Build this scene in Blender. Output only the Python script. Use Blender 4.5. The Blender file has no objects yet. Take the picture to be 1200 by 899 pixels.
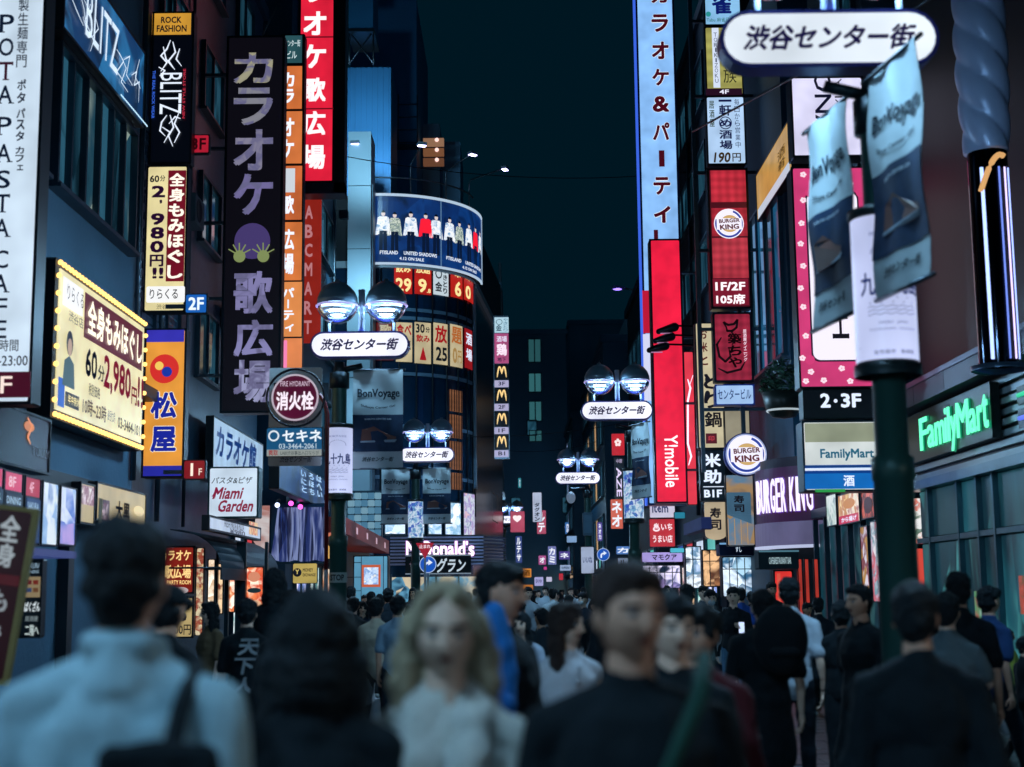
import bpy, bmesh, math, random
from mathutils import Vector, Matrix, noise
random.seed(11)
S = bpy.context.scene
C = S.collection
PI = math.pi
# ------------------------------------------------------------------ camera
FPX, CX, CY = 1667.0, 600.0, 449.5
PITCH, ROLL = math.radians(8.36), math.radians(0.6)
EYE = Vector((0, 0, 1.65))
_f = Vector((0, math.cos(PITCH), math.sin(PITCH)))
_r0 = Vector((1, 0, 0)); _u0 = _r0.cross(_f)
_r = _r0 * math.cos(ROLL) - _u0 * math.sin(ROLL)
_u = _u0 * math.cos(ROLL) + _r0 * math.sin(ROLL)
cam_d = bpy.data.cameras.new('camera'); cam = bpy.data.objects.new('camera', cam_d); C.objects.link(cam)
cam.matrix_world = Matrix(((_r.x, _u.x, -_f.x, EYE.x), (_r.y, _u.y, -_f.y, EYE.y), (_r.z, _u.z, -_f.z, EYE.z), (0, 0, 0, 1)))
cam_d.sensor_width = 36; cam_d.lens = 36 * FPX / 1200; cam_d.clip_end = 2000; cam_d.clip_start = .05
cam_d.dof.use_dof = True; cam_d.dof.focus_distance = 34; cam_d.dof.aperture_fstop = 1.6
S.camera = cam
# ------------------------------------------------------------------ world: dark night sky over the city
w = bpy.data.worlds.new('World'); S.world = w; w.use_nodes = True
bg = w.node_tree.nodes['Background']; bg.inputs[0].default_value = (.0003, .0082, .0150, 1); bg.inputs[1].default_value = 1.0
S.view_settings.view_transform = 'Standard'; S.view_settings.look = 'None'; S.view_settings.exposure = 0; S.view_settings.gamma = 1
S.cycles.max_bounces = 5; S.cycles.sample_clamp_indirect = 3.0; S.cycles.sample_clamp_direct = 12.0
S.cycles.caustics_reflective = False; S.cycles.caustics_refractive = False

def ray(px, py):
    return (_f + _r * ((px - CX) / FPX) - _u * ((py - CY) / FPX))
def at(px, py, Y):
    d = ray(px, py); return EYE + d * (Y / d.y)
def gx(px, Y):                       # world x of an image column at depth Y (eye height)
    return at(px, 695, Y).x
def gz(px, py, Y):
    return at(px, py, Y).z
# ------------------------------------------------------------------ colours and materials
def lin(h):
    if not isinstance(h, str): return tuple(h)
    h = h.lstrip('#'); o = []
    for i in (0, 2, 4):
        c = int(h[i:i + 2], 16) / 255
        o.append(c / 12.92 if c <= .04045 else ((c + .055) / 1.055) ** 2.4)
    return tuple(o)
_mats = {}
def newmat(n):
    m = bpy.data.materials.new(n); m.use_nodes = True
    return m, m.node_tree, m.node_tree.nodes['Principled BSDF']
def em(col, k=1.0, light=False, tex=None, rough=.35):
    """lights (backlit acrylic, neon, screen), plus a painted-in glow on brick, cloth and plates"""
    key = ('em', col, k, light, tex)
    if key in _mats: return _mats[key]
    m, nt, b = newmat('lit ' + str(col)); c = lin(col)
    b.inputs['Base Color'].default_value = (c[0] * .1, c[1] * .1, c[2] * .1, 1)
    b.inputs['Roughness'].default_value = rough
    b.inputs['Emission Color'].default_value = (*c, 1); b.inputs['Emission Strength'].default_value = k
    N = nt.nodes; L = nt.links
    if tex:
        tc = N.new('ShaderNodeTexCoord')
        if tex in ('glow', 'tubes', 'grid'):
            # uneven light of the tubes behind the acrylic
            mp = N.new('ShaderNodeMapping'); L.new(tc.outputs['Object'], mp.inputs[0])
            nz = N.new('ShaderNodeTexNoise'); nz.inputs['Scale'].default_value = 1.6; nz.inputs['Detail'].default_value = 2
            L.new(mp.outputs[0], nz.inputs[0])
            mr = N.new('ShaderNodeMapRange'); mr.inputs[1].default_value = .3; mr.inputs[2].default_value = .7
            mr.inputs[3].default_value = .78 if tex == 'glow' else .7; mr.inputs[4].default_value = 1.12
            L.new(nz.outputs[0], mr.inputs[0]); out = mr.outputs[0]
            if tex != 'glow':
                wv = N.new('ShaderNodeTexWave'); wv.wave_type = 'BANDS'; wv.bands_direction = 'Z'
                wv.inputs['Scale'].default_value = 1.1 if tex == 'tubes' else 1.55
                L.new(tc.outputs['Object'], wv.inputs[0])
                m2 = N.new('ShaderNodeMapRange'); m2.inputs[3].default_value = .82; m2.inputs[4].default_value = 1.06
                L.new(wv.outputs['Fac'], m2.inputs[0])
                mu = N.new('ShaderNodeMath'); mu.operation = 'MULTIPLY'; L.new(out, mu.inputs[0]); L.new(m2.outputs[0], mu.inputs[1]); out = mu.outputs[0]
                if tex == 'grid':
                    wx = N.new('ShaderNodeTexWave'); wx.wave_type = 'BANDS'; wx.bands_direction = 'X'; wx.inputs['Scale'].default_value = 1.55
                    L.new(tc.outputs['Object'], wx.inputs[0])
                    m3 = N.new('ShaderNodeMapRange'); m3.inputs[3].default_value = .82; m3.inputs[4].default_value = 1.06
                    L.new(wx.outputs['Fac'], m3.inputs[0])
                    m4 = N.new('ShaderNodeMath'); m4.operation = 'MULTIPLY'; L.new(out, m4.inputs[0]); L.new(m3.outputs[0], m4.inputs[1]); out = m4.outputs[0]
            mk = N.new('ShaderNodeMath'); mk.operation = 'MULTIPLY'; mk.inputs[1].default_value = k
            L.new(out, mk.inputs[0]); L.new(mk.outputs[0], b.inputs['Emission Strength'])
    m.cycles.emission_sampling = 'AUTO' if light else 'NONE'
    _mats[key] = m; return m
def photo(cols, scale=6, k=.8, seed=0, light=False, stretch=(1, 1, 1)):
    """a printed or screened picture: patches of colour"""
    key = ('photo', tuple(cols), scale, k, seed, stretch)
    if key in _mats: return _mats[key]
    m, nt, b = newmat('glowing print or pane'); N = nt.nodes; L = nt.links
    tc = N.new('ShaderNodeTexCoord'); mp = N.new('ShaderNodeMapping'); mp.inputs['Location'].default_value = (seed * 3.1, seed * 1.7, seed * 2.3)
    mp.inputs['Scale'].default_value = stretch
    L.new(tc.outputs['Object'], mp.inputs[0])
    nz = N.new('ShaderNodeTexNoise'); nz.inputs['Scale'].default_value = scale * .8; nz.inputs['Detail'].default_value = 3; nz.inputs['Distortion'].default_value = .8
    L.new(mp.outputs[0], nz.inputs[0])
    vo = N.new('ShaderNodeTexVoronoi'); vo.inputs['Scale'].default_value = scale; L.new(mp.outputs[0], vo.inputs[0])
    ad = N.new('ShaderNodeMix'); ad.data_type = 'FLOAT'; ad.inputs[0].default_value = .35
    L.new(nz.outputs[0], ad.inputs[2]); L.new(vo.outputs['Color'], ad.inputs[3])
    cr = N.new('ShaderNodeValToRGB'); cr.color_ramp.interpolation = 'EASE'
    e = cr.color_ramp.elements
    n = len(cols)
    for i, c in enumerate(cols):
        p = .28 + .44 * i / max(1, n - 1)
        el = e[i] if i < 2 else e.new(p)
        el.position = p; el.color = (*lin(c), 1)
    L.new(ad.outputs[0], cr.inputs[0]); L.new(cr.outputs[0], b.inputs['Emission Color']); b.inputs['Emission Strength'].default_value = k
    b.inputs['Base Color'].default_value = (.03, .03, .03, 1); b.inputs['Roughness'].default_value = .3
    m.cycles.emission_sampling = 'AUTO' if light else 'NONE'
    _mats[key] = m; return m
def pm(col, rough=.6, metal=0.0, bump=0.0, bscale=30, var=.25, vscale=3.0, trans=0.0, sheen=0, name='surface', stretch=None):
    key = ('pm', col, rough, metal, bump, bscale, var, vscale, trans, sheen, stretch)
    if key in _mats: return _mats[key]
    m, nt, b = newmat(name); N = nt.nodes; L = nt.links; c = tuple(max(v, f_) for v, f_ in zip(lin(col), (.005, .010, .014)))
    b.inputs['Roughness'].default_value = rough; b.inputs['Metallic'].default_value = metal
    if not metal and rough >= .5: b.inputs['Specular IOR Level'].default_value = .18 if rough > .8 else .3
    if sheen: b.inputs['Sheen Weight'].default_value = sheen
    tc = N.new('ShaderNodeTexCoord'); mp = N.new('ShaderNodeMapping'); L.new(tc.outputs['Object'], mp.inputs[0])
    if stretch: mp.inputs['Scale'].default_value = stretch
    nz = N.new('ShaderNodeTexNoise'); nz.inputs['Scale'].default_value = vscale; nz.inputs['Detail'].default_value = 5; L.new(mp.outputs[0], nz.inputs[0])
    cr = N.new('ShaderNodeMix'); cr.data_type = 'RGBA'
    cr.inputs[6].default_value = (c[0] * (1 - var), c[1] * (1 - var), c[2] * (1 - var), 1)
    cr.inputs[7].default_value = (min(1, c[0] * (1 + var)), min(1, c[1] * (1 + var)), min(1, c[2] * (1 + var)), 1)
    L.new(nz.outputs[0], cr.inputs[0]); L.new(cr.outputs[2], b.inputs['Base Color'])
    if bump:
        n2 = N.new('ShaderNodeTexNoise'); n2.inputs['Scale'].default_value = bscale; n2.inputs['Detail'].default_value = 4; L.new(mp.outputs[0], n2.inputs[0])
        bp = N.new('ShaderNodeBump'); bp.inputs['Strength'].default_value = bump; bp.inputs['Distance'].default_value = .02
        L.new(n2.outputs[0], bp.inputs['Height']); L.new(bp.outputs[0], b.inputs['Normal'])
    _mats[key] = m; return m
def glass_dark(tint='#0a1c26'):
    key = ('glass', tint)
    if key in _mats: return _mats[key]
    m, nt, b = newmat('window glass'); b.inputs['Base Color'].default_value = (*lin(tint), 1)
    b.inputs['Roughness'].default_value = .06; b.inputs['IOR'].default_value = 1.7
    _mats[key] = m; return m
def winmat(k=.35, seed=0, cols=('#03101a', '#0c2c3c', '#2a5a70', '#06202c', '#164050')):  # dim interior glow painted into the pane as emission
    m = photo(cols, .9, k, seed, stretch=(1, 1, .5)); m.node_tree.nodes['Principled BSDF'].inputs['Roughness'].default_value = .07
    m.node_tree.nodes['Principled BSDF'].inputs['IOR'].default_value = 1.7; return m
def glass_clear():
    key = 'gc'
    if key in _mats: return _mats[key]
    m, nt, b = newmat('clear lamp glass'); N = nt.nodes; L = nt.links
    tr = N.new('ShaderNodeBsdfTransparent'); gl = N.new('ShaderNodeBsdfGlossy'); gl.inputs['Roughness'].default_value = .08
    tr.inputs[0].default_value = (.97, .98, 1, 1); gl.inputs[0].default_value = (.9, .92, 1, 1)
    fr = N.new('ShaderNodeFresnel'); fr.inputs[0].default_value = 1.25
    tl = N.new('ShaderNodeBsdfTranslucent'); tl.inputs[0].default_value = (.75, .8, 1, 1); m0 = N.new('ShaderNodeMixShader'); m0.inputs[0].default_value = .02; L.new(tr.outputs[0], m0.inputs[1]); L.new(tl.outputs[0], m0.inputs[2])
    mx = N.new('ShaderNodeMixShader'); L.new(fr.outputs[0], mx.inputs[0]); L.new(m0.outputs[0], mx.inputs[1]); L.new(gl.outputs[0], mx.inputs[2])
    L.new(mx.outputs[0], N['Material Output'].inputs[0])
    _mats[key] = m; return m

# ------------------------------------------------------------------ mesh collector
class MB:
    def __init__(s): s.v = []; s.f = []; s.mi = []; s.sm = []
    def add(s, vs, fs, mi=0, smooth=False):
        o = len(s.v); s.v += [tuple(v) for v in vs]; s.f += [tuple(i + o for i in f) for f in fs]
        s.mi += [mi] * len(fs); s.sm += [smooth] * len(fs); return s
    def box(s, x0, x1, y0, y1, z0, z1, mi=0):
        vs = [(x, y, z) for z in (z0, z1) for y in (y0, y1) for x in (x0, x1)]
        return s.add(vs, [(0, 2, 3, 1), (4, 5, 7, 6), (0, 1, 5, 4), (2, 6, 7, 3), (0, 4, 6, 2), (1, 3, 7, 5)], mi)
    def bbox(s, x0, x1, y0, y1, z0, z1, b=.02, mi=0):   # box with a chamfer on the edges that run along y
        p = [(x0 + b, z0), (x1 - b, z0), (x1, z0 + b), (x1, z1 - b), (x1 - b, z1), (x0 + b, z1), (x0, z1 - b), (x0, z0 + b)]
        return s.prism(p, y0, y1, mi)
    def prism(s, poly, y0, y1, mi=0):                      # poly in (x, z)
        n = len(poly)
        vs = [(x, y0, z) for x, z in poly] + [(x, y1, z) for x, z in poly]
        return s.add(vs, [tuple(range(n)), tuple(range(2 * n - 1, n - 1, -1))] + [(i, i + n, (i + 1) % n + n, (i + 1) % n) for i in range(n)], mi)
    def hprism(s, poly, z0, z1, mi=0, smooth=False):                     # poly in (x, y)
        n = len(poly)
        vs = [(x, y, z0) for x, y in poly] + [(x, y, z1) for x, y in poly]
        s.add(vs, [tuple(range(n))[::-1], tuple(range(n, 2 * n))], mi)
        return s.add(vs, [(i, (i + 1) % n, (i + 1) % n + n, i + n) for i in range(n)], mi, smooth)
    def lathe(s, prof, c=(0, 0, 0), seg=20, mi=0, smooth=True, axis='z', a0=0, a1=2 * PI):
        full = abs(a1 - a0 - 2 * PI) < 1e-6; n = seg if full else seg + 1
        vs = []
        for r, z in prof:
            for i in range(n):
                a = a0 + (a1 - a0) * i / seg
                x, y = r * math.cos(a), r * math.sin(a)
                p = (x, y, z) if axis == 'z' else ((x, z, y) if axis == 'y' else (z, x, y))
                vs.append((p[0] + c[0], p[1] + c[1], p[2] + c[2]))
        fs = []
        for j in range(len(prof) - 1):
            for i in range(seg):
                a = j * n + i; b = j * n + (i + 1) % n
                fs.append((a, b, b + n, a + n))
        return s.add(vs, fs, mi, smooth)
    def tube(s, pts, r, seg=8, mi=0, r2=None, cap=True):
        pts = [Vector(p) for p in pts]; k = len(pts); vs = []; fs = []
        for i, p in enumerate(pts):
            d = (pts[min(i + 1, k - 1)] - pts[max(i - 1, 0)]).normalized()
            a = Vector((0, 0, 1)) if abs(d.z) < .9 else Vector((1, 0, 0))
            u = d.cross(a).normalized(); v = d.cross(u)
            rr = r if r2 is None else r + (r2 - r) * i / (k - 1)
            for j in range(seg):
                t = 2 * PI * j / seg; vs.append(p + (u * math.cos(t) + v * math.sin(t)) * rr)
        for i in range(k - 1):
            for j in range(seg):
                a = i * seg + j; b = i * seg + (j + 1) % seg; fs.append((a, b, b + seg, a + seg))
        if cap: fs += [tuple(range(seg))[::-1], tuple(range((k - 1) * seg, k * seg))]
        return s.add(vs, fs, mi, True)
    def ball(s, c, r, seg=12, ring=8, mi=0):
        if not hasattr(r, '__len__'): r = (r, r, r)
        vs = [(c[0], c[1], c[2] - r[2])]; 
        for j in range(1, ring):
            p = PI * j / ring
            for i in range(seg):
                a = 2 * PI * i / seg
                vs.append((c[0] + r[0] * math.sin(p) * math.cos(a), c[1] + r[1] * math.sin(p) * math.sin(a), c[2] - r[2] * math.cos(p)))
        vs.append((c[0], c[1], c[2] + r[2])); t = len(vs) - 1; fs = []
        for i in range(seg):
            j = (i + 1) % seg
            fs.append((0, 1 + j, 1 + i)); fs.append((t, 1 + (ring - 2) * seg + i, 1 + (ring - 2) * seg + j))
            for k in range(ring - 2):
                a = 1 + k * seg; fs.append((a + i, a + j, a + seg + j, a + seg + i))
        return s.add(vs, fs, mi, True)
    def cap(s, p0, r0, p1, r1, seg=12, mi=0):              # tapered capsule
        p0 = Vector(p0); p1 = Vector(p1); d = p1 - p0; L = d.length; d.normalize()
        a = Vector((0, 0, 1)) if abs(d.z) < .9 else Vector((1, 0, 0))
        u = d.cross(a).normalized(); v = d.cross(u); vs = [p0 - d * r0]; rings = []
        for t in (-60, -30, 0): rings.append((p0 + d * (r0 * math.sin(math.radians(t))), r0 * math.cos(math.radians(t))))
        for t in (0, 30, 60): rings.append((p1 + d * (r1 * math.sin(math.radians(t))), r1 * math.cos(math.radians(t))))
        for c, r in rings:
            for i in range(seg):
                th = 2 * PI * i / seg; vs.append(c + (u * math.cos(th) + v * math.sin(th)) * r)
        vs.append(p1 + d * r1); T = len(vs) - 1; fs = []
        for i in range(seg):
            j = (i + 1) % seg; fs.append((0, 1 + i, 1 + j)); fs.append((T, 1 + 5 * seg + j, 1 + 5 * seg + i))
            for k in range(5):
                b = 1 + k * seg; fs.append((b + i, b + seg + i, b + seg + j, b + j))
        return s.add(vs, fs, mi, True)
    def mesh(s, name, mats):
        me = bpy.data.meshes.new(name); me.from_pydata(s.v, [], s.f)
        for m in (mats if isinstance(mats, (list, tuple)) else [mats]): me.materials.append(m)
        me.polygons.foreach_set('material_index', s.mi); me.polygons.foreach_set('use_smooth', s.sm)
        me.update(); return me
    def build(s, name, mats, parent=None, loc=None, rz=None, **props):
        o = bpy.data.objects.new(name, s.mesh(name, mats)); C.objects.link(o)
        if parent: o.parent = parent
        if loc: o.location = loc
        if rz is not None: o.rotation_euler.z = rz
        for k, v in props.items(): o[k] = v
        return o
def thing(name, label, cat, loc=(0, 0, 0), rz=0, group=None):
    o = bpy.data.objects.new(name, None); o.empty_display_size = .1; C.objects.link(o); o.location = loc; o.rotation_euler.z = rz
    o['label'] = label; o['category'] = cat
    if group: o['group'] = group
    return o
def copy_tree(o, parent=None):
    c = o.copy(); C.objects.link(c)
    if parent: c.parent = parent
    for ch in list(o.children): copy_tree(ch, c)
    return c
def structure(mb, name, mat):
    o = mb.build(name, mat); o['kind'] = 'structure'; return o

# ------------------------------------------------------------------ lettering
_fc = bpy.data.curves.new('lettering', 'FONT'); _fo = bpy.data.objects.new('lettering_source', _fc); C.objects.link(_fo)
_tc = {}
def glyphs(body, bold=.02, res=2):
    """(verts, faces) of a string, size 1; weight comes from slightly shifted copies"""
    key = (body, bold, res)
    if key in _tc: return _tc[key]
    _fc.body = body; _fc.resolution_u = res
    me = _fo.to_mesh()
    vs = [tuple(v.co) for v in me.vertices]; fs = [tuple(p.vertices) for p in me.polygons]
    _fo.to_mesh_clear()
    if bold > .004:
        n = len(vs); d = bold * .8; V = []; F = []
        offs = [(d, d), (-d, d), (d, -d), (-d, -d)] if bold < .045 else [(d, 0), (-d, 0), (0, d), (0, -d), (d * .7, d * .7), (-d * .7, d * .7), (d * .7, -d * .7), (-d * .7, -d * .7)]
        for k, (ox, oy) in enumerate(offs):
            V += [(x + ox, y + oy, z) for x, y, z in vs]; F += [tuple(i + k * n for i in f) for f in fs]
        vs, fs = V, F
    _tc[key] = (vs, fs); return _tc[key]
def bbox2(vs):
    xs = [v[0] for v in vs]; ys = [v[1] for v in vs]
    return min(xs), max(xs), min(ys), max(ys)
def place_glyphs(mb, body, u0, u1, v0, v1, y, bold=.02, shear=0, rot=0, res=2, mi=0, keep=False, thick=0):
    """fit a string into the local rectangle [u0,u1]x[v0,v1] of a vertical plane at local depth y"""
    vs, fs = glyphs(body, bold, res)
    if not vs: return
    pts = [(x + shear * yy, yy) for x, yy, _ in vs]
    if rot:
        c, s = math.cos(rot), math.sin(rot); pts = [(x * c - yy * s, x * s + yy * c) for x, yy in pts]
    xs = [p[0] for p in pts]; ys = [p[1] for p in pts]; a, b, c, d = min(xs), max(xs), min(ys), max(ys)
    sx = (u1 - u0) / max(b - a, 1e-5); sy = (v1 - v0) / max(d - c, 1e-5)
    if keep: sx = sy = min(sx, sy)
    cx, cy = (u0 + u1) / 2, (v0 + v1) / 2
    out = [(cx + (x - (a + b) / 2) * sx, y, cy + (yy - (c + d) / 2) * sy) for x, yy in pts]
    mb.add(out, fs, mi)
    if thick:
        n = len(out); mb.add([(p[0], p[1] + thick, p[2]) for p in out], [], mi)
        cnt = {}
        for f in fs:
            for i in range(len(f)):
                e = (f[i], f[(i + 1) % len(f)]); cnt[e] = 1
        o = len(mb.v) - 2 * n
        for (i, j) in list(cnt):
            if (j, i) not in cnt:
                mb.f.append((o + i, o + n + i, o + n + j, o + j)); mb.mi.append(mi); mb.sm.append(False)
NARROW = 'ー'
class Board:
    """a vertical plane in the place; local x = its right, y = into it, z = up"""
    def __init__(s, root, P, yaw):
        s.root = root; s.P = Vector(P); s.yaw = yaw
        s.R = Vector((math.cos(yaw), math.sin(yaw), 0)); s.N = Vector((math.sin(yaw), -math.cos(yaw), 0)); s.lay = .012
    def loc(s, px, py):
        d = ray(px, py); t = (s.P - EYE).dot(s.N) / d.dot(s.N); q = EYE + d * t - s.P
        return q.dot(s.R), q.z
    def uv(s, r):
        x0, y0, x1, y1 = r; xm, ym = (x0 + x1) / 2, (y0 + y1) / 2
        return s.loc(x0, ym)[0], s.loc(x1, ym)[0], s.loc(xm, y1)[1], s.loc(xm, y0)[1]
    def nl(s):
        s.lay += .003; return -s.lay
    def text(s, body, r, mat, bold=.02, shear=0, rot=0, res=2, name='lettering', keep=False, y=None, thick=0, outline=None, **pr):
        u0, u1, v0, v1 = s.uv(r)
        if outline:
            mb = MB(); place_glyphs(mb, body, u0 - .01, u1 + .01, v0 - .01, v1 + .01, s.nl(), bold + .035, shear, rot, res, keep=keep)
            mb.build(name + '_outline', outline, s.root)
        mb = MB(); place_glyphs(mb, body, u0, u1, v0, v1, s.nl() if y is None else y, bold, shear, rot, res, keep=keep, thick=thick)
        return mb.build(name, mat, s.root, **pr)
    def vtext(s, body, r, mat, bold=.02, res=2, fill=.86, name='lettering', outline=None, dash='rot'):
        u0, u1, v0, v1 = s.uv(r)
        # a tall board leans in the picture, so take its width from the world, not the pixels
        n = len(body); h = (v1 - v0) / n
        for pas in ((1, outline), (0, mat)):
            if pas[1] is None: continue
            mb = MB(); y = s.nl(); g = .012 * pas[0]; bo = bold + .04 * pas[0]
            for i, ch in enumerate(body):
                if ch == ' ': continue
                t = v1 - h * i; b = t - h; m = h * (1 - fill) / 2; a, c = u0, u1
                if ch in 'ーｰ~—':
                    w_ = (u1 - u0) * .14; a, c = (u0 + u1) / 2 - w_ / 2, (u0 + u1) / 2 + w_ / 2
                    mb.box(a - g, c + g, y, y + .001, b + m * 1.6 - g, t - m * 1.6 + g); continue
                if ch in ',.・': place_glyphs(mb, ch, u0 + (u1 - u0) * .6, u1 - (u1 - u0) * .2, t - h * .4, t - h * .1, y, bo, 0, 0, res); continue
                if ch in 'I1!': a, c = u0 + (u1 - u0) * .3, u1 - (u1 - u0) * .3
                if ch in 'ィャュョッェ': a = u0 + (u1 - u0) * .25; t -= h * .2
                place_glyphs(mb, ch, a - g, c + g, b + m - g, t - m + g, y, bo, 0, 0, res)
            mb.build(name + ('_outline' if pas[0] else ''), pas[1], s.root)
    def plate(s, r, mat, name='panel', bevel=0, y=None, t=.004, **pr):
        u0, u1, v0, v1 = s.uv(r); y = s.nl() if y is None else y
        mb = MB()
        if bevel:
            b = min(bevel, (u1 - u0) / 2.01, (v1 - v0) / 2.01); p = []
            for cx, cz, a0 in ((u1 - b, v0 + b, -90), (u1 - b, v1 - b, 0), (u0 + b, v1 - b, 90), (u0 + b, v0 + b, 180)):
                for k in range(9):
                    a = math.radians(a0 + k * 90 / 8); p.append((cx + b * math.cos(a), cz + b * math.sin(a)))
            mb.prism(p, y, y + t)
        else: mb.box(u0, u1, y, y + t, v0, v1)
        return mb.build(name, mat, s.root, **pr)
    def disc(s, cx, cy, rx, mat, name='disc', ry=None, a0=0, a1=360, inner=0, y=None):
        ry = ry or rx; u0, u1, v0, v1 = s.uv((cx - rx, cy - ry, cx + rx, cy + ry)); y = s.nl() if y is None else y
        cu, cv, ru, rv = (u0 + u1) / 2, (v0 + v1) / 2, (u1 - u0) / 2, (v1 - v0) / 2
        n = 28; mb = MB(); pts = [(cu + ru * math.cos(math.radians(a0 + (a1 - a0) * i / n)), cv + rv * math.sin(math.radians(a0 + (a1 - a0) * i / n))) for i in range(n + 1)]
        if inner:
            q = [(cu + (p[0] - cu) * inner, cv + (p[1] - cv) * inner) for p in pts]
            for i in range(n): mb.prism([q[i], pts[i], pts[i + 1], q[i + 1]], y, y + .003)
        else:
            if a1 - a0 >= 360: pts = pts[:-1]
            mb.prism(pts, y, y + .003)
        return mb.build(name, mat, s.root)
    def stroke(s, pts, wpx, mat, name='stroke'):
        P = [s.loc(*p) for p in pts]; y = s.nl(); mb = MB(); wd = wpx / FPX * (s.P.y) / 2
        for i in range(len(P) - 1):
            a, b = Vector(P[i]), Vector(P[i + 1]); d = (b - a)
            if d.length < 1e-6: continue
            d.normalize(); n = Vector((-d.y, d.x)) * wd
            k0 = 1 if 0 < i else .5; k1 = 1 if i < len(P) - 2 else .4
            a2 = a - d * wd * .4; b2 = b + d * wd * .4
            mb.prism([tuple(a2 - n * k0), tuple(b2 - n * k1), tuple(b2 + n * k1), tuple(a2 + n * k0)], y, y + .002)
        return mb.build(name, mat, s.root)
# common materials
BODY = pm('#101a22', .45, .3, var=.3)
STEEL = pm('#5a6670', .35, .9, var=.2)
DARK = pm('#0c1216', .5, .2)
def sign(name, label, r, d=None, X=None, yaw=None, t=.22, body=None, face=None, rim=.03, cat='sign', xref=None, group=None, bevel=0, bracket=None, anchor=None):
    """a sign cabinet: r = its outline in the photo, d = distance along the street (or X = facade line)"""
    x0, y0, x1, y1 = r
    if X is not None:
        yaw = PI / 2 if X < 0 else -PI / 2; P = Vector((X, 0, 0))
    else:
        yaw = yaw or 0; a = anchor or (x0 + x1) / 2; P = at(a, (y0 + y1) / 2, d)
    B = Board(None, P, yaw); xr = (x0 + x1) / 2 if xref is None else xref; ym = (y0 + y1) / 2
    ua, ub = B.loc(x0, ym)[0], B.loc(x1, ym)[0]; vb, vt = B.loc(xr, y1)[1], B.loc(xr, y0)[1]
    O = B.P + B.R * ((ua + ub) / 2) + Vector((0, 0, vb)); wd, h = ub - ua, vt - vb
    root = thing(name, label, cat, O, yaw, group); B = Board(root, O, yaw); B.w = wd; B.h = h
    MB().bbox(-wd / 2, wd / 2, 0, t, 0, h, min(.02, wd * .1)).build('cabinet', body or BODY, root)
    if face is not None:
        if bevel:
            b = Board(root, O, yaw); 
        mb = MB().bbox(-wd / 2 + rim, wd / 2 - rim, -.008, 0.001, rim, h - rim, min(.02, wd * .1)); mb.build('face', face, root)
        # metal rim
        q = MB(); z = -.02
        for a in ((-wd / 2 - .004, -wd / 2 + rim, 0, h), (wd / 2 - rim, wd / 2 + .004, 0, h)): q.box(a[0], a[1], z, .02, a[2], a[3])
        q.box(-wd / 2 + rim, wd / 2 - rim, z, .02, 0, rim); q.box(-wd / 2 + rim, wd / 2 - rim, z, .02, h - rim, h)
        q.build('frame', body or BODY, root)
    if bracket:
        sx, n = bracket
        for i in range(n):
            zz = h * (i + .5) / n
            MB().box(min(sx * wd / 2, sx * (wd / 2 + .5)), max(sx * wd / 2, sx * (wd / 2 + .5)), t * .35, t * .65, zz - .03, zz + .03).build('bracket', STEEL, root)
    return B
WHT = em('#dfeaff', 1.0); INK = em('#0a0f20', .6); 
# ================================================================== SETTING
ASPH = pm('#2c4450', .38, 0, bump=.35, bscale=60, var=.3, vscale=1.2, name='asphalt')
PAVE = pm('#3a434a', .42, 0, bump=.3, bscale=40, var=.3, vscale=2, name='paving stone')
g = MB(); g.box(-400, 400, -60, 900, -.2, 0); structure(g, 'ground', ASPH)
g = MB(); g.box(-5.55, 5.55, -30, 160, .0045, .012); road = structure(g, 'road', ASPH)
for nm, a, b in (('pavement', 5.7, 9.5), ('pavement', -9.5, -5.7)):
    g = MB(); g.box(a, b, -30, 75, .0, .10); pv = structure(g, nm, PAVE)
    k = MB(); s_ = 1 if a > 0 else -1
    xa, xb = (5.56, 5.695) if a > 0 else (-5.695, -5.56)
    me = None
    for i in range(60):
        y = 6 + i * .9
        if me is None: me = MB().bbox(xa, xb, 0, .888, 0, .118, .012).mesh('kerb_stone', pm('#59646a', .6, bump=.3, var=.3))
        o = bpy.data.objects.new('kerb_stone', me); C.objects.link(o); o.location = (0, y, .0); o.parent = pv
    if a > 0:
        me = MB().bbox(0, .292, 0, .292, 0, .016, .004).mesh('paving_slab', pm('#6b6660', .5, bump=.25, var=.35, vscale=1.5))
        for i in range(48):
            for j in range(3):
                o = bpy.data.objects.new('paving_slab', me); C.objects.link(o); o.location = (5.705 + j * .3, 13.5 + i * .3, .0975 + random.uniform(0, .003)); o.parent = pv
me = MB().bbox(0, .392, 0, .192, 0, .014, .004).mesh('paving_block', pm('#323b42', .36, bump=.3, var=.4, vscale=1.1))
for i in range(37):
    for j in range(7):
        o = bpy.data.objects.new('paving_block', me); C.objects.link(o)
        o.location = (2.74 + j * .4 - (.2 if i % 2 else 0), 12.5 + i * .42, .009 + random.uniform(0, .003)); o.scale.y = 2.1; o.parent = road
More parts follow.
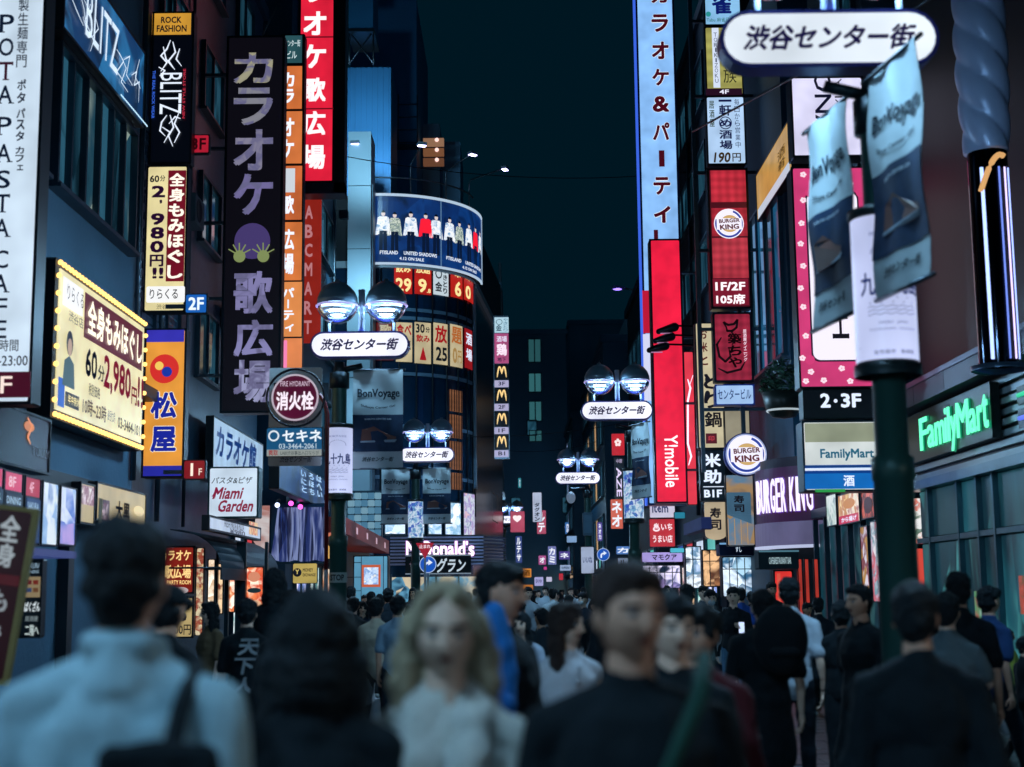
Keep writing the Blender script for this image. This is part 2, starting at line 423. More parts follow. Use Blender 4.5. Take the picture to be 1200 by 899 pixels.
# ------------------------------------------------------------------ buildings
CONC = pm('#557890', .75, bump=.4, bscale=14, var=.25, vscale=.8, name='concrete')
DCON = pm('#3c5666', .7, bump=.3, bscale=12, var=.3, vscale=.6, name='dark render')
DKBL = pm('#1e4c66', .6, bump=.2, bscale=8, var=.3, vscale=.5, name='dark blue cladding')
PALE = pm('#a8c4d4', .45, .1, bump=.15, bscale=6, var=.12, vscale=.7, name='pale metal panel')
TILE = pm('#3a5870', .35, bump=.2, bscale=50, var=.4, vscale=5, name='glazed tile')
FRM = pm('#2a4250', .4, .5)
GLS = glass_dark()
def sp(X, px, py):
    """(depth, height) where an image point meets the facade line X"""
    d = ray(px, py); t = X / d.x; q = EYE + d * t; return q.y, q.z
def building(name, label, x0, x1, y0, y1, z1, mat, floors=(), cat='building', cornice=True):
    root = thing(name, label, cat, ((x0 + x1) / 2, y0, 0)); cx = (x0 + x1) / 2
    MB().box(x0 - cx, x1 - cx, 0, y1 - y0, 0, z1).build('wall', mat, root)
    if cornice:
        MB().box(x0 - cx - .12, x1 - cx + .12, -.12, y1 - y0 + .12, z1 + .002, z1 + .35).build('cornice', mat, root)
    root['_cx'] = cx; root['_y0'] = y0
    return root
def window(root, X, y0, y1, z0, z1, side, n=1, pane=None, frame=None, deep=.1, rows=1, name='window'):
    """framed window on the facade x = X of a building; side = +1 faces +x"""
    cx, oy = root['_cx'], root['_y0']; f = .06; a = X - cx; s = side
    def xb(p, q): p, q = a + s * p, a + s * q; return (min(p, q), max(p, q))
    fr = MB()
    for (ya, yb, za, zb) in ((y0, y1, z0, z0 + f), (y0, y1, z1 - f, z1), (y0, y0 + f, z0 + f, z1 - f), (y1 - f, y1, z0 + f, z1 - f)):
        fr.box(*xb(-.02, deep), ya - oy, yb - oy, za, zb)
    w_ = fr.build(name, frame or FRM, root)
    for i in range(1, n):
        y = y0 + (y1 - y0) * i / n; MB().box(*xb(-.01, deep * .8), y - .03 - oy, y + .03 - oy, z0 + f, z1 - f).build('mullion', frame or FRM, w_)
    for i in range(n):
        for j in range(rows):
            ya, yb = y0 + (y1 - y0) * i / n + .045, y0 + (y1 - y0) * (i + 1) / n - .045
            za, zb = z0 + (z1 - z0) * j / rows + .05, z0 + (z1 - z0) * (j + 1) / rows - .05
            p = pane[(i + j) % len(pane)] if isinstance(pane, (list, tuple)) else (pane or GLS)
            MB().box(*xb(.003, .022), ya - oy, yb - oy, za, zb).build('pane', p, w_)
    MB().box(*xb(-.02, deep + .06), y0 - .05 - oy, y1 + .05 - oy, z0 - .06, z0 - .003).build('sill', frame or FRM, w_)
    return w_
def fwindow(root, x0, x1, z0, z1, Y, n=1, pane=None, frame=None, name='window'):
    """window on a wall that faces the camera (y = Y)"""
    cx, oy = root['_cx'], root['_y0']; f = .06; a, b = x0 - cx, x1 - cx; y = Y - oy
    fr = MB()
    for q in ((a, b, z0, z0 + f), (a, b, z1 - f, z1), (a, a + f, z0 + f, z1 - f), (b - f, b, z0 + f, z1 - f)): fr.box(q[0], q[1], y - .08, y + .02, q[2], q[3])
    w_ = fr.build(name, frame or FRM, root)
    for i in range(n):
        xa, xb = a + (b - a) * i / n + .04, a + (b - a) * (i + 1) / n - .04
        MB().box(xa, xb, y - .03, y - .01, z0 + .05, z1 - .05).build('pane', pane or GLS, w_)
        if i: MB().box(xa - .07, xa - .01, y - .07, y - .005, z0 + f, z1 - f).build('mullion', frame or FRM, w_)
    return w_
# ---- left, nearest: concrete building with the first-floor window band
LB1 = building('concrete_building', 'grey concrete building at the left edge with a band of first floor windows', -14, -6.2, 6, 23.1, 13.5, CONC)
a0, zb = sp(-6.2, 147, 288); a1, _ = sp(-6.2, 152, 200); b0, _ = sp(-6.2, 56, 200)
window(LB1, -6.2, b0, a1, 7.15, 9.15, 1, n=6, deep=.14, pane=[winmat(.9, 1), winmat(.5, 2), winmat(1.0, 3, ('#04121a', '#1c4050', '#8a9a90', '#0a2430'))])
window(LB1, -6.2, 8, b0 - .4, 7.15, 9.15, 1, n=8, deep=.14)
MB().box(7.8 - 4.0 - .0, 7.8 - 4.0 + .22, 2, 18.3, 4.95, 5.15).build('ledge', pm('#2b3942', .5), LB1)
LB1.children[-1].location = (0, 0, 0)
for y in (10.0, 13.2, 16.4, 19.6, 22.8):
    MB().box(3.9, 4.05, y - 6 - .12, y - 6 + .12, 0, 3.1).build('pier', pm('#1a262e', .4), LB1)
MB().box(3.9, 4.08, 0, 17.0, 3.12, 3.3).build('shopfront_canopy', pm('#0c141a', .5, .1), LB1)
me = MB().bbox(-.02, .04, 0, 1.48, 0, .88, .01)
# ---- left, second: dark tiled building behind the stacked signs
LB2 = building('tiled_building', 'dark blue tiled building behind the stacked shop signs on the left', -15, -6.6, 24.6, 36.5, 17, TILE)
for k in range(4):
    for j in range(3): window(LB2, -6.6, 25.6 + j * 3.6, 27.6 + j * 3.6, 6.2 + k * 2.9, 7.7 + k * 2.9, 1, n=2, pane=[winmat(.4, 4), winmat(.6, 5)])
# glazed tile courses that catch the light between the signs
me = MB().bbox(0, .03, 0, .34, 0, .13, .006).mesh('tile', TILE)
cnt = 0
for k in range(34):
    for j in range(8):
        o = bpy.data.objects.new('tile', me); C.objects.link(o); o.parent = LB2
        o.location = (4.2 + random.uniform(0, .006), .05 + j * .36 + (.18 if k % 2 else 0), 5.2 + k * .15); cnt += 1
# ---- left, third
LB3 = building('dark_clad_building', 'tall dark clad building with a red signboard above the far shops on the left', -15, -5.9, 37, 46.6, 21, DKBL)
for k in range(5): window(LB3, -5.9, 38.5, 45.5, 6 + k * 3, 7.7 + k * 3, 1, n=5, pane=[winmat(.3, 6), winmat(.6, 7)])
# ---- corner building with the rounded glass front
RX, RY, RR = -4.62, 51.6, 3.2
def arc(R, a0, a1, n, cx=0, cy=0): return [(cx + R * math.cos(math.radians(a0 + (a1 - a0) * i / n)), cy + R * math.sin(math.radians(a0 + (a1 - a0) * i / n))) for i in range(n + 1)]
RB = thing('corner_building', 'round fronted corner building wearing a curved billboard above dark glass floors', 'building', (RX, RY, 0))
RB['_cx'] = RX; RB['_y0'] = RY
zt = lambda py: gz(470, py, 48.1)
poly = arc(RR, -92, 0, 24) + [(RR + .95, 12), (-3.2, 12), (-3.2, -RR)]
MB().hprism(poly, 0, zt(312), smooth=False).build('wall', pm('#123450', .18, .2, var=.3, vscale=2), RB)
MB().hprism(arc(RR + .14, -94, 0, 24) + [(RR + 1.09, 12), (-3.2, 12), (-3.2, -RR - .1)], zt(312) + .002, zt(304)).build('cornice', pm('#a8b8c4', .4, .2), RB)
MB().hprism(poly, zt(304) + .002, zt(226)).build('parapet', pm('#0d1c26', .5), RB)
for z in (zt(362), zt(372), zt(438), zt(500), zt(560)):
    MB().hprism(arc(RR + .05, -93, 0, 24) + [(0, 0)], z, z + .12).build('floor_band', pm('#6a8ea8', .4, .1), RB)
for a in range(-88, 2, 11):
    x, y = (RR + .04) * math.cos(math.radians(a)), (RR + .04) * math.sin(math.radians(a))
    MB().tube([(x, y, zt(600)), (x, y, zt(312))], .035, 6).build('mullion', pm('#16242e', .4, .5), RB)
MB().hprism(arc(RR + .12, -7, 0, 3) + [(RR - .05, 0), (RR - .05, -.3)], zt(565), zt(313)).build('pilaster', pm('#a8c4d8', .4, .1), RB)
# curved strip between two image columns on a cylinder
def cyl_ang(px, py, cx, cy, R):
    d = ray(px, py); ox, oy = EYE.x - cx, EYE.y - cy
    A = d.x ** 2 + d.y ** 2; Bq = 2 * (ox * d.x + oy * d.y); Cq = ox * ox + oy * oy - R * R; D = Bq * Bq - 4 * A * Cq
    if D < 0: return None
    t = (-Bq - math.sqrt(D)) / (2 * A); q = EYE + d * t; return math.degrees(math.atan2(q.y - cy, q.x - cx)), q.z
def curved(root, a0, a1, z0, z1, R, mat, name, t=.03, n=None):
    n = n or max(2, int(abs(a1 - a0) / 4)); o = arc(R, a0, a1, n); i_ = arc(R - t, a0, a1, n)[::-1]
    return MB().hprism(o + i_, z0, z1).build(name, mat, root)
def bend(mb, R, a_mid=-90):
    """wrap flat work (x, y, z) whose x is arc length round a cylinder"""
    for i, (x, y, z) in enumerate(mb.v):
        a = math.radians(a_mid) + x / R; r = R - y; mb.v[i] = (r * math.cos(a), r * math.sin(a), z)
    return mb
BB = thing('curved_billboard', 'curved pop band billboard lit blue with ten singers in jackets above dark glass floors', 'billboard', (RX, RY, zt(309)))
za, zb_ = 0, zt(228) - zt(309)
curved(BB, -97, -2, za, zb_, RR + .32, BODY, 'cabinet', .3, 30)
curved(BB, -96.5, -3, za + .06, zb_ - .06, RR + .34, photo(('#04183a', '#0a2c66', '#0d3a7c', '#061e48'), 1.2, .9), 'printed_face', .02, 30)
for z0_, z1_ in ((za - .03, za + .045), (zb_ - .045, zb_ + .04)): curved(BB, -97.2, -1.6, z0_, z1_, RR + .37, em('#b9d0e6', .9), 'trim', .06, 30)
curved(BB, -52.4, -51.8, za + .05, zb_ - .05, RR + .352, em('#6f9ac4', .6), 'seam', .02, 2)
for a in (-97.2, -1.8): curved(BB, a - .3, a + .5, za, zb_, RR + .37, em('#9fb8d0', .8), 'side_trim', .06, 2)
def band_figure(mb, x, h, hue):
    w_ = h * .115; z = .42; y0 = 0
    def q(x0, x1, z0, z1, mi, x2=None, x3=None):
        x2 = x0 if x2 is None else x2; x3 = x1 if x3 is None else x3
        mb.add([(x0, -.0, z0), (x1, -.0, z0), (x3, -.0, z1), (x2, -.0, z1)], [(0, 1, 2, 3)], mi)
    q(x - w_ * .8, x - w_ * .1, z, z + h * .5, 2, x - w_ * .75, x); q(x + w_ * .1, x + w_ * .8, z, z + h * .5, 2, x, x + w_ * .75)
    q(x - w_ * 1.1, x + w_ * 1.1, z + h * .42, z + h * .84, hue, x - w_ * .85, x + w_ * .85)
    q(x - w_ * 1.6, x - w_ * 1.05, z + h * .4, z + h * .82, hue, x - w_ * 1.1, x - w_ * .8); q(x + w_ * 1.05, x + w_ * 1.6, z + h * .4, z + h * .82, hue, x + w_ * .8, x + w_ * 1.1)
    n = 10; o = [(x + w_ * .42 * math.cos(2 * PI * i / n), 0, z + h * .91 + w_ * .6 * math.sin(2 * PI * i / n)) for i in range(n)]
    mb.add(o, [tuple(range(n))], 3)
    mb.add([(p[0], -.001, z + h * .93 + max(0, (p[2] - z - h * .93)) * 1.25 + .0) for p in o], [tuple(range(n))], 4)
bm_ = [photo(('#7da6cc', '#e4eefc', '#ffffff', '#9cc0e0'), 9, 1.0), photo(('#88a890', '#dfe8da', '#5f7d7a', '#e8f0f4'), 22, .9), em('#0c1c3a', .8), em('#e8d8d4', .9), em('#05091a', .6), em('#ff2038', 1.0)]
for a_mid, xs in ((-71.5, (-.94, -.54, .03, .58, 1.0)), (-28, (-1.1, -.6, 0, .55, 1.15))):
    sc_ = .68 if a_mid < -70 else .82
    for x, hu in zip(xs, (0, 1, 0, 5, 0)):
        mb = MB(); band_figure(mb, x, 1.5 * (1 if hu != 1 else .96), hu); bend(mb, RR + .346, a_mid); mb.build('printed_figure', bm_, BB)
    mb = MB(); place_glyphs(mb, 'FTISLAND     UNITED SHADOWS', -1.55 * sc_, 1.5 * sc_, .33, .46, 0, .03); bend(mb, RR + .352, a_mid); mb.build('lettering', em('#e6f0ff', .95), BB)
    mb = MB(); place_glyphs(mb, '4.12 ON SALE', -.55 * sc_, .75 * sc_, .14, .25, 0, .03); bend(mb, RR + .352, a_mid); mb.build('lettering', em('#e6f0ff', .95), BB)
# floodlight gantry above the billboard
GT = thing('billboard_gantry', 'thin steel gantry with four arm floodlights above the curved billboard', 'lamp', (RX, RY, zt(226)))
mb = MB(); mb.tube([((RR + .1) * math.cos(math.radians(a)), (RR + .1) * math.sin(math.radians(a)), .62) for a in range(-100, -8, 6)], .03, 6); mb.build('rail', STEEL, GT)
for i, a in enumerate((-98, -70, -45, -19)):
    c, s = math.cos(math.radians(a)), math.sin(math.radians(a)); r0, r1 = RR + .1, RR + 1.5
    p = MB().tube([(r0 * c, r0 * s, 0), (r0 * c, r0 * s, 1.0), (r0 * c * 1.02, r0 * s * 1.02, 1.15), (r1 * c, r1 * s, 1.45)], .028, 6).build('arm', STEEL, GT)
    MB().bbox(-.16, .16, -.1, .1, -.05, .06, .02).build('lamp_head', pm('#8090a0', .4, .5), GT, (r1 * c, r1 * s, 1.45), math.radians(a + 90))
    MB().box(-.13, .13, -.08, .08, -.07, -.055).build('lamp_lens', em('#c8c0ff', 12, light=True), GT, (r1 * c, r1 * s, 1.45), math.radians(a + 90))
# window posters on the rounded front
PB = RR + .08
def poster_on_round(px0, px1, py0, py1, label, face, texts):
    A = cyl_ang(px0, (py0 + py1) / 2, RX, RY, PB); Bb = cyl_ang(px1, (py0 + py1) / 2, RX, RY, PB)
    M_ = cyl_ang((px0 + px1) / 2, py0, RX, RY, PB); N_ = cyl_ang((px0 + px1) / 2, py1, RX, RY, PB)
    if not (A and Bb): return
    am = (A[0] + Bb[0]) / 2; w_ = math.radians(Bb[0] - A[0]) * PB; h = M_[1] - N_[1]
    root = thing('window_poster', label, 'poster', (RX, RY, N_[1]))
    curved(root, A[0], Bb[0], 0, h, PB, face, 'face', .02, 4)
    for body, u0, u1, v0, v1, m in texts:
        mb = MB(); place_glyphs(mb, body, (u0 - .5) * w_, (u1 - .5) * w_, v0 * h, v1 * h, 0, .03); bend(mb, PB + .006, am); mb.build('lettering', m, root)
RED_P = em('#c8261e', .8, tex='glow'); YEL_T = em('#ffe9a0', 1.0); WHP = em('#cfe0ea', .85); BEI = em('#d9c9a0', .75, tex='glow'); NAVT = em('#081826', .5); REDT = em('#b01820', .8)
poster_on_round(462, 483, 308, 344, 'red window poster reading 29 in cream, leftmost of the top row', RED_P, [('飲み', .08, .92, .68, .94, YEL_T), ('29', .08, .95, .06, .5, YEL_T)])
poster_on_round(486, 505.5, 309, 345, 'red window poster reading 9 in cream beside the white poster', RED_P, [('放題', .08, .92, .68, .94, YEL_T), ('9', .2, .7, .06, .5, YEL_T), ('.8', .72, .95, .06, .2, YEL_T)])
poster_on_round(508, 525.5, 312, 346, 'white window poster with a black ring and kanji in the top row', WHP, [('〇', .1, .55, .55, .9, NAVT), ('金', .1, .55, .12, .45, NAVT), ('や', .62, .9, .76, .95, NAVT), ('き', .62, .9, .53, .72, NAVT), ('と', .62, .9, .3, .5, NAVT), ('り', .62, .9, .07, .27, NAVT)])
poster_on_round(528.5, 542, 314, 349, 'red window poster with a large cream 6', RED_P, [('串', .3, .8, .68, .94, YEL_T), ('6', .3, .85, .06, .55, YEL_T)])
poster_on_round(544, 554.5, 318, 353, 'narrow red window poster with a cream 0 at the right end', RED_P, [('焼き', .08, .92, .68, .94, YEL_T), ('0', .1, .6, .06, .5, YEL_T)])
poster_on_round(441, 461, 378, 422, 'dark red window poster above the lamp sign, leftmost of the lower row', em('#6a1a18', .8, tex='glow'), [('歌', .2, .9, .6, .95, BEI)])
poster_on_round(464, 483, 378, 424, 'beige and red window poster left of the one reading 30', BEI, [('食', .05, .48, .68, .95, REDT), ('べ', .52, .95, .68, .95, REDT), ('放題', .1, .9, .3, .55, NAVT)])
poster_on_round(486, 505, 378, 426, 'beige window poster reading 30 minutes with a drink picture below', BEI, [('30', .06, .6, .74, .96, NAVT), ('分', .66, .92, .76, .9, NAVT), ('飲み', .08, .92, .52, .7, REDT), ('▲', .3, .7, .08, .4, REDT)])
poster_on_round(508, 524.5, 379, 427, 'beige window poster with a red kanji over a black 25', BEI, [('放', .1, .95, .52, .95, REDT), ('25', .15, .95, .08, .42, NAVT)])
poster_on_round(528, 542, 381, 430, 'beige window poster with orange kanji over a tall 0', BEI, [('題', .08, .92, .55, .95, em('#c06a30', .8)), ('0', .15, .5, .08, .45, em('#b08a50', .8)), ('円', .55, .9, .1, .4, em('#b08a50', .8))])
poster_on_round(545, 553.5, 386, 432, 'slim red window poster with white marks at the right end of the lower row', em('#a01820', .8, tex='glow'), [('酒', .1, .9, .6, .9, WHT), ('場', .1, .9, .2, .5, WHT)])
# lattice windows lit orange below
for k, (ya, yb) in enumerate(((440, 466), (470, 498), (502, 536), (540, 560))):
    A = cyl_ang(528, ya, RX, RY, PB); Bq = cyl_ang(542, ya, RX, RY, PB)
    p = curved(RB, A[0], Bq[0], zt(yb) - .3, zt(ya) - .3, PB - .02, em('#a8704f', .55, tex='grid'), 'lattice_window', .03, 3)
    for q in range(5):
        aa = A[0] + (Bq[0] - A[0]) * (q + .5) / 5; curved(p, aa - .25, aa + .25, zt(yb) - .3, zt(ya) - .3, PB, pm('#2a1a18', .6), 'lattice_bar', .02, 2)
# bright first floor windows, with printed posters behind the glass
FW = [photo(('#e9f4ff', '#cfe4ff', '#7fb0d0', '#ffffff'), 3.2, 1.25, i, light=True) for i in range(4)] + [photo(('#ffd8e0', '#b0a0e0', '#e8f0ff', '#5070b0'), 5, .8, 9)]
for i, (a, b_) in enumerate(((450, 476), (479, 498), (501, 518), (521, 540), (543, 556), (558, 570), (572, 577))):
    A = cyl_ang(a, 600, RX, RY, PB); Bq = cyl_ang(b_, 600, RX, RY, PB)
    if A and Bq:
        p = curved(RB, A[0], Bq[0], zt(627), zt(572 if i > 3 else 585), PB, FRM, 'window', .06, 3)
        curved(p, A[0] + .8, Bq[0] - .8, zt(625), zt(574 if i > 3 else 587), PB + .02, FW[min(4, i)] if i > 3 else FW[i], 'pane', .02, 3)
# louvred fascia with the pink restaurant lettering
LF = thing('louvred_fascia', 'dark louvred fascia carrying glowing white pink restaurant lettering', 'sign', (gx(520, 47.6), 47.6, gz(520, 662, 47.6)))
hh = gz(520, 627, 47.6) - gz(520, 662, 47.6); wl = gx(457, 47.6) - gx(520, 47.6); wr = gx(567, 47.6) - gx(520, 47.6)
MB().box(wl, wr, .06, .4, 0, hh).build('backing', pm('#10141c', .5), LF)
n = 9
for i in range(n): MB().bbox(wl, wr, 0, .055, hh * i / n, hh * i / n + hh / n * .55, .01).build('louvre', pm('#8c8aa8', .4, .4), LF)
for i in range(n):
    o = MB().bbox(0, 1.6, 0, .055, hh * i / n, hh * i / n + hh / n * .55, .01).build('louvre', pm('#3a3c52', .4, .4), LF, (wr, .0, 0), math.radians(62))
B = Board(LF, (gx(520, 47.6), 47.6, gz(520, 662, 47.6)), 0)
glow = em('#fff2fb', 1.25, light=True)
x = 476
for ch, wd in zip("McDonald's", (12, 7.5, 9.5, 8.5, 8.5, 7.5, 3, 8.5, 2.6, 7)):
    dsc = 636 if ch in 'MDld\'' else 641
    B.text(ch, (x, 634 if ch in "ldM'D" else 639.5, x + wd, 652 if ch != "'" else 639), glow, .03, y=-.06, thick=.05, name='letter'); B.text(ch, (x - .7, (634 if ch in "ldM'D" else 639.5) - .7, x + wd + .7, (652 if ch != "'" else 639) + .7), em('#b040c8', .9), .05, y=-.006, name='letter_halo'); x += wd + .6
GB = sign('cloth_banner', 'black banner with white katakana and star under the pink lettering', (475, 650, 552, 673), 47.2, t=.03, body=pm('#0a0d14', .8), cat='banner')
GB.text('グラン', (512, 654, 546, 671), em('#c8d8e4', .8), .03, shear=.25); GB.text('★', (480, 655, 494, 669), em('#c8a8c8', .6)); GB.plate((475, 650.4, 552, 651.6), em('#90a4b8', .5), 'edge'); GB.plate((475, 671.6, 552, 673), em('#90a4b8', .5), 'edge')
# ground floor of the corner building
CW = MB().box(0, wr - wl, 0, .1, 0, gz(520, 676, 47.6)).build('shopfront', photo(('#1b4a66', '#5f9fc0', '#d8c8a8', '#103048'), 2.4, .9, 5, light=True), RB, (gx(457, 47.7) - RX, 47.75 - RY, 0))
for k in range(5): MB().box(k * .75, k * .75 + .06, -.07, -.002, 0, 2.3).build('frame', FRM, CW)
# pale corner column to the left of the round front, and the grey panels beside it
COL = thing('panel_clad_tower', 'pale blue panelled tower beside the round glass corner', 'tower', (gx(419, 47), 46.9, 0))
COL['_cx'] = COL.location.x; COL['_y0'] = 46.9
w_ = gx(434, 47) - gx(406, 47)
k = 0; z = 0; zt2 = gz(419, 155, 47)
while z < zt2 - .1:
    h_ = min(2.2, zt2 - z)
    MB().bbox(-w_ / 2, w_ / 2, 0, 1.4, z + .012, z + h_ - .012, .012).build('panel', PALE, COL); z += h_
MB().box(-w_ / 2 + .02, w_ / 2 - .02, .02, 1.38, 0, zt2 - .05).build('core', DCON, COL)
MB().box(w_ / 2 + .002, w_ / 2 + .05, .25, 1.3, zt(600), zt(225)).build('return_wall', pm('#7894a6', .5, var=.15, vscale=.6), COL)
GBW = thing('glass_block_wall', 'pale glowing glass block wall under the panelled tower', 'wall', (gx(426, 45.6), 45.6, gz(426, 628, 45.6)))
for i in range(5):
    for j in range(6):
        MB().bbox(0, .2, 0, .12, 0, .2, .02).build('glass_block', em(('#6fa8c8', '#8fc0d8', '#5a94b8')[(i * 2 + j) % 3], .55), GBW, (-.52 + i * .215, 0, j * .235))
MB().box(-.55, .57, .13, .3, -.05, 1.45).build('frame', FRM, GBW)
# stepped blue plant rooms on the roofs behind
def roofbox(name, label, r, d, depth, mat, ribs=0, cat='building'):
    x0, y0, x1, y1 = r; a, b = gx(x0, d), gx(x1, d); z0, z1 = gz((x0 + x1) / 2, y1, d), gz((x0 + x1) / 2, y0, d)
    sh = at((x0 + x1) / 2, (y0 + y1) / 2, d).x - gx((x0 + x1) / 2, d); a += sh; b += sh
    root = thing(name, label, cat, ((a + b) / 2, d, z0)); hw = (b - a) / 2
    MB().bbox(-hw, hw, 0, depth, 0, z1 - z0, .03).build('wall', mat, root)
    if ribs:
        for i in range(ribs): xx = -hw + (2 * hw) * (i + .5) / ribs; MB().box(xx - .025, xx + .025, -.04, -.001, .05, z1 - z0 - .05).build('rib', mat, root)
    return root
BL1 = pm('#3c86b8', .5, .1, var=.2, vscale=.5); BL2 = pm('#3a7cae', .6, var=.3, vscale=.4); BL3 = pm('#5c8cac', .7, var=.3, vscale=.4)
roofbox('roof_tower', 'dark steel blue tower rising behind the blue ribbed plant room', (408, 0, 490, 420), 58, 8, BL2)
roofbox('plant_room', 'tall blue ribbed plant room on the roof above the panelled tower', (405, 79, 459, 330), 52, 3, BL1, 8)
roofbox('stepped_block', 'dim stepped roof block, the taller of the two behind the gantry', (491, 145, 516, 300), 62, 4, BL3, 0)
roofbox('stepped_block', 'dim stepped roof block, the lower one nearer the open sky', (514, 166, 540, 300), 63, 4, BL3, 0)
rt = roofbox('elevator_housing', 'blue metal water tank raised on crossed steel legs', (408, -30, 438, 34), 50, 2, BL1, 0, 'tank')
hw = (gx(438, 50) - gx(408, 50)) / 2
for sx in (-1, 1): MB().tube([(sx * hw, .2, 0), (-sx * hw, .2, -1.25)], .03, 6).build('brace', STEEL, rt)
for sx in (-1, 1): MB().tube([(sx * hw, .2, 0), (sx * hw, .2, -1.3)], .04, 6).build('leg', STEEL, rt)
MB().box(-hw - .05, hw + .05, -.05, 2, -.12, -.002).build('platform', STEEL, rt)
fl_ = thing('floodlight', 'small round roof floodlight added to wash the blue ribbed plant room', 'floodlight', at(432, 196, 49.6))
MB().lathe([(0, -.12), (.16, -.1), (.2, .05), (.19, .06), (0, .04)], seg=16, axis='y').build('housing', pm('#9fb4c4', .4, .4), fl_); MB().lathe([(0, .062), (.18, .062)], seg=16, axis='y').build('lens', em('#b8dcff', 3), fl_)
for q_, (en, dx, dz) in enumerate(((420, 0, .35), (260, -.2, -.6))):  # spots added in front of the fixture to brighten the plant room panels
    ld = bpy.data.lights.new('added_flood_spot', 'SPOT'); ld.energy = en * 2; ld.color = (.45, .75, 1); ld.spot_size = 2.2; ld.spot_blend = .9; ld.shadow_soft_size = .15
    lo = bpy.data.objects.new('added_flood_spot', ld); C.objects.link(lo); lo.parent = fl_; lo.location = (dx, -.9 - 1.2 * q_, .1 - .9 * q_); lo.rotation_euler = Vector((0, 1, dz)).to_track_quat('-Z', 'Y').to_euler()
fl2 = thing('floodlight', 'boxy wall floodlight at the foot of the pale blue panelled tower', 'floodlight', at(403, 252, 46))
MB().bbox(-.15, .15, -.12, .12, -.14, .14, .03).build('housing', pm('#2c3c48', .4, .4), fl2); MB().box(-.12, .12, .122, .13, -.1, .1).build('lens', em('#c8e4ff', 2), fl2)
for q_, (dx, dy, z_, en) in enumerate(((.5, -2.6, 3.0, 500), (.5, -2.2, -3.0, 420), (.5, -2.2, -9, 260))):  # spots added clear of the housing to brighten the tower front
    ld = bpy.data.lights.new('added_flood_spot', 'SPOT'); ld.energy = en; ld.color = (.4, .78, 1); ld.spot_size = 1.9; ld.spot_blend = 1; ld.shadow_soft_size = .2
    lo = bpy.data.objects.new('added_flood_spot', ld); C.objects.link(lo); lo.parent = fl2; lo.location = (dx, dy, z_ * .6); lo.rotation_euler = Vector((0, 1, z_ * .12)).to_track_quat('-Z', 'Y').to_euler()
st = thing('steel_ladder', 'small steel landing and railing fixed to the dark tower behind the plant room', 'stairs', at(478, 168, 57.5))
for k, z in enumerate((0, .55, 1.1, 1.65)): MB().tube([(-.4, -.1, z), (.4, -.1, z)], .025, 5).build('rung', STEEL, st)
for x in (-.4, .4): MB().tube([(x, -.1, -.1), (x, -.1, 2.1)], .03, 5).build('rail', STEEL, st)
MB().box(-.5, .5, -.2, .4, -.16, -.1).build('landing', STEEL, st)
mb = MB(); ob = thing('rooftop_light_box', 'warm lit slatted box glowing on the stepped roof', 'light', at(508, 193, 60))
for k in range(3): MB().box(-.45, .45, 0, .3, k * .45, k * .45 + .3).build('slat', em(('#8a5a40', '#a06a48', '#c09070')[k], .5), ob)
for k in range(3): MB().ball((.15, -.06, k * .45 + .2), .09, 8, 6).build('bulb', em('#ffd0c8', 1.4), ob)
# ---- farther left row, the dark tower where the street bends
B5 = building('narrow_building', 'dark narrow building right behind the round glass corner', gx(500, 74), gx(588, 66), 66, 78, gz(585, 340, 66), pm('#4a7c98', .6, var=.2, vscale=.4))
for k in range(6): window(B5, gx(588, 66), 67, 77, 4 + k * 2.4, 5.4 + k * 2.4, 1, n=4, pane=[winmat(.6, 17), winmat(.3, 18)])
for k, (x0, x1, y0, y1) in enumerate(((561, 567, 570, 622), (568.5, 575, 574, 618), (576.5, 583, 579, 612))):
    Bw = sign('lit_window', 'tall pink and white lit window beside the round corner, %s' % ('nearest', 'middle one', 'farthest')[k], (x0, y0, x1, y1), 55.5 + k * 2.2, yaw=math.radians(85.5), t=.02, face=photo(('#ffd8e0', '#b8b0f0', '#f4f0ff', '#e890a8'), 2.5, .9, 60 + k, light=True), rim=.05, cat='window')
B6 = building('office_block', 'distant dark office block with four lit stair windows', gx(560, 96), gx(668, 96), 96, 110, gz(620, 392, 96), pm('#54809a', .6, var=.2, vscale=.3))
for k, (y0, y1) in enumerate(((397, 425), (437, 460), (470, 494), (504, 518))):
    fwindow(B6, gx(622, 96), gx(638, 96), gz(630, y1, 96), gz(630, y0, 96), 96, n=2, pane=em('#3f7f86', (.35, .55, .5, .4)[k]))
B7 = building('office_block', 'distant plain dark block closing the street to the right', gx(672, 110), gx(760, 110), 110, 120, gz(700, 380, 110), pm('#54809a', .7, var=.2, vscale=.3))
B6b = building('row_building', 'dark far building with scattered lit windows on the right before the bend', 4.2, 12, 64.5, 84, 13, DKBL)
for k in range(4): window(B6b, 4.2, 65.5, 83, 3.6 + k * 2.4, 5.2 + k * 2.4, -1, n=8, pane=[winmat(.6, 21), winmat(.2, 22), winmat(.9, 23, ('#0a2030', '#c8a070', '#1c3a4c'))])
B6c = building('row_building', 'farther dark building narrowing the street on the right', 3.6, 12, 85, 109, 12, pm('#204a60', .6))
for k in range(4): window(B6c, 3.6, 86, 108, 3.2 + k * 2.2, 4.6 + k * 2.2, -1, n=9, pane=[winmat(.8, 24), winmat(.2, 25), winmat(.9, 26, ('#0a2030', '#90a8d8', '#1c3a4c'))])
for k in range(7):
    for j in range(4):
        if (k * 5 + j * 3) % 9 == 1: fwindow(B6, gx(596, 96) + j * 1.15 + .2, gx(596, 96) + j * 1.15 + .9, 3.4 + k * 1.75, 4.5 + k * 1.75, 96, pane=winmat((.3, .6, .9, .45)[(k + j) % 4], 30 + (k + j) % 3))
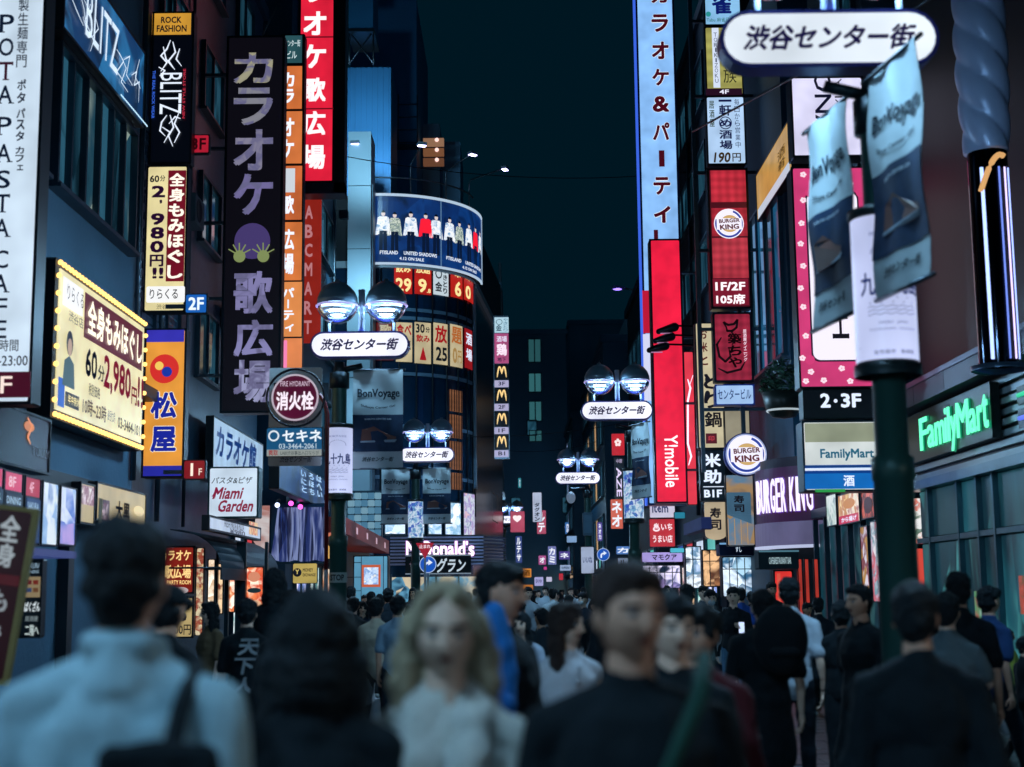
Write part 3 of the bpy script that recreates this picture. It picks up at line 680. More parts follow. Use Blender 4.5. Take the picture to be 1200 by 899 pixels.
for k in range(8):
    for j in range(5):
        if (k * 3 + j * 7) % 9 == 2: fwindow(B7, gx(674, 110) + j * 1.1 + .2, gx(674, 110) + j * 1.1 + .9, 3.6 + k * 1.9, 4.7 + k * 1.9, 110, pane=winmat((.25, .5, .8)[(k + j) % 3], 33 + (k + j) % 3))
# unseen lit shop rooms, added beside the photographer to side-light the near faces
def unseen_shop(name, lb, X, s, y0, y1, tint, shelves):
    r = thing(name, lb, 'building', (X, y0, 0)); L_ = y1 - y0
    def bx(a, b, c, d, e, f, nm, m): MB().box(min(s * a, s * b), max(s * a, s * b), c, d, e, f).build(nm, m, r)
    wm = pm('#b8c4c8', .6, var=.1); bx(0, 5, 0, L_, .0, .1, 'floor', wm); bx(0, 5, 0, L_, 3.1, 3.3, 'ceiling', wm); bx(4.85, 5, 0, L_, .1, 3.1, 'back_wall', wm); bx(0, 4.85, 0, .15, .1, 3.1, 'side_wall', wm); bx(0, 4.85, L_ - .15, L_, .1, 3.1, 'side_wall', wm)
    bx(-.15, 6, 0, L_, 3.302, 13, 'upper_wall', DCON)
    for k in range(4): bx(.6 + k * 1.0, .72 + k * 1.0, .8, L_ - .8, 3.0, 3.06, 'added_tube_light', em(tint, 7, light=True))
    for k in range(shelves):
        q = 1.0 + k * (L_ - 2) / shelves; bx(2.2, 4.6, q, q + .5, .1, 1.7, 'shelf', photo(('#c86048', '#e8dcb0', '#3c6c90', '#d8e4e8', '#4a8c60'), 6, .15, 70 + k))
    for k in range(6): yy = k * L_ / 5; bx(-.06, .06, max(0, yy - .05), min(L_, yy + .05), .1, 3.1, 'mullion', FRM)
    bx(-.06, .06, 0, L_, 2.3, 2.4, 'transom', FRM)
    for k in range(5): bx(-.02, .01, k * L_ / 5 + .06, (k + 1) * L_ / 5 - .06, .12, 2.28, 'pane', glass_clear())
    return r
unseen_shop('added_shop_right', 'bright shop room added to side-light the near faces, outside the picture to the right', 6.7, 1, -5, 5.8, '#fff0dc', 4)
unseen_shop('added_shop_left', 'bright shop room added to side-light the near faces, outside the picture to the left', -6.3, -1, -6, 5.8, '#d0ecff', 4)
B8 = building('office_block', 'low far block behind the crowd under the small signs', gx(560, 130), gx(720, 130), 130, 140, gz(640, 560, 130), pm('#54809a', .7))
for i in range(9): fwindow(B8, gx(566 + i * 16, 130), gx(577 + i * 16, 130), gz(640, 600 + (i % 3) * 12, 130), gz(640, 588 + (i % 3) * 12, 130), 130, pane=em(('#2c6f88', '#5a70b0', '#807050')[i % 3], .4))
# ------------------------------------------------------------------ right side
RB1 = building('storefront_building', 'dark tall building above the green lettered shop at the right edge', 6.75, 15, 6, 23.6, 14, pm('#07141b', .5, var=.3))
RB2 = building('cafe_building', 'dark building behind the pink sign on the right', 6.5, 15, 24.9, 29.4, 15, DCON)
for k in range(3): window(RB2, 6.5, 25.3, 29.1, 5.4 + k * 2.9, 7.4 + k * 2.9, -1, n=4, pane=[winmat(.5, 8), winmat(.8, 9)])
RB3 = building('slatted_building', 'dark building with tall slatted windows under a tan slanting sign', 6.2, 15, 31.2, 39.5, 16, DKBL)
window(RB3, 6.2, 31.5, 38.9, 6.9, 11.0, -1, n=7, pane=[winmat(.9, 10, ('#0a2c44', '#1c5478', '#0c3048')), winmat(.3, 11)], frame=pm('#35586c', .4, .3))
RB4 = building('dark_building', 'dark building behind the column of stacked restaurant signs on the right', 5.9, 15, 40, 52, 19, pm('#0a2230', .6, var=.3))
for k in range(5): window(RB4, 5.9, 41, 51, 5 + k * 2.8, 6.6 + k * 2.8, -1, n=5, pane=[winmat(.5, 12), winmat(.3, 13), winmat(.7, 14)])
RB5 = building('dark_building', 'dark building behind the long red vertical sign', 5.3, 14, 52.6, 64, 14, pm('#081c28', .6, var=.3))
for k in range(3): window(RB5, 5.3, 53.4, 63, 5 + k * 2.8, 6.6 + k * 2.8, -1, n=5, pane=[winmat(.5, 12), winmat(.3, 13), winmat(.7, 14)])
PB2 = roofbox('pale_slab_building', 'pale blue slab end wall left of the tall light blue sign', (737, 368, 760, 640), 66, 12, pm('#6f98ac', .6, var=.15, vscale=.3))
q = roofbox('rooftop_screen', 'small pink brick rooftop screen on top of the pale slab', (737, 349, 760, 367.5), 65.8, .6, pm('#3a2020', .6), 0, 'wall')
hw = (gx(760, 65.8) - gx(737, 65.8)) / 2; hz = gz(748, 349, 65.8) - gz(748, 367.5, 65.8)
for i in range(6):
    for j in range(5): MB().box(-hw + .02 + i * hw / 3, -hw + (i + 1) * hw / 3 - .02, -.03, -.001, .02 + j * hz / 5, (j + 1) * hz / 5 - .02).build('brick', em('#a85c54', .5), q)

SHOPC = [photo(c_, 2.6, k_, 100 + i_, light=True) for i_, (c_, k_) in enumerate(((('#e8f4ff', '#8ab8e0', '#ffffff', '#406890'), 1.3), (('#ffe0b0', '#c07840', '#fff0d8', '#603820'), 1.1), (('#c8e0ff', '#6080d0', '#f0e8ff', '#283870'), 1.2), (('#ffd0d0', '#c04050', '#fff4f0', '#601828'), .9), (('#d8fff4', '#40a0a0', '#f0ffff', '#185058'), 1.1)))]
for b_, X_, ya_, yb_, s_ in ((RB4, 5.9, 41, 51.5, -1), (RB5, 5.3, 53, 63.6, -1), (B6b, 4.2, 65, 83.5, -1), (B6c, 3.6, 86, 108.5, -1), (B5, gx(588, 66), 66.4, 77.6, 1), (LB3, -5.9, 38.2, 46, 1), (LB2, -6.6, 33.2, 36.2, 1)):
    n_ = max(2, int((yb_ - ya_) / 2.4)); w_ = (yb_ - ya_) / n_
    for q_ in range(n_):
        pn = SHOPC[(q_ * 2 + int(abs(X_) * 3)) % 5]; window(b_, X_, ya_ + q_ * w_ + .1, ya_ + (q_ + 1) * w_ - .15, .35, 2.5, s_, n=2, pane=pn, name='shop_window')
        window(b_, X_, ya_ + q_ * w_ + .15, ya_ + (q_ + 1) * w_ - .2, 2.7, 3.25, s_, n=1, pane=em(('#d8e8ff', '#d04048', '#3c68c8', '#f0b868', '#c8a0e8', '#58c0b8')[(q_ + int(X_)) % 6], .9, light=True, tex='glow'), name='fascia_sign')
# ================================================================== STREET LAMPS with the arch shaped name boards
PUR = em('#221a5c', .7); POLEG = pm('#2c5650', .4, .2, bump=.1, var=.25, vscale=2, name='green painted steel'); POLED = pm('#16262c', .4, .4)
SH = pm('#566e7e', .32, .2, name='dark enamel')
LP_FACE = em('#f0f1ff', 1.15, light=True, tex='glow')
def street_lamp(X, Y, side, label, banner=(1, 1), byaw=0, photo_wrap=None, wrap=True, detail=True, faces=True, sign_k=None):
    """side = +1: the head reaches to the right of the post"""
    r = thing('street_lamp', 'twin lamp: ' + label if False else label, 'street lamp', (X, Y, 0), 0, 'twin globe street lamps along the street'); o = .31 * side
    MB().lathe([(.13, 0), (.13, 2.35), (.14, 2.36), (.14, 2.5), (.11, 2.52), (.11, 4.75)], seg=16).build('pole', POLEG, r)
    MB().lathe([(.145, .1), (.145, .4), (.0, .4)], seg=16).build('pole_collar', POLED, r)
    MB().lathe([(.06, 4.7), (.15, 4.72), (.15, 4.95), (.09, 4.97), (.07, 5.12)], seg=16).build('pole_head', POLED, r)
    MB().tube([(-.02, 0, 4.98), (o * 1.1, 0, 5.06)], .045, 8).build('bracket_arm', POLED, r)
    hw, hh, zc, b = .75, .205, 5.37, .2
    def stad(hw, hh, n=10):
        p = []
        for cx, a0 in ((hw - hh, -90), (-(hw - hh), 90)):
            for k in range(n + 1): a = math.radians(a0 + 180 * k / n); p.append((o + cx + hh * math.cos(a), zc + hh * math.sin(a)))
        return p
    s = MB().prism(stad(hw, hh), -.09, .09).build('name_board', pm('#3a3a86', .35, .2), r)
    m = LP_FACE if sign_k is None else em('#e4eef8', sign_k, tex='glow')
    MB().prism(stad(hw - .03, hh - .03), -.098, -.089).build('board_face', m, s); MB().prism(stad(hw - .03, hh - .03), .089, .098).build('board_face', m, s)
    mb = MB(); place_glyphs(mb, '渋谷センター街', o - hw * .79, o + hw * .79, zc - hh * .43, zc + hh * .46, -.103, .045, .3, res=3 if detail else 1); mb.build('lettering', em('#1b1450', .6), s)
    MB().tube([(o + .02, 0, zc + hh - .02), (o + .02, 0, zc + .86)], .05, 10).build('mast', pm('#c0c8e0', .4, .3), r)
    MB().tube([(o - .4, 0, zc + .62), (o + .44, 0, zc + .62)], .03, 6).build('cross_arm', POLED, r)
    for sx in (-1, 1):
        c = (o + .02 + sx * .37, 0, zc + .66)
        sh = MB().lathe([(.0, .37), (.03, .36), (.04, .325), (.12, .30), (.20, .245), (.27, .16), (.305, .07), (.315, -.03), (.30, -.03), (.25, .12), (.0, .24)], c, 20).build('lamp_shade', SH, r)
        MB().lathe([(0, .22), (.16, .17), (.25, .09), (.29, -.01), (.298, -.03)], c, 20).build('reflector', pm('#e4e6f4', .4), sh)
        gl = MB().lathe([(.31, -.035), (.295, -.12), (.25, -.20), (.18, -.27), (.09, -.31), (.03, -.32), (0, -.32)], c, 20).build('lamp_globe', glass_clear(), r)
        MB().lathe([(.318, -.036), (.335, -.05), (.318, -.066)], c, 20).build('globe_ring', em('#b9a8e8', .8), sh)
        MB().lathe([(.225, -.12), (.29, -.10), (.29, -.112), (.225, -.135)], c, 20).build('louvre', pm('#e8e8f4', .35, .1), gl)
        MB().lathe([(.19, -.20), (.235, -.18), (.235, -.186), (.19, -.208)], c, 20).build('louvre', pm('#e8e8f4', .35, .1), gl)
        MB().ball((c[0], c[1], c[2] - .125), (.13, .13, .095), 14, 10).build('bulb', em('#a4daff', 800.0, light=True), gl)
        MB().tube([(c[0] + sx * .12, 0, zc + hh * .6), (c[0] + sx * .12, 0, zc + hh + .14)], .022, 6).build('finial', pm('#c0c8e0', .4), r)
    # banners
    for k, sx in enumerate((-1, 1)):
        if not banner[k]: continue
        bn = thing('street_banner', label_b(label, sx), 'banner', (X + (.13 * math.sin(byaw) if abs(byaw) > .5 else 0), Y + (-.13 * math.cos(byaw) if abs(byaw) > .5 else .22), 3.5), byaw, 'cloth banners on the street lamps')
        MB().tube([(sx * .1, 0, 1.53), (sx * .98, 0, 1.53)], .016, 6).build('top_rod', STEEL, bn); MB().tube([(sx * .1, 0, .02), (sx * .98, 0, .02)], .016, 6).build('bottom_rod', STEEL, bn)
        x0, x1 = (.18, .94) if sx > 0 else (-.94, -.18); cm = (x0 + x1) / 2
        def wav(x, z): return .018 * math.sin(z * 7 + x * 4 + X) + .012 * math.sin(x * 15 + Y)
        def cloth(za, zb, m, nm, off=0, par=None):
            mb = MB(); nx, nz = 10, 14; vs = [(x0 + (x1 - x0) * i / nx, wav(x0 + (x1 - x0) * i / nx, za + (zb - za) * j / nz) + off, za + (zb - za) * j / nz) for j in range(nz + 1) for i in range(nx + 1)]
            n = len(vs); vs += [(a, b_ + .004, c_) for a, b_, c_ in vs]
            fs = [(j * (nx + 1) + i, j * (nx + 1) + i + 1, (j + 1) * (nx + 1) + i + 1, (j + 1) * (nx + 1) + i) for j in range(nz) for i in range(nx)]
            fs += [tuple(q + n for q in f[::-1]) for f in fs]; mb.add(vs, fs, 0, True); return mb.build(nm, m, par or bn)
        cl = cloth(.02, 1.53, BANM, 'cloth')
        cloth(.28, .84, BANPIC, 'printed_picture', -.006, cl)
        def printed(body, a, b_, c_, d_, m, sh_=0, bold=.03, arcm=0):
            mb = MB(); place_glyphs(mb, body, a, b_, c_, d_, 0, bold, sh_, res=2)
            for i, (x, y, z) in enumerate(mb.v):
                if arcm: z += arcm * ((x - cm) / (x1 - x0) * 2) ** 2
                mb.v[i] = (x, wav(x, z) - .009, z)
            mb.build('lettering', m, cl)
        printed('BonVoyage', x0 + .07, x1 - .05, 1.07, 1.24, BANT); 
        if detail: printed('Shibuya Center Gai', x0 + .12, x1 - .12, .92, .965, BANT, 0, .03, .09)
        mb = MB(); 
        for i in range(14):
            t0, t1 = -1 + i / 7, -1 + (i + 1) / 7; f_ = lambda t: (cm + t * .26, .93 + .07 * t * t)
            (xa, za), (xb, zb2) = f_(t0), f_(t1); mb.add([(xa, wav(xa, za) - .008, za - .012), (xb, wav(xb, zb2) - .008, zb2 - .012), (xb, wav(xb, zb2) - .008, zb2 + (.004 if detail else .02)), (xa, wav(xa, za) - .008, za + (.004 if detail else .02))], [(0, 1, 2, 3)])
        if not detail: mb.build('smile_mark', BANT, cl)
        # a shoe in the picture
        mb = MB(); pts = [(-.26, .45), (-.22, .42), (.2, .42), (.27, .46), (.28, .5), (.16, .54), (.04, .6), (-.06, .66), (-.16, .63), (-.24, .62)]
        mb.add([(cm + p[0], wav(cm + p[0], p[1]) - .012, p[1]) for p in pts], [tuple(range(len(pts)))]); mb.build('printed_shoe', pm('#6a4a44', .6), cl)
        mb = MB(); mb.add([(cm + p[0], wav(cm + p[0], p[1]) - .014, p[1]) for p in ((-.27, .42), (.26, .42), (.29, .46), (-.26, .445))], [(0, 1, 2, 3)]); mb.build('printed_sole', pm('#8aa0b0', .6), cl)
        printed('SHIBUYA CENTER GAI', cm - .2, cm + .2, .76, .785, pm('#c0ccd4', .6), 0, .02)
        printed('渋谷センター街', cm - .24, cm + .24, .13, .2, BANT, .3)
    if wrap:
        R_ = .2; hz = 1.0; z0 = 3.12
        wp = thing('pole_advert', 'white advert sleeve with sea waves wrapped round ' + label.split(',')[0] if not photo_wrap else 'blue picture sleeve wrapped round ' + label.split(',')[0], 'advert', (X, Y, z0), 0, 'advert sleeves round the lamp posts')
        MB().lathe([(R_ + .02, -.08), (R_ + .02, 0), (R_, .001), (R_, hz), (R_ + .02, hz + .001), (R_ + .02, hz + .05), (.1, hz + .05)], seg=24).build('sleeve', pm('#2c3a3c', .4, .4), wp)
        MB().lathe([(R_ + .004, .015), (R_ + .004, hz - .015)], seg=32, smooth=True).build('print', photo_wrap or WRAPM, wp)
        def wt(body, u0, u1, v0, v1, m, **k): mb = MB(); place_glyphs(mb, body, u0, u1, v0, v1, 0, **k); bend(mb, R_ + .009); mb.build('lettering', m, wp)
        TX = em('#16307a', .6); TL = em('#7684c0', .6)
        if not photo_wrap:
            wt('九十九島', -.22, .22, .44, .6, TX, bold=.03)
            if detail:
                wt('WE ARE 99 ISLANDS', -.14, .14, .84, .87, TL, bold=.01); wt('SASEBO   JAPAN', -.1, .1, .24, .265, TL, bold=.01); wt('KUJUKUSHIMA  NAGASAKI', -.16, .16, .2, .22, TL, bold=.01); wt('佐世保市   長崎県', -.14, .14, .045, .075, TX, bold=.01)
            mb = MB()
            for row in range(3):
                for i in range(18):
                    xa, xb = -.17 + i * .019, -.17 + (i + 1) * .019; f_ = lambda x: .31 + row * .025 + .006 * math.sin(x * 90 + row)
                    mb.add([(xa, 0, f_(xa)), (xb, 0, f_(xb)), (xb, 0, f_(xb) + .006), (xa, 0, f_(xa) + .006)], [(0, 1, 2, 3)])
            for i in range(5):
                for j in range(2):
                    x = -.15 + i * .075 + j * .03; z = .385 + j * .03; mb.add([(x - .008, 0, z), (x + .008, 0, z), (x, 0, z + .012)], [(0, 1, 2)])
            for i in range(16):
                a = math.radians(i * 180 / 15); x, z = .13 * math.cos(a), .72 + .07 * math.sin(a)
                mb.add([(x - .006, 0, z), (x + .006, 0, z), (x + .006, 0, z + .01), (x - .006, 0, z + .01)], [(0, 1, 2, 3)])
            mb.box(-.26, .26, -.0005, 0, .1, .106); bend(mb, R_ + .009); mb.build('printed_waves', TL, wp)
    return r
def label_b(label, sx): return ('cloth banner on the left arm of ' if sx < 0 else 'cloth banner on the right arm of ') + label.split(',')[0]
BANM = pm('#b4c2c6', .8, bump=.15, bscale=80, var=.1, name='banner cloth'); BANT = pm('#0e2430', .8)
BANPIC = pm('#1c3450', .7, var=.6, vscale=9)
WRAPM = em('#ccd6ff', .95, tex='glow')
BLUEP = photo(('#1a2f9a', '#7fb6e0', '#dff0ff', '#2a54c8', '#58a0c0'), 9, .8, 3)
lampspec = [
 ((1050, 9.35, -1), 'the nearest lamp post, its board at the top right', (1, 1), math.radians(-80), None, True),
 ((397, 21.2, 1), 'the green lamp post beside the hydrant sign', (0, 1), 0, None, True),
 ((742, 29.4, -1), 'the lamp post before the long red sign', (0, 1), math.radians(-66), BLUEP, True),
 ((487, 38.5, 1), 'the lamp post before the round corner building', (1, 1), 0, BLUEP, True),
 ((688, 47.0, -1), 'the lamp post with a grey box on its shaft', (0, 0), 0, None, False),
]
for (px, Y, sd), lb, bn, by, pw, wr_ in lampspec:
    if px == 1050: street_lamp(gx(px, Y) + .02, Y, sd, lb, bn, by, pw, wr_, True, sign_k=1.05)
    else: street_lamp(at(px, 560, Y).x, Y, sd, lb, bn, by, pw, wr_, Y < 40)
# unseen lamps at the street's spacing, added behind the photographer to light near figures
street_lamp(-2.6, 1.2, 1, 'added lamp post just behind the photographer, out of the picture', (0, 0), 0, None, False, False)
street_lamp(2.6, -9.5, -1, 'added lamp post farther back behind the photographer, out of the picture', (0, 0), 0, None, False, False)
for px, py, wd, dd in ((597, 614, 34, 74), (647, 633, 22, 108), (618, 628, 17, 125), (637, 652, 19, 0), (664, 640, 16, 0), (672, 612, 26, 0)):
    Y = 1667 * 1.5 / wd; p = at(px, py, Y)
    street_lamp(p.x - .31, Y, 1, {34: 'the far lamp post just beyond the round building', 22: 'the very small lamp post at the street bend', 17: 'the very small lamp post left of the street bend', 19: 'the low looking tiny lamp post above the crowd', 16: 'the farthest and smallest lamp post deep in the street', 26: 'the dim small lamp post between the white notice and the blue sign'}[wd], (wd == 34, 0), 0, None, False, False)
st_ = thing('pole_sticker', 'white stop band stuck round the green lamp post on the left', 'sticker', (at(397, 560, 21.2).x, 21.2, 1.82)); MB().lathe([(.134, 0), (.134, .15)], seg=20).build('band', pm('#a8b4b0', .6), st_)
mb = MB(); place_glyphs(mb, 'STOP', -.11, .11, .03, .12, 0, .03); bend(mb, .139); mb.build('lettering', pm('#283034', .6), st_)
# far hanging banner cloths and camera box on the fourth post
p = at(688, 600, 47); bx = thing('control_box', 'grey control box strapped to the lamp post under the dark sky', 'box', (p.x, 46.85, gz(688, 628, 47)))
MB().bbox(-.16, .16, -.2, 0, 0, .75, .03).build('casing', pm('#37586a', .4, .3), bx); MB().box(-.12, .12, -.215, -.201, .08, .66).build('door', pm('#42677c', .4, .3), bx)
cc = thing('security_camera', 'white domed security camera hanging under the fourth lamp board', 'camera', at(669, 583, 46.8))
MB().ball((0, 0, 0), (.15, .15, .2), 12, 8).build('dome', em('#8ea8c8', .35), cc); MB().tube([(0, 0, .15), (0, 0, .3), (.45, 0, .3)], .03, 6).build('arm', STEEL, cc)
pp = sign('notice_board', 'white notice poster tied to the fourth lamp post above the crowd', (680, 640, 697, 673), 46, t=.04, face=em('#b9c8e8', .7, tex='glow'), cat='poster')
pp.text('いいね', (683, 652, 694, 660), em('#405088', .6))
for (px, py, rad, d, lb) in ((707, 650, 7.5, 45.5, 'round blue traffic sign with a white bent arrow beside the fourth lamp post'), (501.5, 661.5, 10, 37.5, 'round blue traffic sign with a white bent arrow under the red triangle')):
    p = at(px, py, d); R_ = rad * d / FPX; ts = thing('traffic_sign', lb, 'traffic sign', p)
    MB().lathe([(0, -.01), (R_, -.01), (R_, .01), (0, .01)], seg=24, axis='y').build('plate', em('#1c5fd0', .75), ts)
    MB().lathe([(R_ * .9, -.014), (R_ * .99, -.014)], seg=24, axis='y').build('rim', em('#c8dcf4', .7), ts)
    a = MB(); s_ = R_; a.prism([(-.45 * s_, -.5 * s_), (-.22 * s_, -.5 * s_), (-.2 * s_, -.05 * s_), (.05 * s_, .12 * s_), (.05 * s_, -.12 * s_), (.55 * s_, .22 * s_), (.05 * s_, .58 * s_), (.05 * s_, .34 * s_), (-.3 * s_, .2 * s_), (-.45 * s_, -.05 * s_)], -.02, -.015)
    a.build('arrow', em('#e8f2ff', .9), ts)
    MB().tube([(0, .03, R_ * 1.2), (0, .03, -p.z)], .035, 8).build('post', pm('#8896a0', .4, .4), ts)
p = at(498, 644, 37.4); ts = thing('stop_sign', 'red inverted triangle stop sign above the blue arrow sign', 'traffic sign', p)
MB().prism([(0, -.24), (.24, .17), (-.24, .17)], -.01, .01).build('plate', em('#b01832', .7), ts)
mb = MB(); place_glyphs(mb, '止まれ', -.15, .15, .03, .13, -.014, .03); mb.build('lettering', em('#f0e0ec', .9), ts)
MB().tube([(0, .03, .1), (0, .03, -p.z)], .03, 8).build('post', pm('#8896a0', .4, .4), ts)
# ================================================================== SIGNS, LEFT
K1 = em('#0c1428', .5); MAR = em('#4a0f1e', .8, tex='glow'); CRM = em('#f0e2a8', .95, light=True, tex='glow'); WHB = em('#d4e8fa', .98, light=True, tex='glow')
# white vertical restaurant sign at the left edge
B = sign('vertical_sign', 'tall white vertical pasta cafe sign with black letters at the far left edge', (-50, -25, 46, 474), 15, t=.3, face=WHB, bracket=(-1, 4), anchor=20)
def serif_letter(B, ch, cx, cy, h, w_, m):
    B.text(ch, (cx - w_ / 2, cy - h / 2, cx + w_ / 2, cy + h / 2), m, .012, res=3, name='letter')
    sr = []
    if ch == 'P': sr = [(-.5, -.5, .1), (-.5, .46, 0)]
    if ch in 'PTF':
        x = {'P': -.36, 'T': 0, 'F': -.36}[ch]; B.plate((cx + (x - .22) * w_, cy + h * .46, cx + (x + .22) * w_, cy + h * .52), m, 'serif')
    if ch == 'T':
        for s in (-1, 1): B.plate((cx + s * w_ * .48 - .8, cy - h * .5, cx + s * w_ * .48 + .8, cy - h * .3), m, 'serif')
    if ch == 'A':
        for s in (-1, 1): B.plate((cx + s * w_ * .42 - w_ * .2, cy + h * .46, cx + s * w_ * .42 + w_ * .2, cy + h * .52), m, 'serif')
TXN = em('#10203a', .7)
ys = [28, 56, 84, 112, 149, 181, 212, 240, 269, 306, 334, 362, 388]
for ch, y in zip('POTAPASTACAFE', ys):
    c = 9 - (y / 400) * 6; serif_letter(B, ch, c, y, 21, 17, TXN if ch != 'T' or y != 84 else em('#3a1028', .8))
B.vtext('自家製生麺専門', (25, -30, 37, 84), TXN, .01, fill=.9)
B.vtext('ポタ', (24, 96, 34, 126), TXN, .03); B.vtext('パスタ', (23, 130, 33, 170), TXN, .03); B.vtext('カフェ', (22, 175, 32, 204), TXN, .03)
B.text('営業時間', (-20, 400, 26, 414), TXN, .01); B.text('11:00~23:00', (-30, 419, 37, 431), TXN, .01)
B.plate((-48, 438, 40, 468), em('#4a1026', .8, tex='glow'), 'floor_band'); B.text('1F', (-8, 443, 19, 463), em('#f4e0d8', .95), .01)
# graffiti lettered box above the windows
B = sign('lightbox_sign', 'blue lit lightbox with white graffiti lettering above the first floor windows', (70, 60, 168, 152), X=-5.95, xref=168, t=.25, face=photo(('#061a34', '#0e3c6c', '#2c7ab4', '#08203e'), 1.1, .8, 2), rim=.04)
GW = em('#d8ecff', 1.05)
B.text('BLITZ', (99, 8, 139, 66), GW, 0, .1)
for s in ([(92, -10), (97, 10), (100, 34), (96, 20)], [(97, 0), (104, 14), (106, 40)], [(104, 5), (98, 24), (108, 48), (104, 60)], [(138, 62), (146, 80), (140, 96), (148, 108)], [(143, 70), (150, 66), (146, 88), (153, 100)], [(152, 88), (158, 84), (155, 100), (161, 96), (160, 120)], [(161, 70), (156, 90), (162, 104)], [(134, 58), (142, 72), (134, 84), (144, 98)], [(108, 18), (112, 34), (104, 44)], [(78, -8), (86, 12), (94, 30)]):
    B.stroke(s, 1.8, GW)
for q in range(16): B.disc(139 + q * 1.75, 112 + q * 2.35, 1.1, em('#bfe8ff', 1.2), 'bulb')
# rock fashion sign and graffiti vertical
B = sign('vertical_sign', 'black vertical sign with white graffiti letters under a small orange ROCK FASHION panel', (177, 14, 226, 192), 25, t=.25, face=em('#050914', .6), bracket=(-1, 3))
B.plate((178.5, 16, 224, 41), em('#e0a33a', .85, tex='glow'), 'top_panel'); B.text('ROCK', (189, 20, 213, 27.5), K1, .03); B.text('FASHION', (184, 30, 219, 38), K1, .03)
B.text('BLITZ', (188, 86, 213, 134), em('#e4eeff', 1.1), .0, 0, -PI / 2)
for s in ([(200, 48), (196, 58), (189, 66), (196, 74), (189, 84)], [(203, 50), (206, 62), (198, 72), (205, 82)], [(211, 58), (207, 70), (213, 78)], [(192, 56), (195, 70), (203, 80)], [(196, 136), (190, 144), (188, 154), (194, 160)], [(200, 136), (204, 150), (198, 160), (203, 172)], [(210, 134), (205, 146), (211, 156), (205, 168)], [(191, 150), (200, 156), (193, 168)], [(187, 80), (194, 84), (188, 90)], [(212, 140), (206, 138), (199, 146)]): B.stroke(s, 1.8, em('#e4eeff', 1.1))
B.text('THE REAL ROCK WEAR', (179, 84, 182.5, 140), em('#3a6ae0', .9), .02, 0, -PI / 2); B.text('NEW STYLE STORE', (215, 82, 218, 140), em('#c03048', .9), .02, 0, PI / 2)
def floorplate(lb, r, d, col, txt, small=None, tc='#e8f4ff'):
    B = sign('floor_sign', lb, r, d, t=.12, face=em(col, .85, tex='glow'), rim=.015); x0, y0, x1, y1 = r
    B.text(txt, (x0 + 4, y0 + 4, x1 - (4 if not small else 10), y1 - 4), em(tc, 1.0), .03, keep=len(txt) < 2)
    if small: B.text(small, (x1 - 8, y0 + 10, x1 - 4, y1 - 5), em(tc, .8), .02)
    MB().box(-B.w / 2 - .35, -B.w / 2 - .001, .03, .08, B.h * .3, B.h * .5).build('bracket', STEEL, B.root)
floorplate('small red illuminated 3F plate beside the graffiti sign', (220.5, 158, 245.5, 180), 25.3, '#c02038', '3F', tc='#28060c')
B = sign('vertical_sign', 'cream vertical massage sign with a maroon band and black price 2,980 yen', (170, 194, 219, 366), 24.6, t=.25, face=CRM, bracket=(-1, 3))
B.plate((196, 200, 217, 330), em('#7a1226', .85, tex='glow'), 'band'); B.vtext('全身もみほぐし', (197.5, 202, 215.5, 328), em('#fff4e4', 1.05), .04)
B.text('60', (176, 206, 187, 214), K1, .03); B.text('分', (188, 206, 194, 213), K1, .02)
DP = em('#2a0a34', .7); B.vtext('2,980円', (177, 217, 193, 314), DP, .04); B.text('!!', (179, 314, 192, 327), DP, .04)
B.plate((172, 336, 217, 355), em('#ffffff', .95), 'name_plate', .03); B.text('りらくる', (176, 339, 209, 351), K1, .01); B.text('渋谷店', (184, 357, 203, 363), K1, .0)
floorplate('small blue illuminated 2F plate below the cream vertical sign', (217, 344.5, 243, 367.5), 24.4, '#1c6ac8', '2F')
ORG = em('#e89a3c', 1.0, light=True, tex='glow')
B = sign('vertical_sign', 'orange vertical restaurant sign with blue ends, a red bowl disc and two blue kanji', (168, 385, 217, 560), 24.2, t=.28, face=ORG, bracket=(-1, 2))
B.plate((170, 387, 216, 401), em('#3a36b8', .9, tex='glow'), 'end_band'); B.plate((168, 546, 214, 559), em('#2a2ea8', .9, tex='glow'), 'end_band')
B.disc(193, 432.5, 17, em('#d8302c', .95), 'bowl_disc'); B.disc(187, 429, 5, em('#f4c860', 1.0), 'rice_dot'); B.disc(196, 436, 6, em('#1c38a8', .9), 'bowl_dot'); 
B.text('松', (177, 459, 208, 491), em('#1d2a9c', .9), .045, outline=em('#fff4d8', 1.0)); B.text('屋', (177, 500, 207, 530), em('#1d2a9c', .9), .045, outline=em('#fff4d8', 1.0))
floorplate('small red illuminated 1F plate below the orange vertical sign', (215, 539, 241, 562), 24.1, '#8a1420', '1', 'F', '#ffe8d8')
# post that carries the stack
mb = MB(); mb.box(-.06, .06, 0, .12, 0, gz(172, 0, 25.3)); sp_ = thing('sign_post', 'dark steel post carrying the stacked signs at the left building corner', 'post', (at(168, 400, 25.4).x - .1, 25.5, 0)); mb.build('shaft', STEEL, sp_)
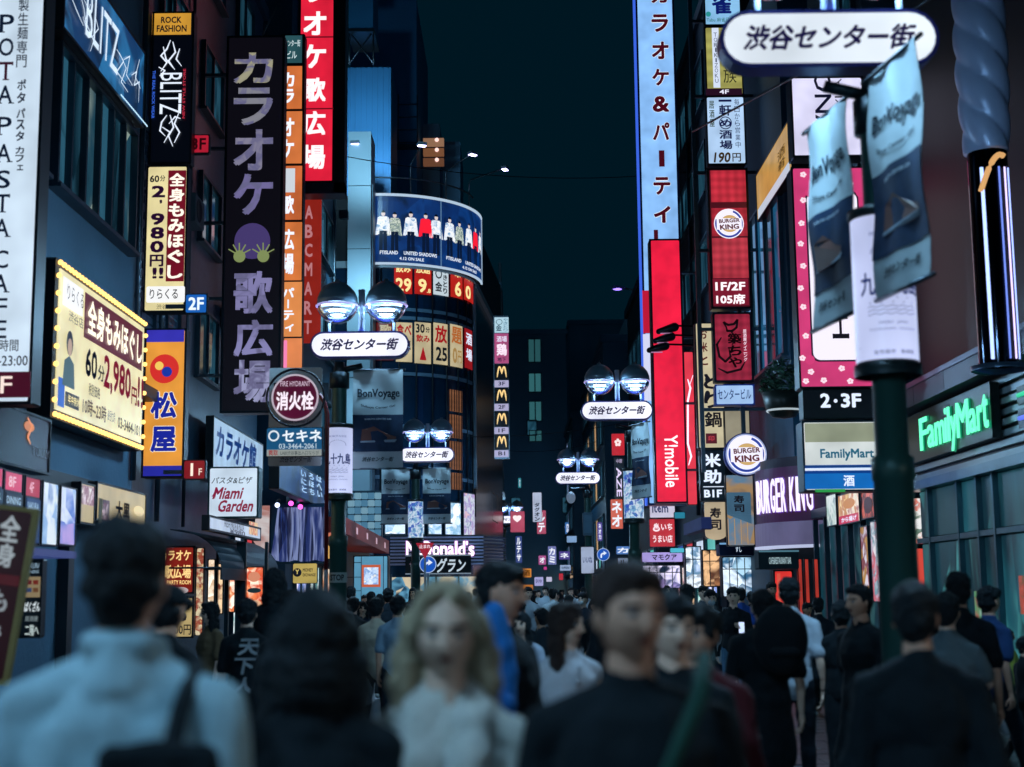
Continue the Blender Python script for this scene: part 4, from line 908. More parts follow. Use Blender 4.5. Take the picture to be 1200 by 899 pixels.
# big cream sign framed by bulbs
B = sign('wall_sign', 'big cream massage wall sign framed in round bulbs with a maroon headline', (60, 376, 168, 530), X=-5.88, xref=168, t=.3, body=pm('#0a1018', .5), face=None)
u0, u1, v0, v1 = -B.w / 2, B.w / 2, 0, B.h
MB().box(u0 + .14, u1 - .12, -.02, -.001, .12, v1 - .12).build('face', em('#efe4b2', 1.0, light=True, tex='glow'), B.root)
bu = MB().ball((0, 0, 0), .036, 8, 6).mesh('bulb', em('#ffca70', 2.2))
for k in range(29):
    for z in (.05, v1 - .05):
        o = bpy.data.objects.new('bulb', bu); C.objects.link(o); o.parent = B.root; o.location = (u0 + .1 + (B.w - .2) * k / 28, -.03, z)
for k in range(1, 9):
    for x in (u0 + .06, u1 - .05):
        o = bpy.data.objects.new('bulb', bu); C.objects.link(o); o.parent = B.root; o.location = (x, -.03, v1 * k / 9)
def L(body, a, b_, c_, d_, m, **k):   # fractions of the face
    mb = MB(); place_glyphs(mb, body, u0 + B.w * a, u0 + B.w * b_, v1 * c_, v1 * d_, B.nl() - .012, **k); return mb.build('lettering', m, B.root)
mb = MB(); mb.box(u0 + B.w * .27, u1 - B.w * .055, -.03, -.022, v1 * .6, v1 * .9); mb.build('headline_band', em('#611022', .85, tex='glow'), B.root)
B.lay = .03
L('全身もみほぐし', .29, .93, .63, .87, em('#fff6e0', 1.05), bold=.035)
L('60', .28, .4, .35, .54, K1, bold=.03); L('分', .41, .48, .36, .47, K1, bold=.02); L('2,980', .47, .79, .3, .56, em('#7a1430', .85), bold=.03)
L('円', .8, .87, .31, .44, em('#7a1430', .85), bold=.03); L('!!', .875, .95, .31, .54, em('#7a1430', .85), bold=.03); L('税別価格', .31, .43, .23, .31, K1, bold=.01)
mb = MB(); mb.box(u0 + B.w * .1, u0 + B.w * .23, -.045, -.04, v1 * .1, v1 * .19); mb.build('plate', K1, B.root); L('年中無休', .11, .22, .115, .175, CRM, bold=.01)
L('10時~23時', .25, .5, .09, .2, em('#3a1410', .8), bold=.02); L('(最終受付22時)', .51, .6, .1, .19, K1, bold=.0); L('03-3464-1011', .63, .93, .09, .17, K1, bold=.02)
mb = MB(); mb.box(u0 + B.w * .045, u0 + B.w * .235, -.045, -.04, v1 * .72, v1 * .9); mb.build('name_plate', em('#ffffff', .95), B.root); L('りらくる', .06, .22, .76, .86, K1, bold=.0); L('渋谷店', .08, .22, .63, .7, K1, bold=.0)
mb = MB(); n = 12; cx = u0 + B.w * .12
mb.add([(cx + .14 * math.cos(2 * PI * i / n), -.05, v1 * .5 + .17 * math.sin(2 * PI * i / n)) for i in range(n)], [tuple(range(n))], 1)
mb.add([(cx + .09 * math.cos(2 * PI * i / n), -.053, v1 * .475 + .12 * math.sin(2 * PI * i / n)) for i in range(n)], [tuple(range(n))], 0)
mb.add([(cx - .26, -.05, v1 * .22), (cx + .26, -.05, v1 * .22), (cx + .2, -.05, v1 * .38), (cx, -.05, v1 * .42), (cx - .2, -.05, v1 * .38)], [(0, 1, 2, 3, 4)], 2); mb.build('printed_portrait', [em('#c8a890', .8), K1, em('#4a6a70', .6)], B.root)
mb = MB(); mb.box(u0 + .15, u0 + B.w * .09, -.045, -.04, v1 * .08, v1 * .26); mb.build('blue_mark', em('#1c5ac0', .9), B.root)
# dark fascia with copper emblem beneath
B = sign('shop_fascia', 'dark fascia with a copper figure emblem below the white vertical sign', (-30, 478, 58, 548), X=-5.7, xref=20, t=.2, face=pm('#0a141c', .25, .4))
B.disc(33, 500, 6, em('#d8803c', .8), 'emblem'); B.stroke([(31, 490), (36, 500), (31, 512), (34, 520)], 5, em('#e89050', .9)); B.text('TULLY', (36, 526, 56, 536), em('#50606c', .5), .0)
# lit shop boards on the ground floor
cols = [(('#d02a5a', '#e0709a'), '8F'), (('#b01c40', '#d06080'), '4F'), (None, ''), (None, '')]
xs = [(-24, 2, 0), (2.5, 25, 1), (27, 46, 2), (48, 67, 3), (69, 88, 4)]
for x0, x1, k in xs:
    yt = 545 + (x0 + 24) * .27; yb = 640
    lb = ['lit shop directory board at the extreme left edge', 'lit shop directory board with a pink 8F top and dark print', 'lit shop directory board with a red 4F top and blue print', 'tall pale blue lit display board third from the left', 'tall lilac and blue lit display board nearest the corner'][k]
    fc = em('#0b2238', .6) if k < 3 else photo((('#a8c8f4', '#dfeaff', '#5a80d8', '#c4a8e8') if k == 4 else ('#bfe0ff', '#8fb8e8', '#e8f4ff', '#4a7ac0')), 2.2, .9, k, light=True)
    B = sign('shop_board', lb, (x0, yt, x1, yb), X=-5.65, t=.12, face=fc, rim=.02, group='lit shop boards along the left ground floor')
    if k < 3:
        B.plate((x0 + 1, yt + 2, x1 - 1, yt + 23), em(('#c8305c', '#d8406c', '#b41c3c')[k], .9, tex='glow'), 'top_panel'); B.text(('9F', '8F', '4F')[k], (x0 + 6, yt + 6, x1 - 8, yt + 19), em('#f4d0dc', .8), .02)
        B.plate((x0 + 1.5, yt + 26, x1 - 1.5, yb - 4), em(('#12304c', '#0c2038', '#183c70')[k], .8, tex='glow'), 'menu_panel')
        B.text(('BAR', 'DINING', 'SAKURA')[k], (x0 + 3, yt + 30, x1 - 3, yt + 39), em('#a8c8e0', .8), .02); B.text(('個室宴会', '個室和食', 'ダイニング')[k], (x0 + 3, yt + 44, x1 - 3, yt + 51), em('#a8c8e0', .7), .0)
B = sign('shop_canopy_edge', 'lilac lit canopy lip under the row of shop boards', (-30, 641, 90, 650), X=-5.6, t=.5, body=em('#46549a', .5), cat='canopy')
for (x0, x1, k) in ((93, 110, 0), (112, 170, 1)):
    B = sign('shop_window', ['cream lit shop window with small product prints, the narrow one', 'cream lit shop window with dark kanji and bottle prints, the wide one'][k], (x0, 566 + (x0 - 93) * .27, x1, 615), X=-5.9, t=.15, face=em('#cdb98a', .8, light=True, tex='glow'), cat='window')
    if k == 0:
        B.plate((95, 570, 109, 592), photo(('#e8d8e0', '#8a4a60', '#f4f0e8'), 9, .9, 4), 'print')
    else:
        B.plate((119, 586, 127, 612), photo(('#a03060', '#301020', '#e0c0c8'), 8, .8, 5), 'print'); B.text('大黒', (134, 588, 151, 611), K1, .04); B.plate((114, 584, 118, 613), pm('#7a6a4c', .5), 'post')
        B.disc(161, 599, 6, em('#e8d4a0', 1), 'print')
# tall standing signboard, panels under the first boards
B = sign('standing_signboard', 'tall black standing signboard with small flag prints and white brush letters', (20, 655, 49, 748), 13.5, t=.12, face=em('#071018', .7), cat='signboard')
B.text('SAKURA', (31, 660, 48, 666), em('#9ab8cc', .8), .01); B.text('DINING', (31, 668, 48, 672), em('#9ab8cc', .7), .01); B.plate((30, 676, 48, 700), em('#a89470', .6, tex='glow'), 'panel')
for i in range(2):
    for j in range(2): B.plate((32 + i * 8, 680 + j * 9, 38 + i * 8, 685 + j * 9), em(('#6a2028', '#3a4a70', '#7a2a20', '#704a30')[i * 2 + j], .7), 'printed_flag')
B.text('ばくざん', (30, 705, 48, 717), em('#dce8ee', .9), .03, .2); B.text('居酒屋', (31, 722, 46, 728), em('#8a9aa0', .7), .01); B.text('二階へ', (31, 732, 47, 745), em('#c8d8d8', .8), .02)
# leaning banner at the bottom left
B = sign('leaning_banner', 'leaning maroon banner with gold edge and white characters at the lower left edge', (-40, 592, 13, 800), 9.0, t=.05, body=pm('#a8935a', .55, bump=.3), face=em('#230d14', .8, tex='glow'), rim=.028, cat='banner', anchor=-14)
B.root.rotation_euler.y = math.radians(8); zb_ = B.root.location.z; MB().tube([(-.1, .04, .3), (-.1, .04, -zb_ / math.cos(.14) + .06)], .02, 8).lathe([(0, -zb_), (.18, -zb_), (.18, -zb_ + .08), (0, -zb_ + .1)], (-.1, .04, 0), 16).build('stand', pm('#2a3036', .5), B.root)
B.text('全', (-24, 603, 0, 634), em('#a8b4bc', .75), .03); B.text('身', (-24, 636, -2, 664), em('#a8b4bc', .75), .03); B.text('も', (-24, 690, -3, 716), em('#9aa4ac', .7), .03); B.text('み', (-24, 726, -5, 750), em('#9aa4ac', .7), .03)
B.plate((-38, 640, -26, 700), em('#0e3c4c', .6), 'blue_corner'); B.plate((-37, 672, 8, 684), em('#4a1820', .7), 'mid_band')
# tall black karaoke sign
B = sign('vertical_sign', 'tall black karaoke sign with huge pale characters left of the orange strip sign', (262, 42, 331, 484), 29, t=.35, body=pm('#10202a', .4, .4), face=em('#0e0c14', .8), rim=.045, bracket=(-1, 5))
KC = [('カ', 62, 98, '#a8a48a'), ('ラ', 103, 147, '#8a8a96'), ('オ', 152, 200, '#8c88a0'), ('ケ', 204, 252, '#7870a4'), ('歌', 318, 368, '#8a86b8'), ('広', 375, 418, '#8e8cc0'), ('場', 422, 472, '#a2a4cc')]
for ch, a, b_, c in KC: B.text(ch, (274, a, 320, b_), photo((c, c, '#6c6a90', c), 3, .8, ord(ch) % 7), .035, res=3, name='letter')
B.disc(296, 283, 21, em('#4c3f78', .8), 'round_mark')
for cx, s in ((281, 1), (309, -1)):
    HM = em('#94a468', .7); B.disc(cx, 301, 7, HM, 'hand_palm')
    for q, an in enumerate((-60, -30, 0, 30, 62)):
        a = math.radians(an - 90); B.stroke([(cx, 300), (cx + 14 * math.cos(a), 300 + 14 * math.sin(a))], 3.6, HM, 'hand_finger')
# orange strip sign behind it
B = sign('vertical_sign', 'narrow orange strip sign of stacked lit panels between the black and the red karaoke signs', (326, 40, 355, 484), 30.6, t=.3, body=pm('#16232c', .4, .4), face=None, rim=.02)
B.plate((330, 42, 354, 74), em('#2e5a62', .8, tex='glow'), 'name_panel'); B.text('センター街', (334, 47, 352, 55), em('#c8dce0', .9), .02); B.text('ビル', (336, 60, 348, 69), em('#c8dce0', .9), .02)
seg = [(78, 128, 'カラ'), (131, 192, 'オケ'), (195, 258, '歌'), (261, 329, '広場'), (331, 395, 'パーティ'), (397, 480, '')]
for k, (a, b_, t_) in enumerate(seg):
    B.plate((333, a, 354, b_), em(('#d8743c', '#d87840', '#cf6a3a', '#e07c40', '#e89050', '#e88a54')[k], .95, light=(k % 2 == 0), tex='glow'), 'lit_panel')
    if k == 2: B.plate((334, 198, 346, 226), em('#d8e0e8', .9), 'white_patch')
    if t_: B.vtext(t_, (331, a + 6 if k != 2 else 228, 345, b_ - 5), em('#eef2ff', 1.0), .04)
for k in range(18): B.disc(332.5, 86 + k * 10.2, 2.2, em('#50305a', .7), 'stud')
B.plate((328.5, 330, 331, 480), em('#b0c8ff', 1.2), 'neon_edge'); B.plate((333, 400, 337, 480), em('#f080b0', 1.1), 'neon_edge')
# big red karaoke sign
B = sign('vertical_sign', 'big red vertical karaoke sign with white characters and a black side return', (350, -30, 392, 214), 33, t=.45, body=pm('#1a0a12', .4, .2), face=em('#e2203c', 1.05, light=True, tex='glow'), rim=.04)
B.vtext('ラオケ歌広場', (355, -30, 382, 204), em('#ffecf0', 1.1), .04, fill=.72)
for y in (43, 127): B.plate((351, y, 391, y + 1.6), em('#7a1020', .7), 'joint')
MB().box(B.w / 2 + .01, B.w / 2 + .26, -.02, .5, -.25, B.h).build('side_return', pm('#12101a', .4, .3), B.root)
MB().box(-B.w / 2, B.w / 2 + .26, -.02, .5, -.28, -.005).build('bottom_tray', pm('#3a2a3a', .4, .3), B.root)
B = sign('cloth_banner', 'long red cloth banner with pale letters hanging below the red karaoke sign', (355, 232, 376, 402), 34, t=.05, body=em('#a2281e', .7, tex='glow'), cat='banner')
B.vtext('ABCMART', (357, 238, 366, 395), em('#d08a90', .7), .03, fill=.7)
# miami garden box
B = sign('lightbox_sign', 'square white lit box sign with red script lettering above the dark awning', (244, 547, 303, 607), 27.4, t=.4, body=pm('#1c4a50', .4, .3), face=em('#cfe2f4', 1.0, light=True, tex='glow'), rim=.03)
B.text('パスタ&ピザ', (248, 559, 296, 567), em('#2a3a4a', .7), .01, .25); RS = em('#8a1440', .85)
B.text('Miami', (249, 571, 286, 585), RS, .03, .35); B.text('Garden', (256, 586, 297, 600), RS, .03, .35); B.stroke([(249, 582), (254, 574), (252, 584)], 1.6, RS)
B = sign('menu_board', 'white slanted menu board with a drink picture under the square script sign', (244, 611, 305, 628), X=-5.35, t=.12, face=em('#c4d4ec', .85, light=True, tex='glow'), rim=.04, xref=275, cat='menu board')
B.text('FRESH PASTA & PIZZA', (262, 612, 285, 620), em('#304060', .7), .01); B.plate((291, 612, 301, 627), photo(('#d04028', '#f0d0a0', '#802018'), 8, .9, 2), 'print'); B.text('¥980', (268, 621, 286, 627), em('#303858', .7), .01)
B = sign('wall_sign', 'white slanted karaoke fascia with dark blue characters above the square script sign', (249, 494, 308, 556), X=-6.2, t=.15, face=em('#a8c4e0', .8, light=True, tex='glow'), xref=262)
B.text('カラオケ館', (252, 508, 300, 546), em('#123a7c', .8), .04, .15)
# dark awning with brackets
aw = thing('awning', 'dark cloth awning curving over the warm shopfront below the script sign', 'awning', (-5.4, 26.2, gz(290, 668, 29)))
L1 = 6.4
mb = MB(); n = 8
pr = [(-.9 + .95 * math.sin(k * PI / 2 / n), .95 * math.cos(k * PI / 2 / n) * .75) for k in range(n + 1)]
for k in range(n):
    (xa, za), (xb, zb2) = pr[k], pr[k + 1]; mb.add([(xa, 0, za), (xb, 0, zb2), (xb, L1, zb2), (xa, L1, za), (xa, 0, za - .02), (xb, 0, zb2 - .02), (xb, L1, zb2 - .02), (xa, L1, za - .02)], [(0, 1, 2, 3), (7, 6, 5, 4), (0, 4, 5, 1), (3, 2, 6, 7)], 0, True)
mb.build('canvas', pm('#33424c', .6, bump=.3, var=.2), aw)
for k in range(5): MB().tube([(-.9, k * L1 / 4, .0), (.04, k * L1 / 4, 0)], .02, 6).build('support_bar', STEEL, aw)
MB().box(.035, .06, 0, L1, -.22, -.001).build('valance', pm('#26333c', .7, bump=.3), aw)
# warm shopfront posters
POST = [('cream panel with orange fish print in the warm shopfront, left one', (268, 664, 276, 718), ('#f0c8a0', '#d06a3a', '#fff0e0', '#a03820')), ('orange and cream food poster with a dark fish in the warm shopfront', (288, 664, 309, 720), ('#f4d0b8', '#e07848', '#c84a2c', '#ffe8d0')), ('narrow cream lit door panel beside the red karaoke poster', (243, 655, 252, 725), ('#e8d8c0', '#c8a888', '#f8f0e0')), ('tall warm lit inner panel behind the long haired woman', (255, 660, 262, 720), ('#c8906a', '#e8c8a0', '#703020'))]
for k, (lb, r, cl) in enumerate(POST):
    B = sign('shop_poster', lb, r, 28.6 + .0 * k, t=.05, face=photo(cl, 5, 1.3, k, light=True), rim=.02, cat='poster')
    if k == 1:
        B.disc(298, 692, 8, em('#20343c', .7), 'printed_fish', 3); B.disc(298, 676, 7, em('#e09070', .9), 'printed_dish', 6); B.disc(300, 710, 7, em('#f0b890', .9), 'printed_dish', 7)
for x0, x1 in ((252.5, 255), (263, 267.5), (276.5, 287.5), (309.5, 313)):
    a, b_ = gx(x0, 28.5), gx(x1, 28.5); pl = thing('door_post', 'dark metal door post ' + {252.5: 'right of the narrow cream panel', 263: 'left of the fish print panel', 276.5: 'wide, between the two food posters', 309.5: 'right of the dark fish poster'}[x0], 'post', ((a + b_) / 2, 28.5, .1)); MB().bbox(-(b_ - a) / 2, (b_ - a) / 2, 0, .12, 0, 2.6, .01).build('shaft', pm('#18303a', .35, .4), pl)
B = sign('shop_poster', 'red karaoke poster with gold characters beside the shop entrance', (192, 640, 228, 696), 26.6, t=.1, face=em('#8c2216', .8, light=True, tex='glow'), cat='poster'); GD = em('#ffd890', .95)
B.text('カラオケ', (188, 645, 224, 657), GD, .03); B.text('歌広場', (193, 662, 224, 678), GD, .03); B.text('PARTY ROOM', (196, 680, 224, 685), GD, .02)
B.disc(212, 692, 9, em('#c8b8b8', .8), 'printed_dome', 4)
B = sign('shop_poster', 'cream price poster with a large 5 below the red karaoke poster', (197, 699, 227, 748), 26.5, t=.1, face=em('#c8b078', .8, light=True, tex='glow'), cat='poster'); B.text('5', (212, 713, 219, 728), K1, .04); B.text('時間 円', (200, 704, 224, 710), K1, .01); B.text('500円', (200, 732, 224, 744), K1, .02)
B = sign('shop_poster', 'narrow cream and red poster strip to the right of the karaoke poster', (229.5, 642, 238.5, 745), 26.7, t=.08, face=photo(('#e8c88a', '#a04030', '#f0e0b8', '#604028'), 8, .8, 6), rim=.01, cat='poster')
# blue boards and the purple screened box
B = sign('wall_screen', 'dark blue slanted wall board with pale blocky text above the purple curtain', (326, 548, 386, 586), X=-4.9, t=.2, face=photo(('#051c40', '#0c3a78', '#04122c'), 1.5, .7, 7), xref=356)
for k in range(9): B.text('いろはにほへとち'[k % 8], (352 + (k % 3) * 9, 552 + (k // 3) * 9 + (k % 3) * 3, 358 + (k % 3) * 9, 559 + (k // 3) * 9 + (k % 3) * 3), em('#a8ccf0', .85), .03)
cu = thing('curtain_box', 'glass fronted box with a pleated blue violet curtain over the yellow sign', 'window box', at(350, 658, 34.5))
mb = MB(); n = 60; w2 = 33 / FPX * 34.5; vs = []
for j, z in enumerate((0, .62, 1.3)):
    for i in range(n + 1):
        x = -w2 * (1 - .12 * j) + (2 * w2 - w2 * .12 * j) * i / n; vs.append((x, .04 * math.sin(i * 1.4) - .0, z + (0 if j == 2 else (.03 * math.sin(i * .3)))))
fs = [(j * (n + 1) + i, j * (n + 1) + i + 1, (j + 1) * (n + 1) + i + 1, (j + 1) * (n + 1) + i) for j in range(2) for i in range(n)]
mb.add(vs, fs, 0, True); mb.build('curtain', photo(('#0c1440', '#2c3c80', '#98a8e0', '#101440', '#3c58a8'), 1.4, .6, 8, stretch=(5, 1, .5)), cu)
MB().box(-w2, w2, -.08, -.05, -.06, -.005).build('bottom_rail', FRM, cu); MB().box(-w2, w2, .08, .14, 0, 1.4).build('backing', DKBL, cu)
MB().prism([(-w2 - .05, 0), (-w2 - .04, 1.35), (-w2 - .35, 1.35), (-w2 - .42, .5)], 0, .05).build('side_flag', photo(('#d0603c', '#e8e0e0', '#b04a30'), 1.5, .7, 3), cu)
for k, (px, py) in enumerate(((341, 590), (352, 594), (325, 592))): 
    f = thing('spotlight', ['pink spotlight above the pleated curtain, the middle one', 'pink spotlight above the pleated curtain, the right one', 'pale spotlight above the pleated curtain, the left one'][k], 'lamp', at(px, py, 34)); MB().ball((0, 0, 0), .06, 10, 8).build('bulb', em(('#ff50d0', '#ff50c0', '#c8d8ff')[k], 3), f); MB().cap((0, .05, .06), .05, (0, .2, .12), .05, 8).build('housing', FRM, f)
B = sign('hanging_sign', 'small yellow hanging sign with a round black emblem above the dark crowd', (343, 660, 372, 684), 31, t=.08, face=em('#c8b060', .85, light=True, tex='glow'), rim=.01)
B.disc(348.5, 671, 5, K1, 'emblem'); B.text('Y', (346.3, 667.5, 350.7, 673), em('#d8c070', .9), .03); B.text('MONEY', (355, 666, 367, 670), K1, .02); B.text('EXCHANGE', (355, 672, 370, 675.5), K1, .02)
# red canopy and little shop under it
p0, p1 = at(405, 606, 37), at(456, 634, 46.6); cn = thing('red_canopy', 'red shop canopy slanting toward the round corner building', 'canopy', p0)
d = p1 - p0; MB().add([(0, 0, 0), (d.x, d.y, d.z), (d.x, d.y, d.z - .42), (0, 0, -.42), (-1.3, 0, .05), (d.x - 1.3, d.y, d.z + .05), (d.x - 1.3, d.y, d.z - .35), (-1.3, 0, -.35)], [(0, 1, 2, 3), (4, 5, 1, 0), (7, 3, 2, 6), (4, 0, 3, 7), (5, 6, 2, 1), (4, 7, 6, 5)]).build('fascia', pm('#a03430', .5, var=.2), cn)
for k in range(4):
    q = p0 + d * (.2 + k * .22); mb = MB(); mb.add([(0, 0, -.12), (0, .9, -.12 + d.z / d.y * .9), (0, .9, -.3 + d.z / d.y * .9), (0, 0, -.3)], [(0, 1, 2, 3)]); mb.build('white_mark', em('#e0b8c8', .7), cn, (q.x - p0.x + .012, q.y - p0.y, q.z - p0.z))
MB().box(-1.2, -.05, -.001, .01, -.5, -.4).build('light_strip', em('#e08060', .8), cn)
B = sign('shop_kiosk', 'pale blue lit shop front with a glowing menu screen under the red canopy', (414, 651, 455, 706), 43, t=.6, face=em('#5a98b8', .9, light=True, tex='glow'), cat='kiosk')
B.plate((424, 662, 446, 688), em('#c85c38', .9), 'screen_frame'); B.plate((426.5, 665, 443.5, 685), photo(('#ffffff', '#c8e0ff', '#80a8e0', '#fff8e8'), 8, 1, 1), 'screen')
for y in (659, 676, 692): B.plate((415, y, 423, y + .8), FRM, 'shelf_line')
for x in (423, 449): B.plate((x, 652, x + .8, 705), FRM, 'mullion')
# fire hydrant sign on its red and white pole
p = at(383, 560, 20.6); HP = thing('hydrant_pole', 'thin red and white pole holding the round fire hydrant sign', 'pole', (p.x, 20.6, 0)); zz = gz(383, 470, 20.6)
MB().tube([(0, 0, 2.0), (0, 0, zz - .2), (-.04, 0, zz - .03), (-.12, 0, zz + .1)], .03, 8).build('red_tube', pm('#7a1420', .4), HP); MB().lathe([(.031, 1.3), (.031, 2.0)], seg=10).build('white_band', pm('#b0b0b8', .5), HP); MB().lathe([(.03, 0), (.03, 1.3)], seg=10).build('lower_tube', pm('#7a1420', .4), HP)
a = at(346, 466, 20.4); HS = thing('hydrant_sign', 'round maroon fire hydrant sign with white kanji in a steel hoop', 'sign', a); R_ = 28 * 20.4 / FPX
mb = MB(); n = 36; pts = [((R_ * 1.22) * math.cos(2 * PI * i / n), .02, (R_ * 1.22) * math.sin(2 * PI * i / n)) for i in range(n + 1)]; mb.tube(pts, .018, 6, cap=False); mb.build('hoop', pm('#1a2430', .4, .4), HS)
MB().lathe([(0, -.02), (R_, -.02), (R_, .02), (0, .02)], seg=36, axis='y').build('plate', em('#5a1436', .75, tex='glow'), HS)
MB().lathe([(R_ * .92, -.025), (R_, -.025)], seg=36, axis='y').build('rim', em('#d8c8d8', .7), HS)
Bh = Board(HS, a, 0); Bh.lay = .024; Bh.text('消火栓', (324, 459, 368, 481), em('#f4e8f4', 1.0), .035); Bh.text('FIRE HYDRANT', (329, 447, 364, 453), em('#d8c0d4', .8), .01)
B = sign('hanging_cloth', 'silver grey street banner hanging behind the round hydrant sign', (315, 431, 377, 546), 21.3, t=.03, body=pm('#b4c0c4', .7, bump=.2, var=.2), cat='banner')
B.text('P', (321, 449, 327, 457), K1, .01); B.text('e', (366, 451, 371, 457), K1, .01); B.text('渋谷センター街', (328, 534, 366, 542), K1, .01, .3); B.text('Shibuya Center Gai', (330, 492, 366, 497), K1, .01)
B = sign('hanging_sign', 'blue pawn shop sign with white katakana and a phone number under the hydrant sign', (312, 501, 378, 535), 20.5, t=.06, face=em('#1e6496', .7, tex='glow'), rim=.008)
B.text('セキネ', (331, 504, 377, 518), em('#e8f0f8', .95), .03); B.disc(321, 511, 6.5, em('#e8f0f8', .9), 'emblem', inner=.7); B.text('03-3464-2061', (327, 520, 371, 526), em('#c8dce8', .8), .01)
B.plate((313, 527, 377, 534.5), em('#a8b0ac', .7), 'lower_strip'); B.text('買取', (315, 528, 326, 534), em('#a02c30', .8), .02); B.text('LABI渋谷裏出入口ならび', (329, 528.5, 374, 533.5), em('#20303c', .7), .0)
B = sign('vertical_sign', 'slim vertical sign stacking four golden arch squares beside the round corner building', (578.5, 370, 596.5, 538), 50, t=.18, body=pm('#8098a8', .4, .3), face=None, rim=.0, cat='sign')
B.plate((579.5, 372, 596, 390), em('#b8dcec', .9), 'panel'); B.text('〇', (581, 374, 589, 381), em('#204860', .8), .0); B.text('金', (581, 381, 588, 388), em('#204860', .8), .02); B.vtext('やきとり', (590, 373, 595, 389), em('#1c6a90', .8), .0)
B.plate((579.5, 391, 596, 426), em('#c0588c', .8, tex='glow'), 'panel'); B.text('鶏', (582, 403, 594, 417), em('#f4e0f0', 1), .04); B.text('酒場', (582, 394, 594, 401), em('#e8e0f8', .9), .02); B.text('地下', (583, 419, 593, 424), em('#202040', .8), .02)
for k, y in enumerate((427, 454.5, 482, 509)):
    B.plate((579.5, y, 596, y + 18.5), em('#080a10', .6), 'dark_square'); B.plate((579.5, y + 19, 596, y + 27), em('#b8b4d8', .85), 'floor_plate'); B.text(('3F', '2F', '1F', 'B1')[k], (584, y + 20.5, 592, y + 25), em('#202848', .8), .02)
    GA = em('#ffd890', 1.0)
    for s in (-1, 1):
        P_ = [(588 + s * 5.3 * t, y + 3.2 + (12 if t > .5 else 8) * (2 * t - 1) ** 2) for t in [i / 10 for i in range(11)]]
        B.stroke(P_, 1.7, GA, 'arch')
# ================================================================== SIGNS, RIGHT
B = sign('vertical_sign', 'very tall light blue karaoke and party sign with dark red characters', (751, -60, 797, 592), 43, t=.6, body=pm('#123a7a', .4, .2), face=em('#8fc4ff', 1.0, light=True, tex='glow'), rim=.06)
DR = em('#4a0c1c', .9); WO = em('#e4f2ff', 1.1)
for ch, a, b_ in (('カ', -14, 4), ('ラ', 17, 38), ('オ', 49, 70), ('ケ', 81, 101), ('&', 113, 132), ('パ', 144, 165), ('テ', 208, 229), ('ィ', 242, 262)): B.text(ch, (763 + a * .012, a, 783 + a * .012, b_), DR, .05, outline=WO, res=3)
B.plate((772, 177, 778.5, 196), DR, 'lettering'); 
B.plate((753, 341, 765, 391), em('#c01838', .95), 'red_patch'); B.plate((766, 270, 771, 282), DR, 'bar')
B.plate((754, 392, 762, 470), em('#d4d8f4', 1.0), 'white_patch')
MB().box(-B.w / 2 - .06, -B.w / 2 - .002, -.02, .3, 0, B.h).build('edge_tube', em('#3f6cf0', .9), B.root)
B = sign('vertical_sign', 'long glowing red vertical sign with white sideways phone shop lettering', (764.5, 280, 802, 590), 40, t=.5, body=pm('#2c0c28', .4, .3), face=em('#e81e40', 1.1, light=True, tex='glow'), rim=.05, bracket=(1, 4))
B.text('Y!mobile', (779, 510, 795, 571), em('#fff0f6', 1.15), .015, 0, -PI / 2)
# three small floodlights on long arms before the red sign
for k, (x, y) in enumerate(((782, 386), (778, 397), (771, 408))):
    f = thing('floodlight', ['dark floodlight on a long arm before the red sign, topmost', 'dark floodlight on a long arm before the red sign, middle one', 'dark floodlight on a long arm before the red sign, lowest'][k], 'floodlight', at(x, y, 39)); sx = 26 / FPX * 39
    MB().cap((-.24, 0, -.06), .08, (.2, 0, .06), .13, 10).build('housing', pm('#0c1016', .4, .3), f); MB().tube([(.2, .05, .1), (.22, .3, .16), (1.3 + .12 * k, .6, .16)], .03, 6).build('arm', pm('#161c24', .4, .4), f); MB().box(-.2, .12, -.09, .02, -.13, -.115).build('lens', em('#c090c0', .6), f)
B = sign('lightbox_sign', 'pinkish red side lit sign peeling away to the right of the long red sign', (803, 412, 815, 592), 40.4, t=.3, body=pm('#2c0c28', .4, .3), face=em('#e83c50', 1.0, light=True, tex='glow'), rim=.02)
B.stroke([(806, 445), (809, 455), (806, 470), (806, 520), (810, 535), (807, 545)], 2.2, em('#ffe8ff', 1.3), 'neon_line'); B.stroke([(812, 440), (808, 452)], 1.6, em('#ffe8ff', 1.2), 'neon_line')
sl = thing('street_light', 'lone violet street light reaching out from the pale slab building', 'street lamp', at(757, 343, 64)); MB().tube([(.1, 0, -.15), (-.5, 0, .1), (-1.0, 0, .22)], .04, 6).build('arm', STEEL, sl); MB().cap((-1.0, 0, .22), .07, (-1.45, 0, .26), .1, 10).build('head', pm('#5a50a0', .4), sl); MB().ball((-1.3, 0, .18), (.22, .1, .06), 10, 6).build('bulb', em('#9a7cff', 2.4), sl)
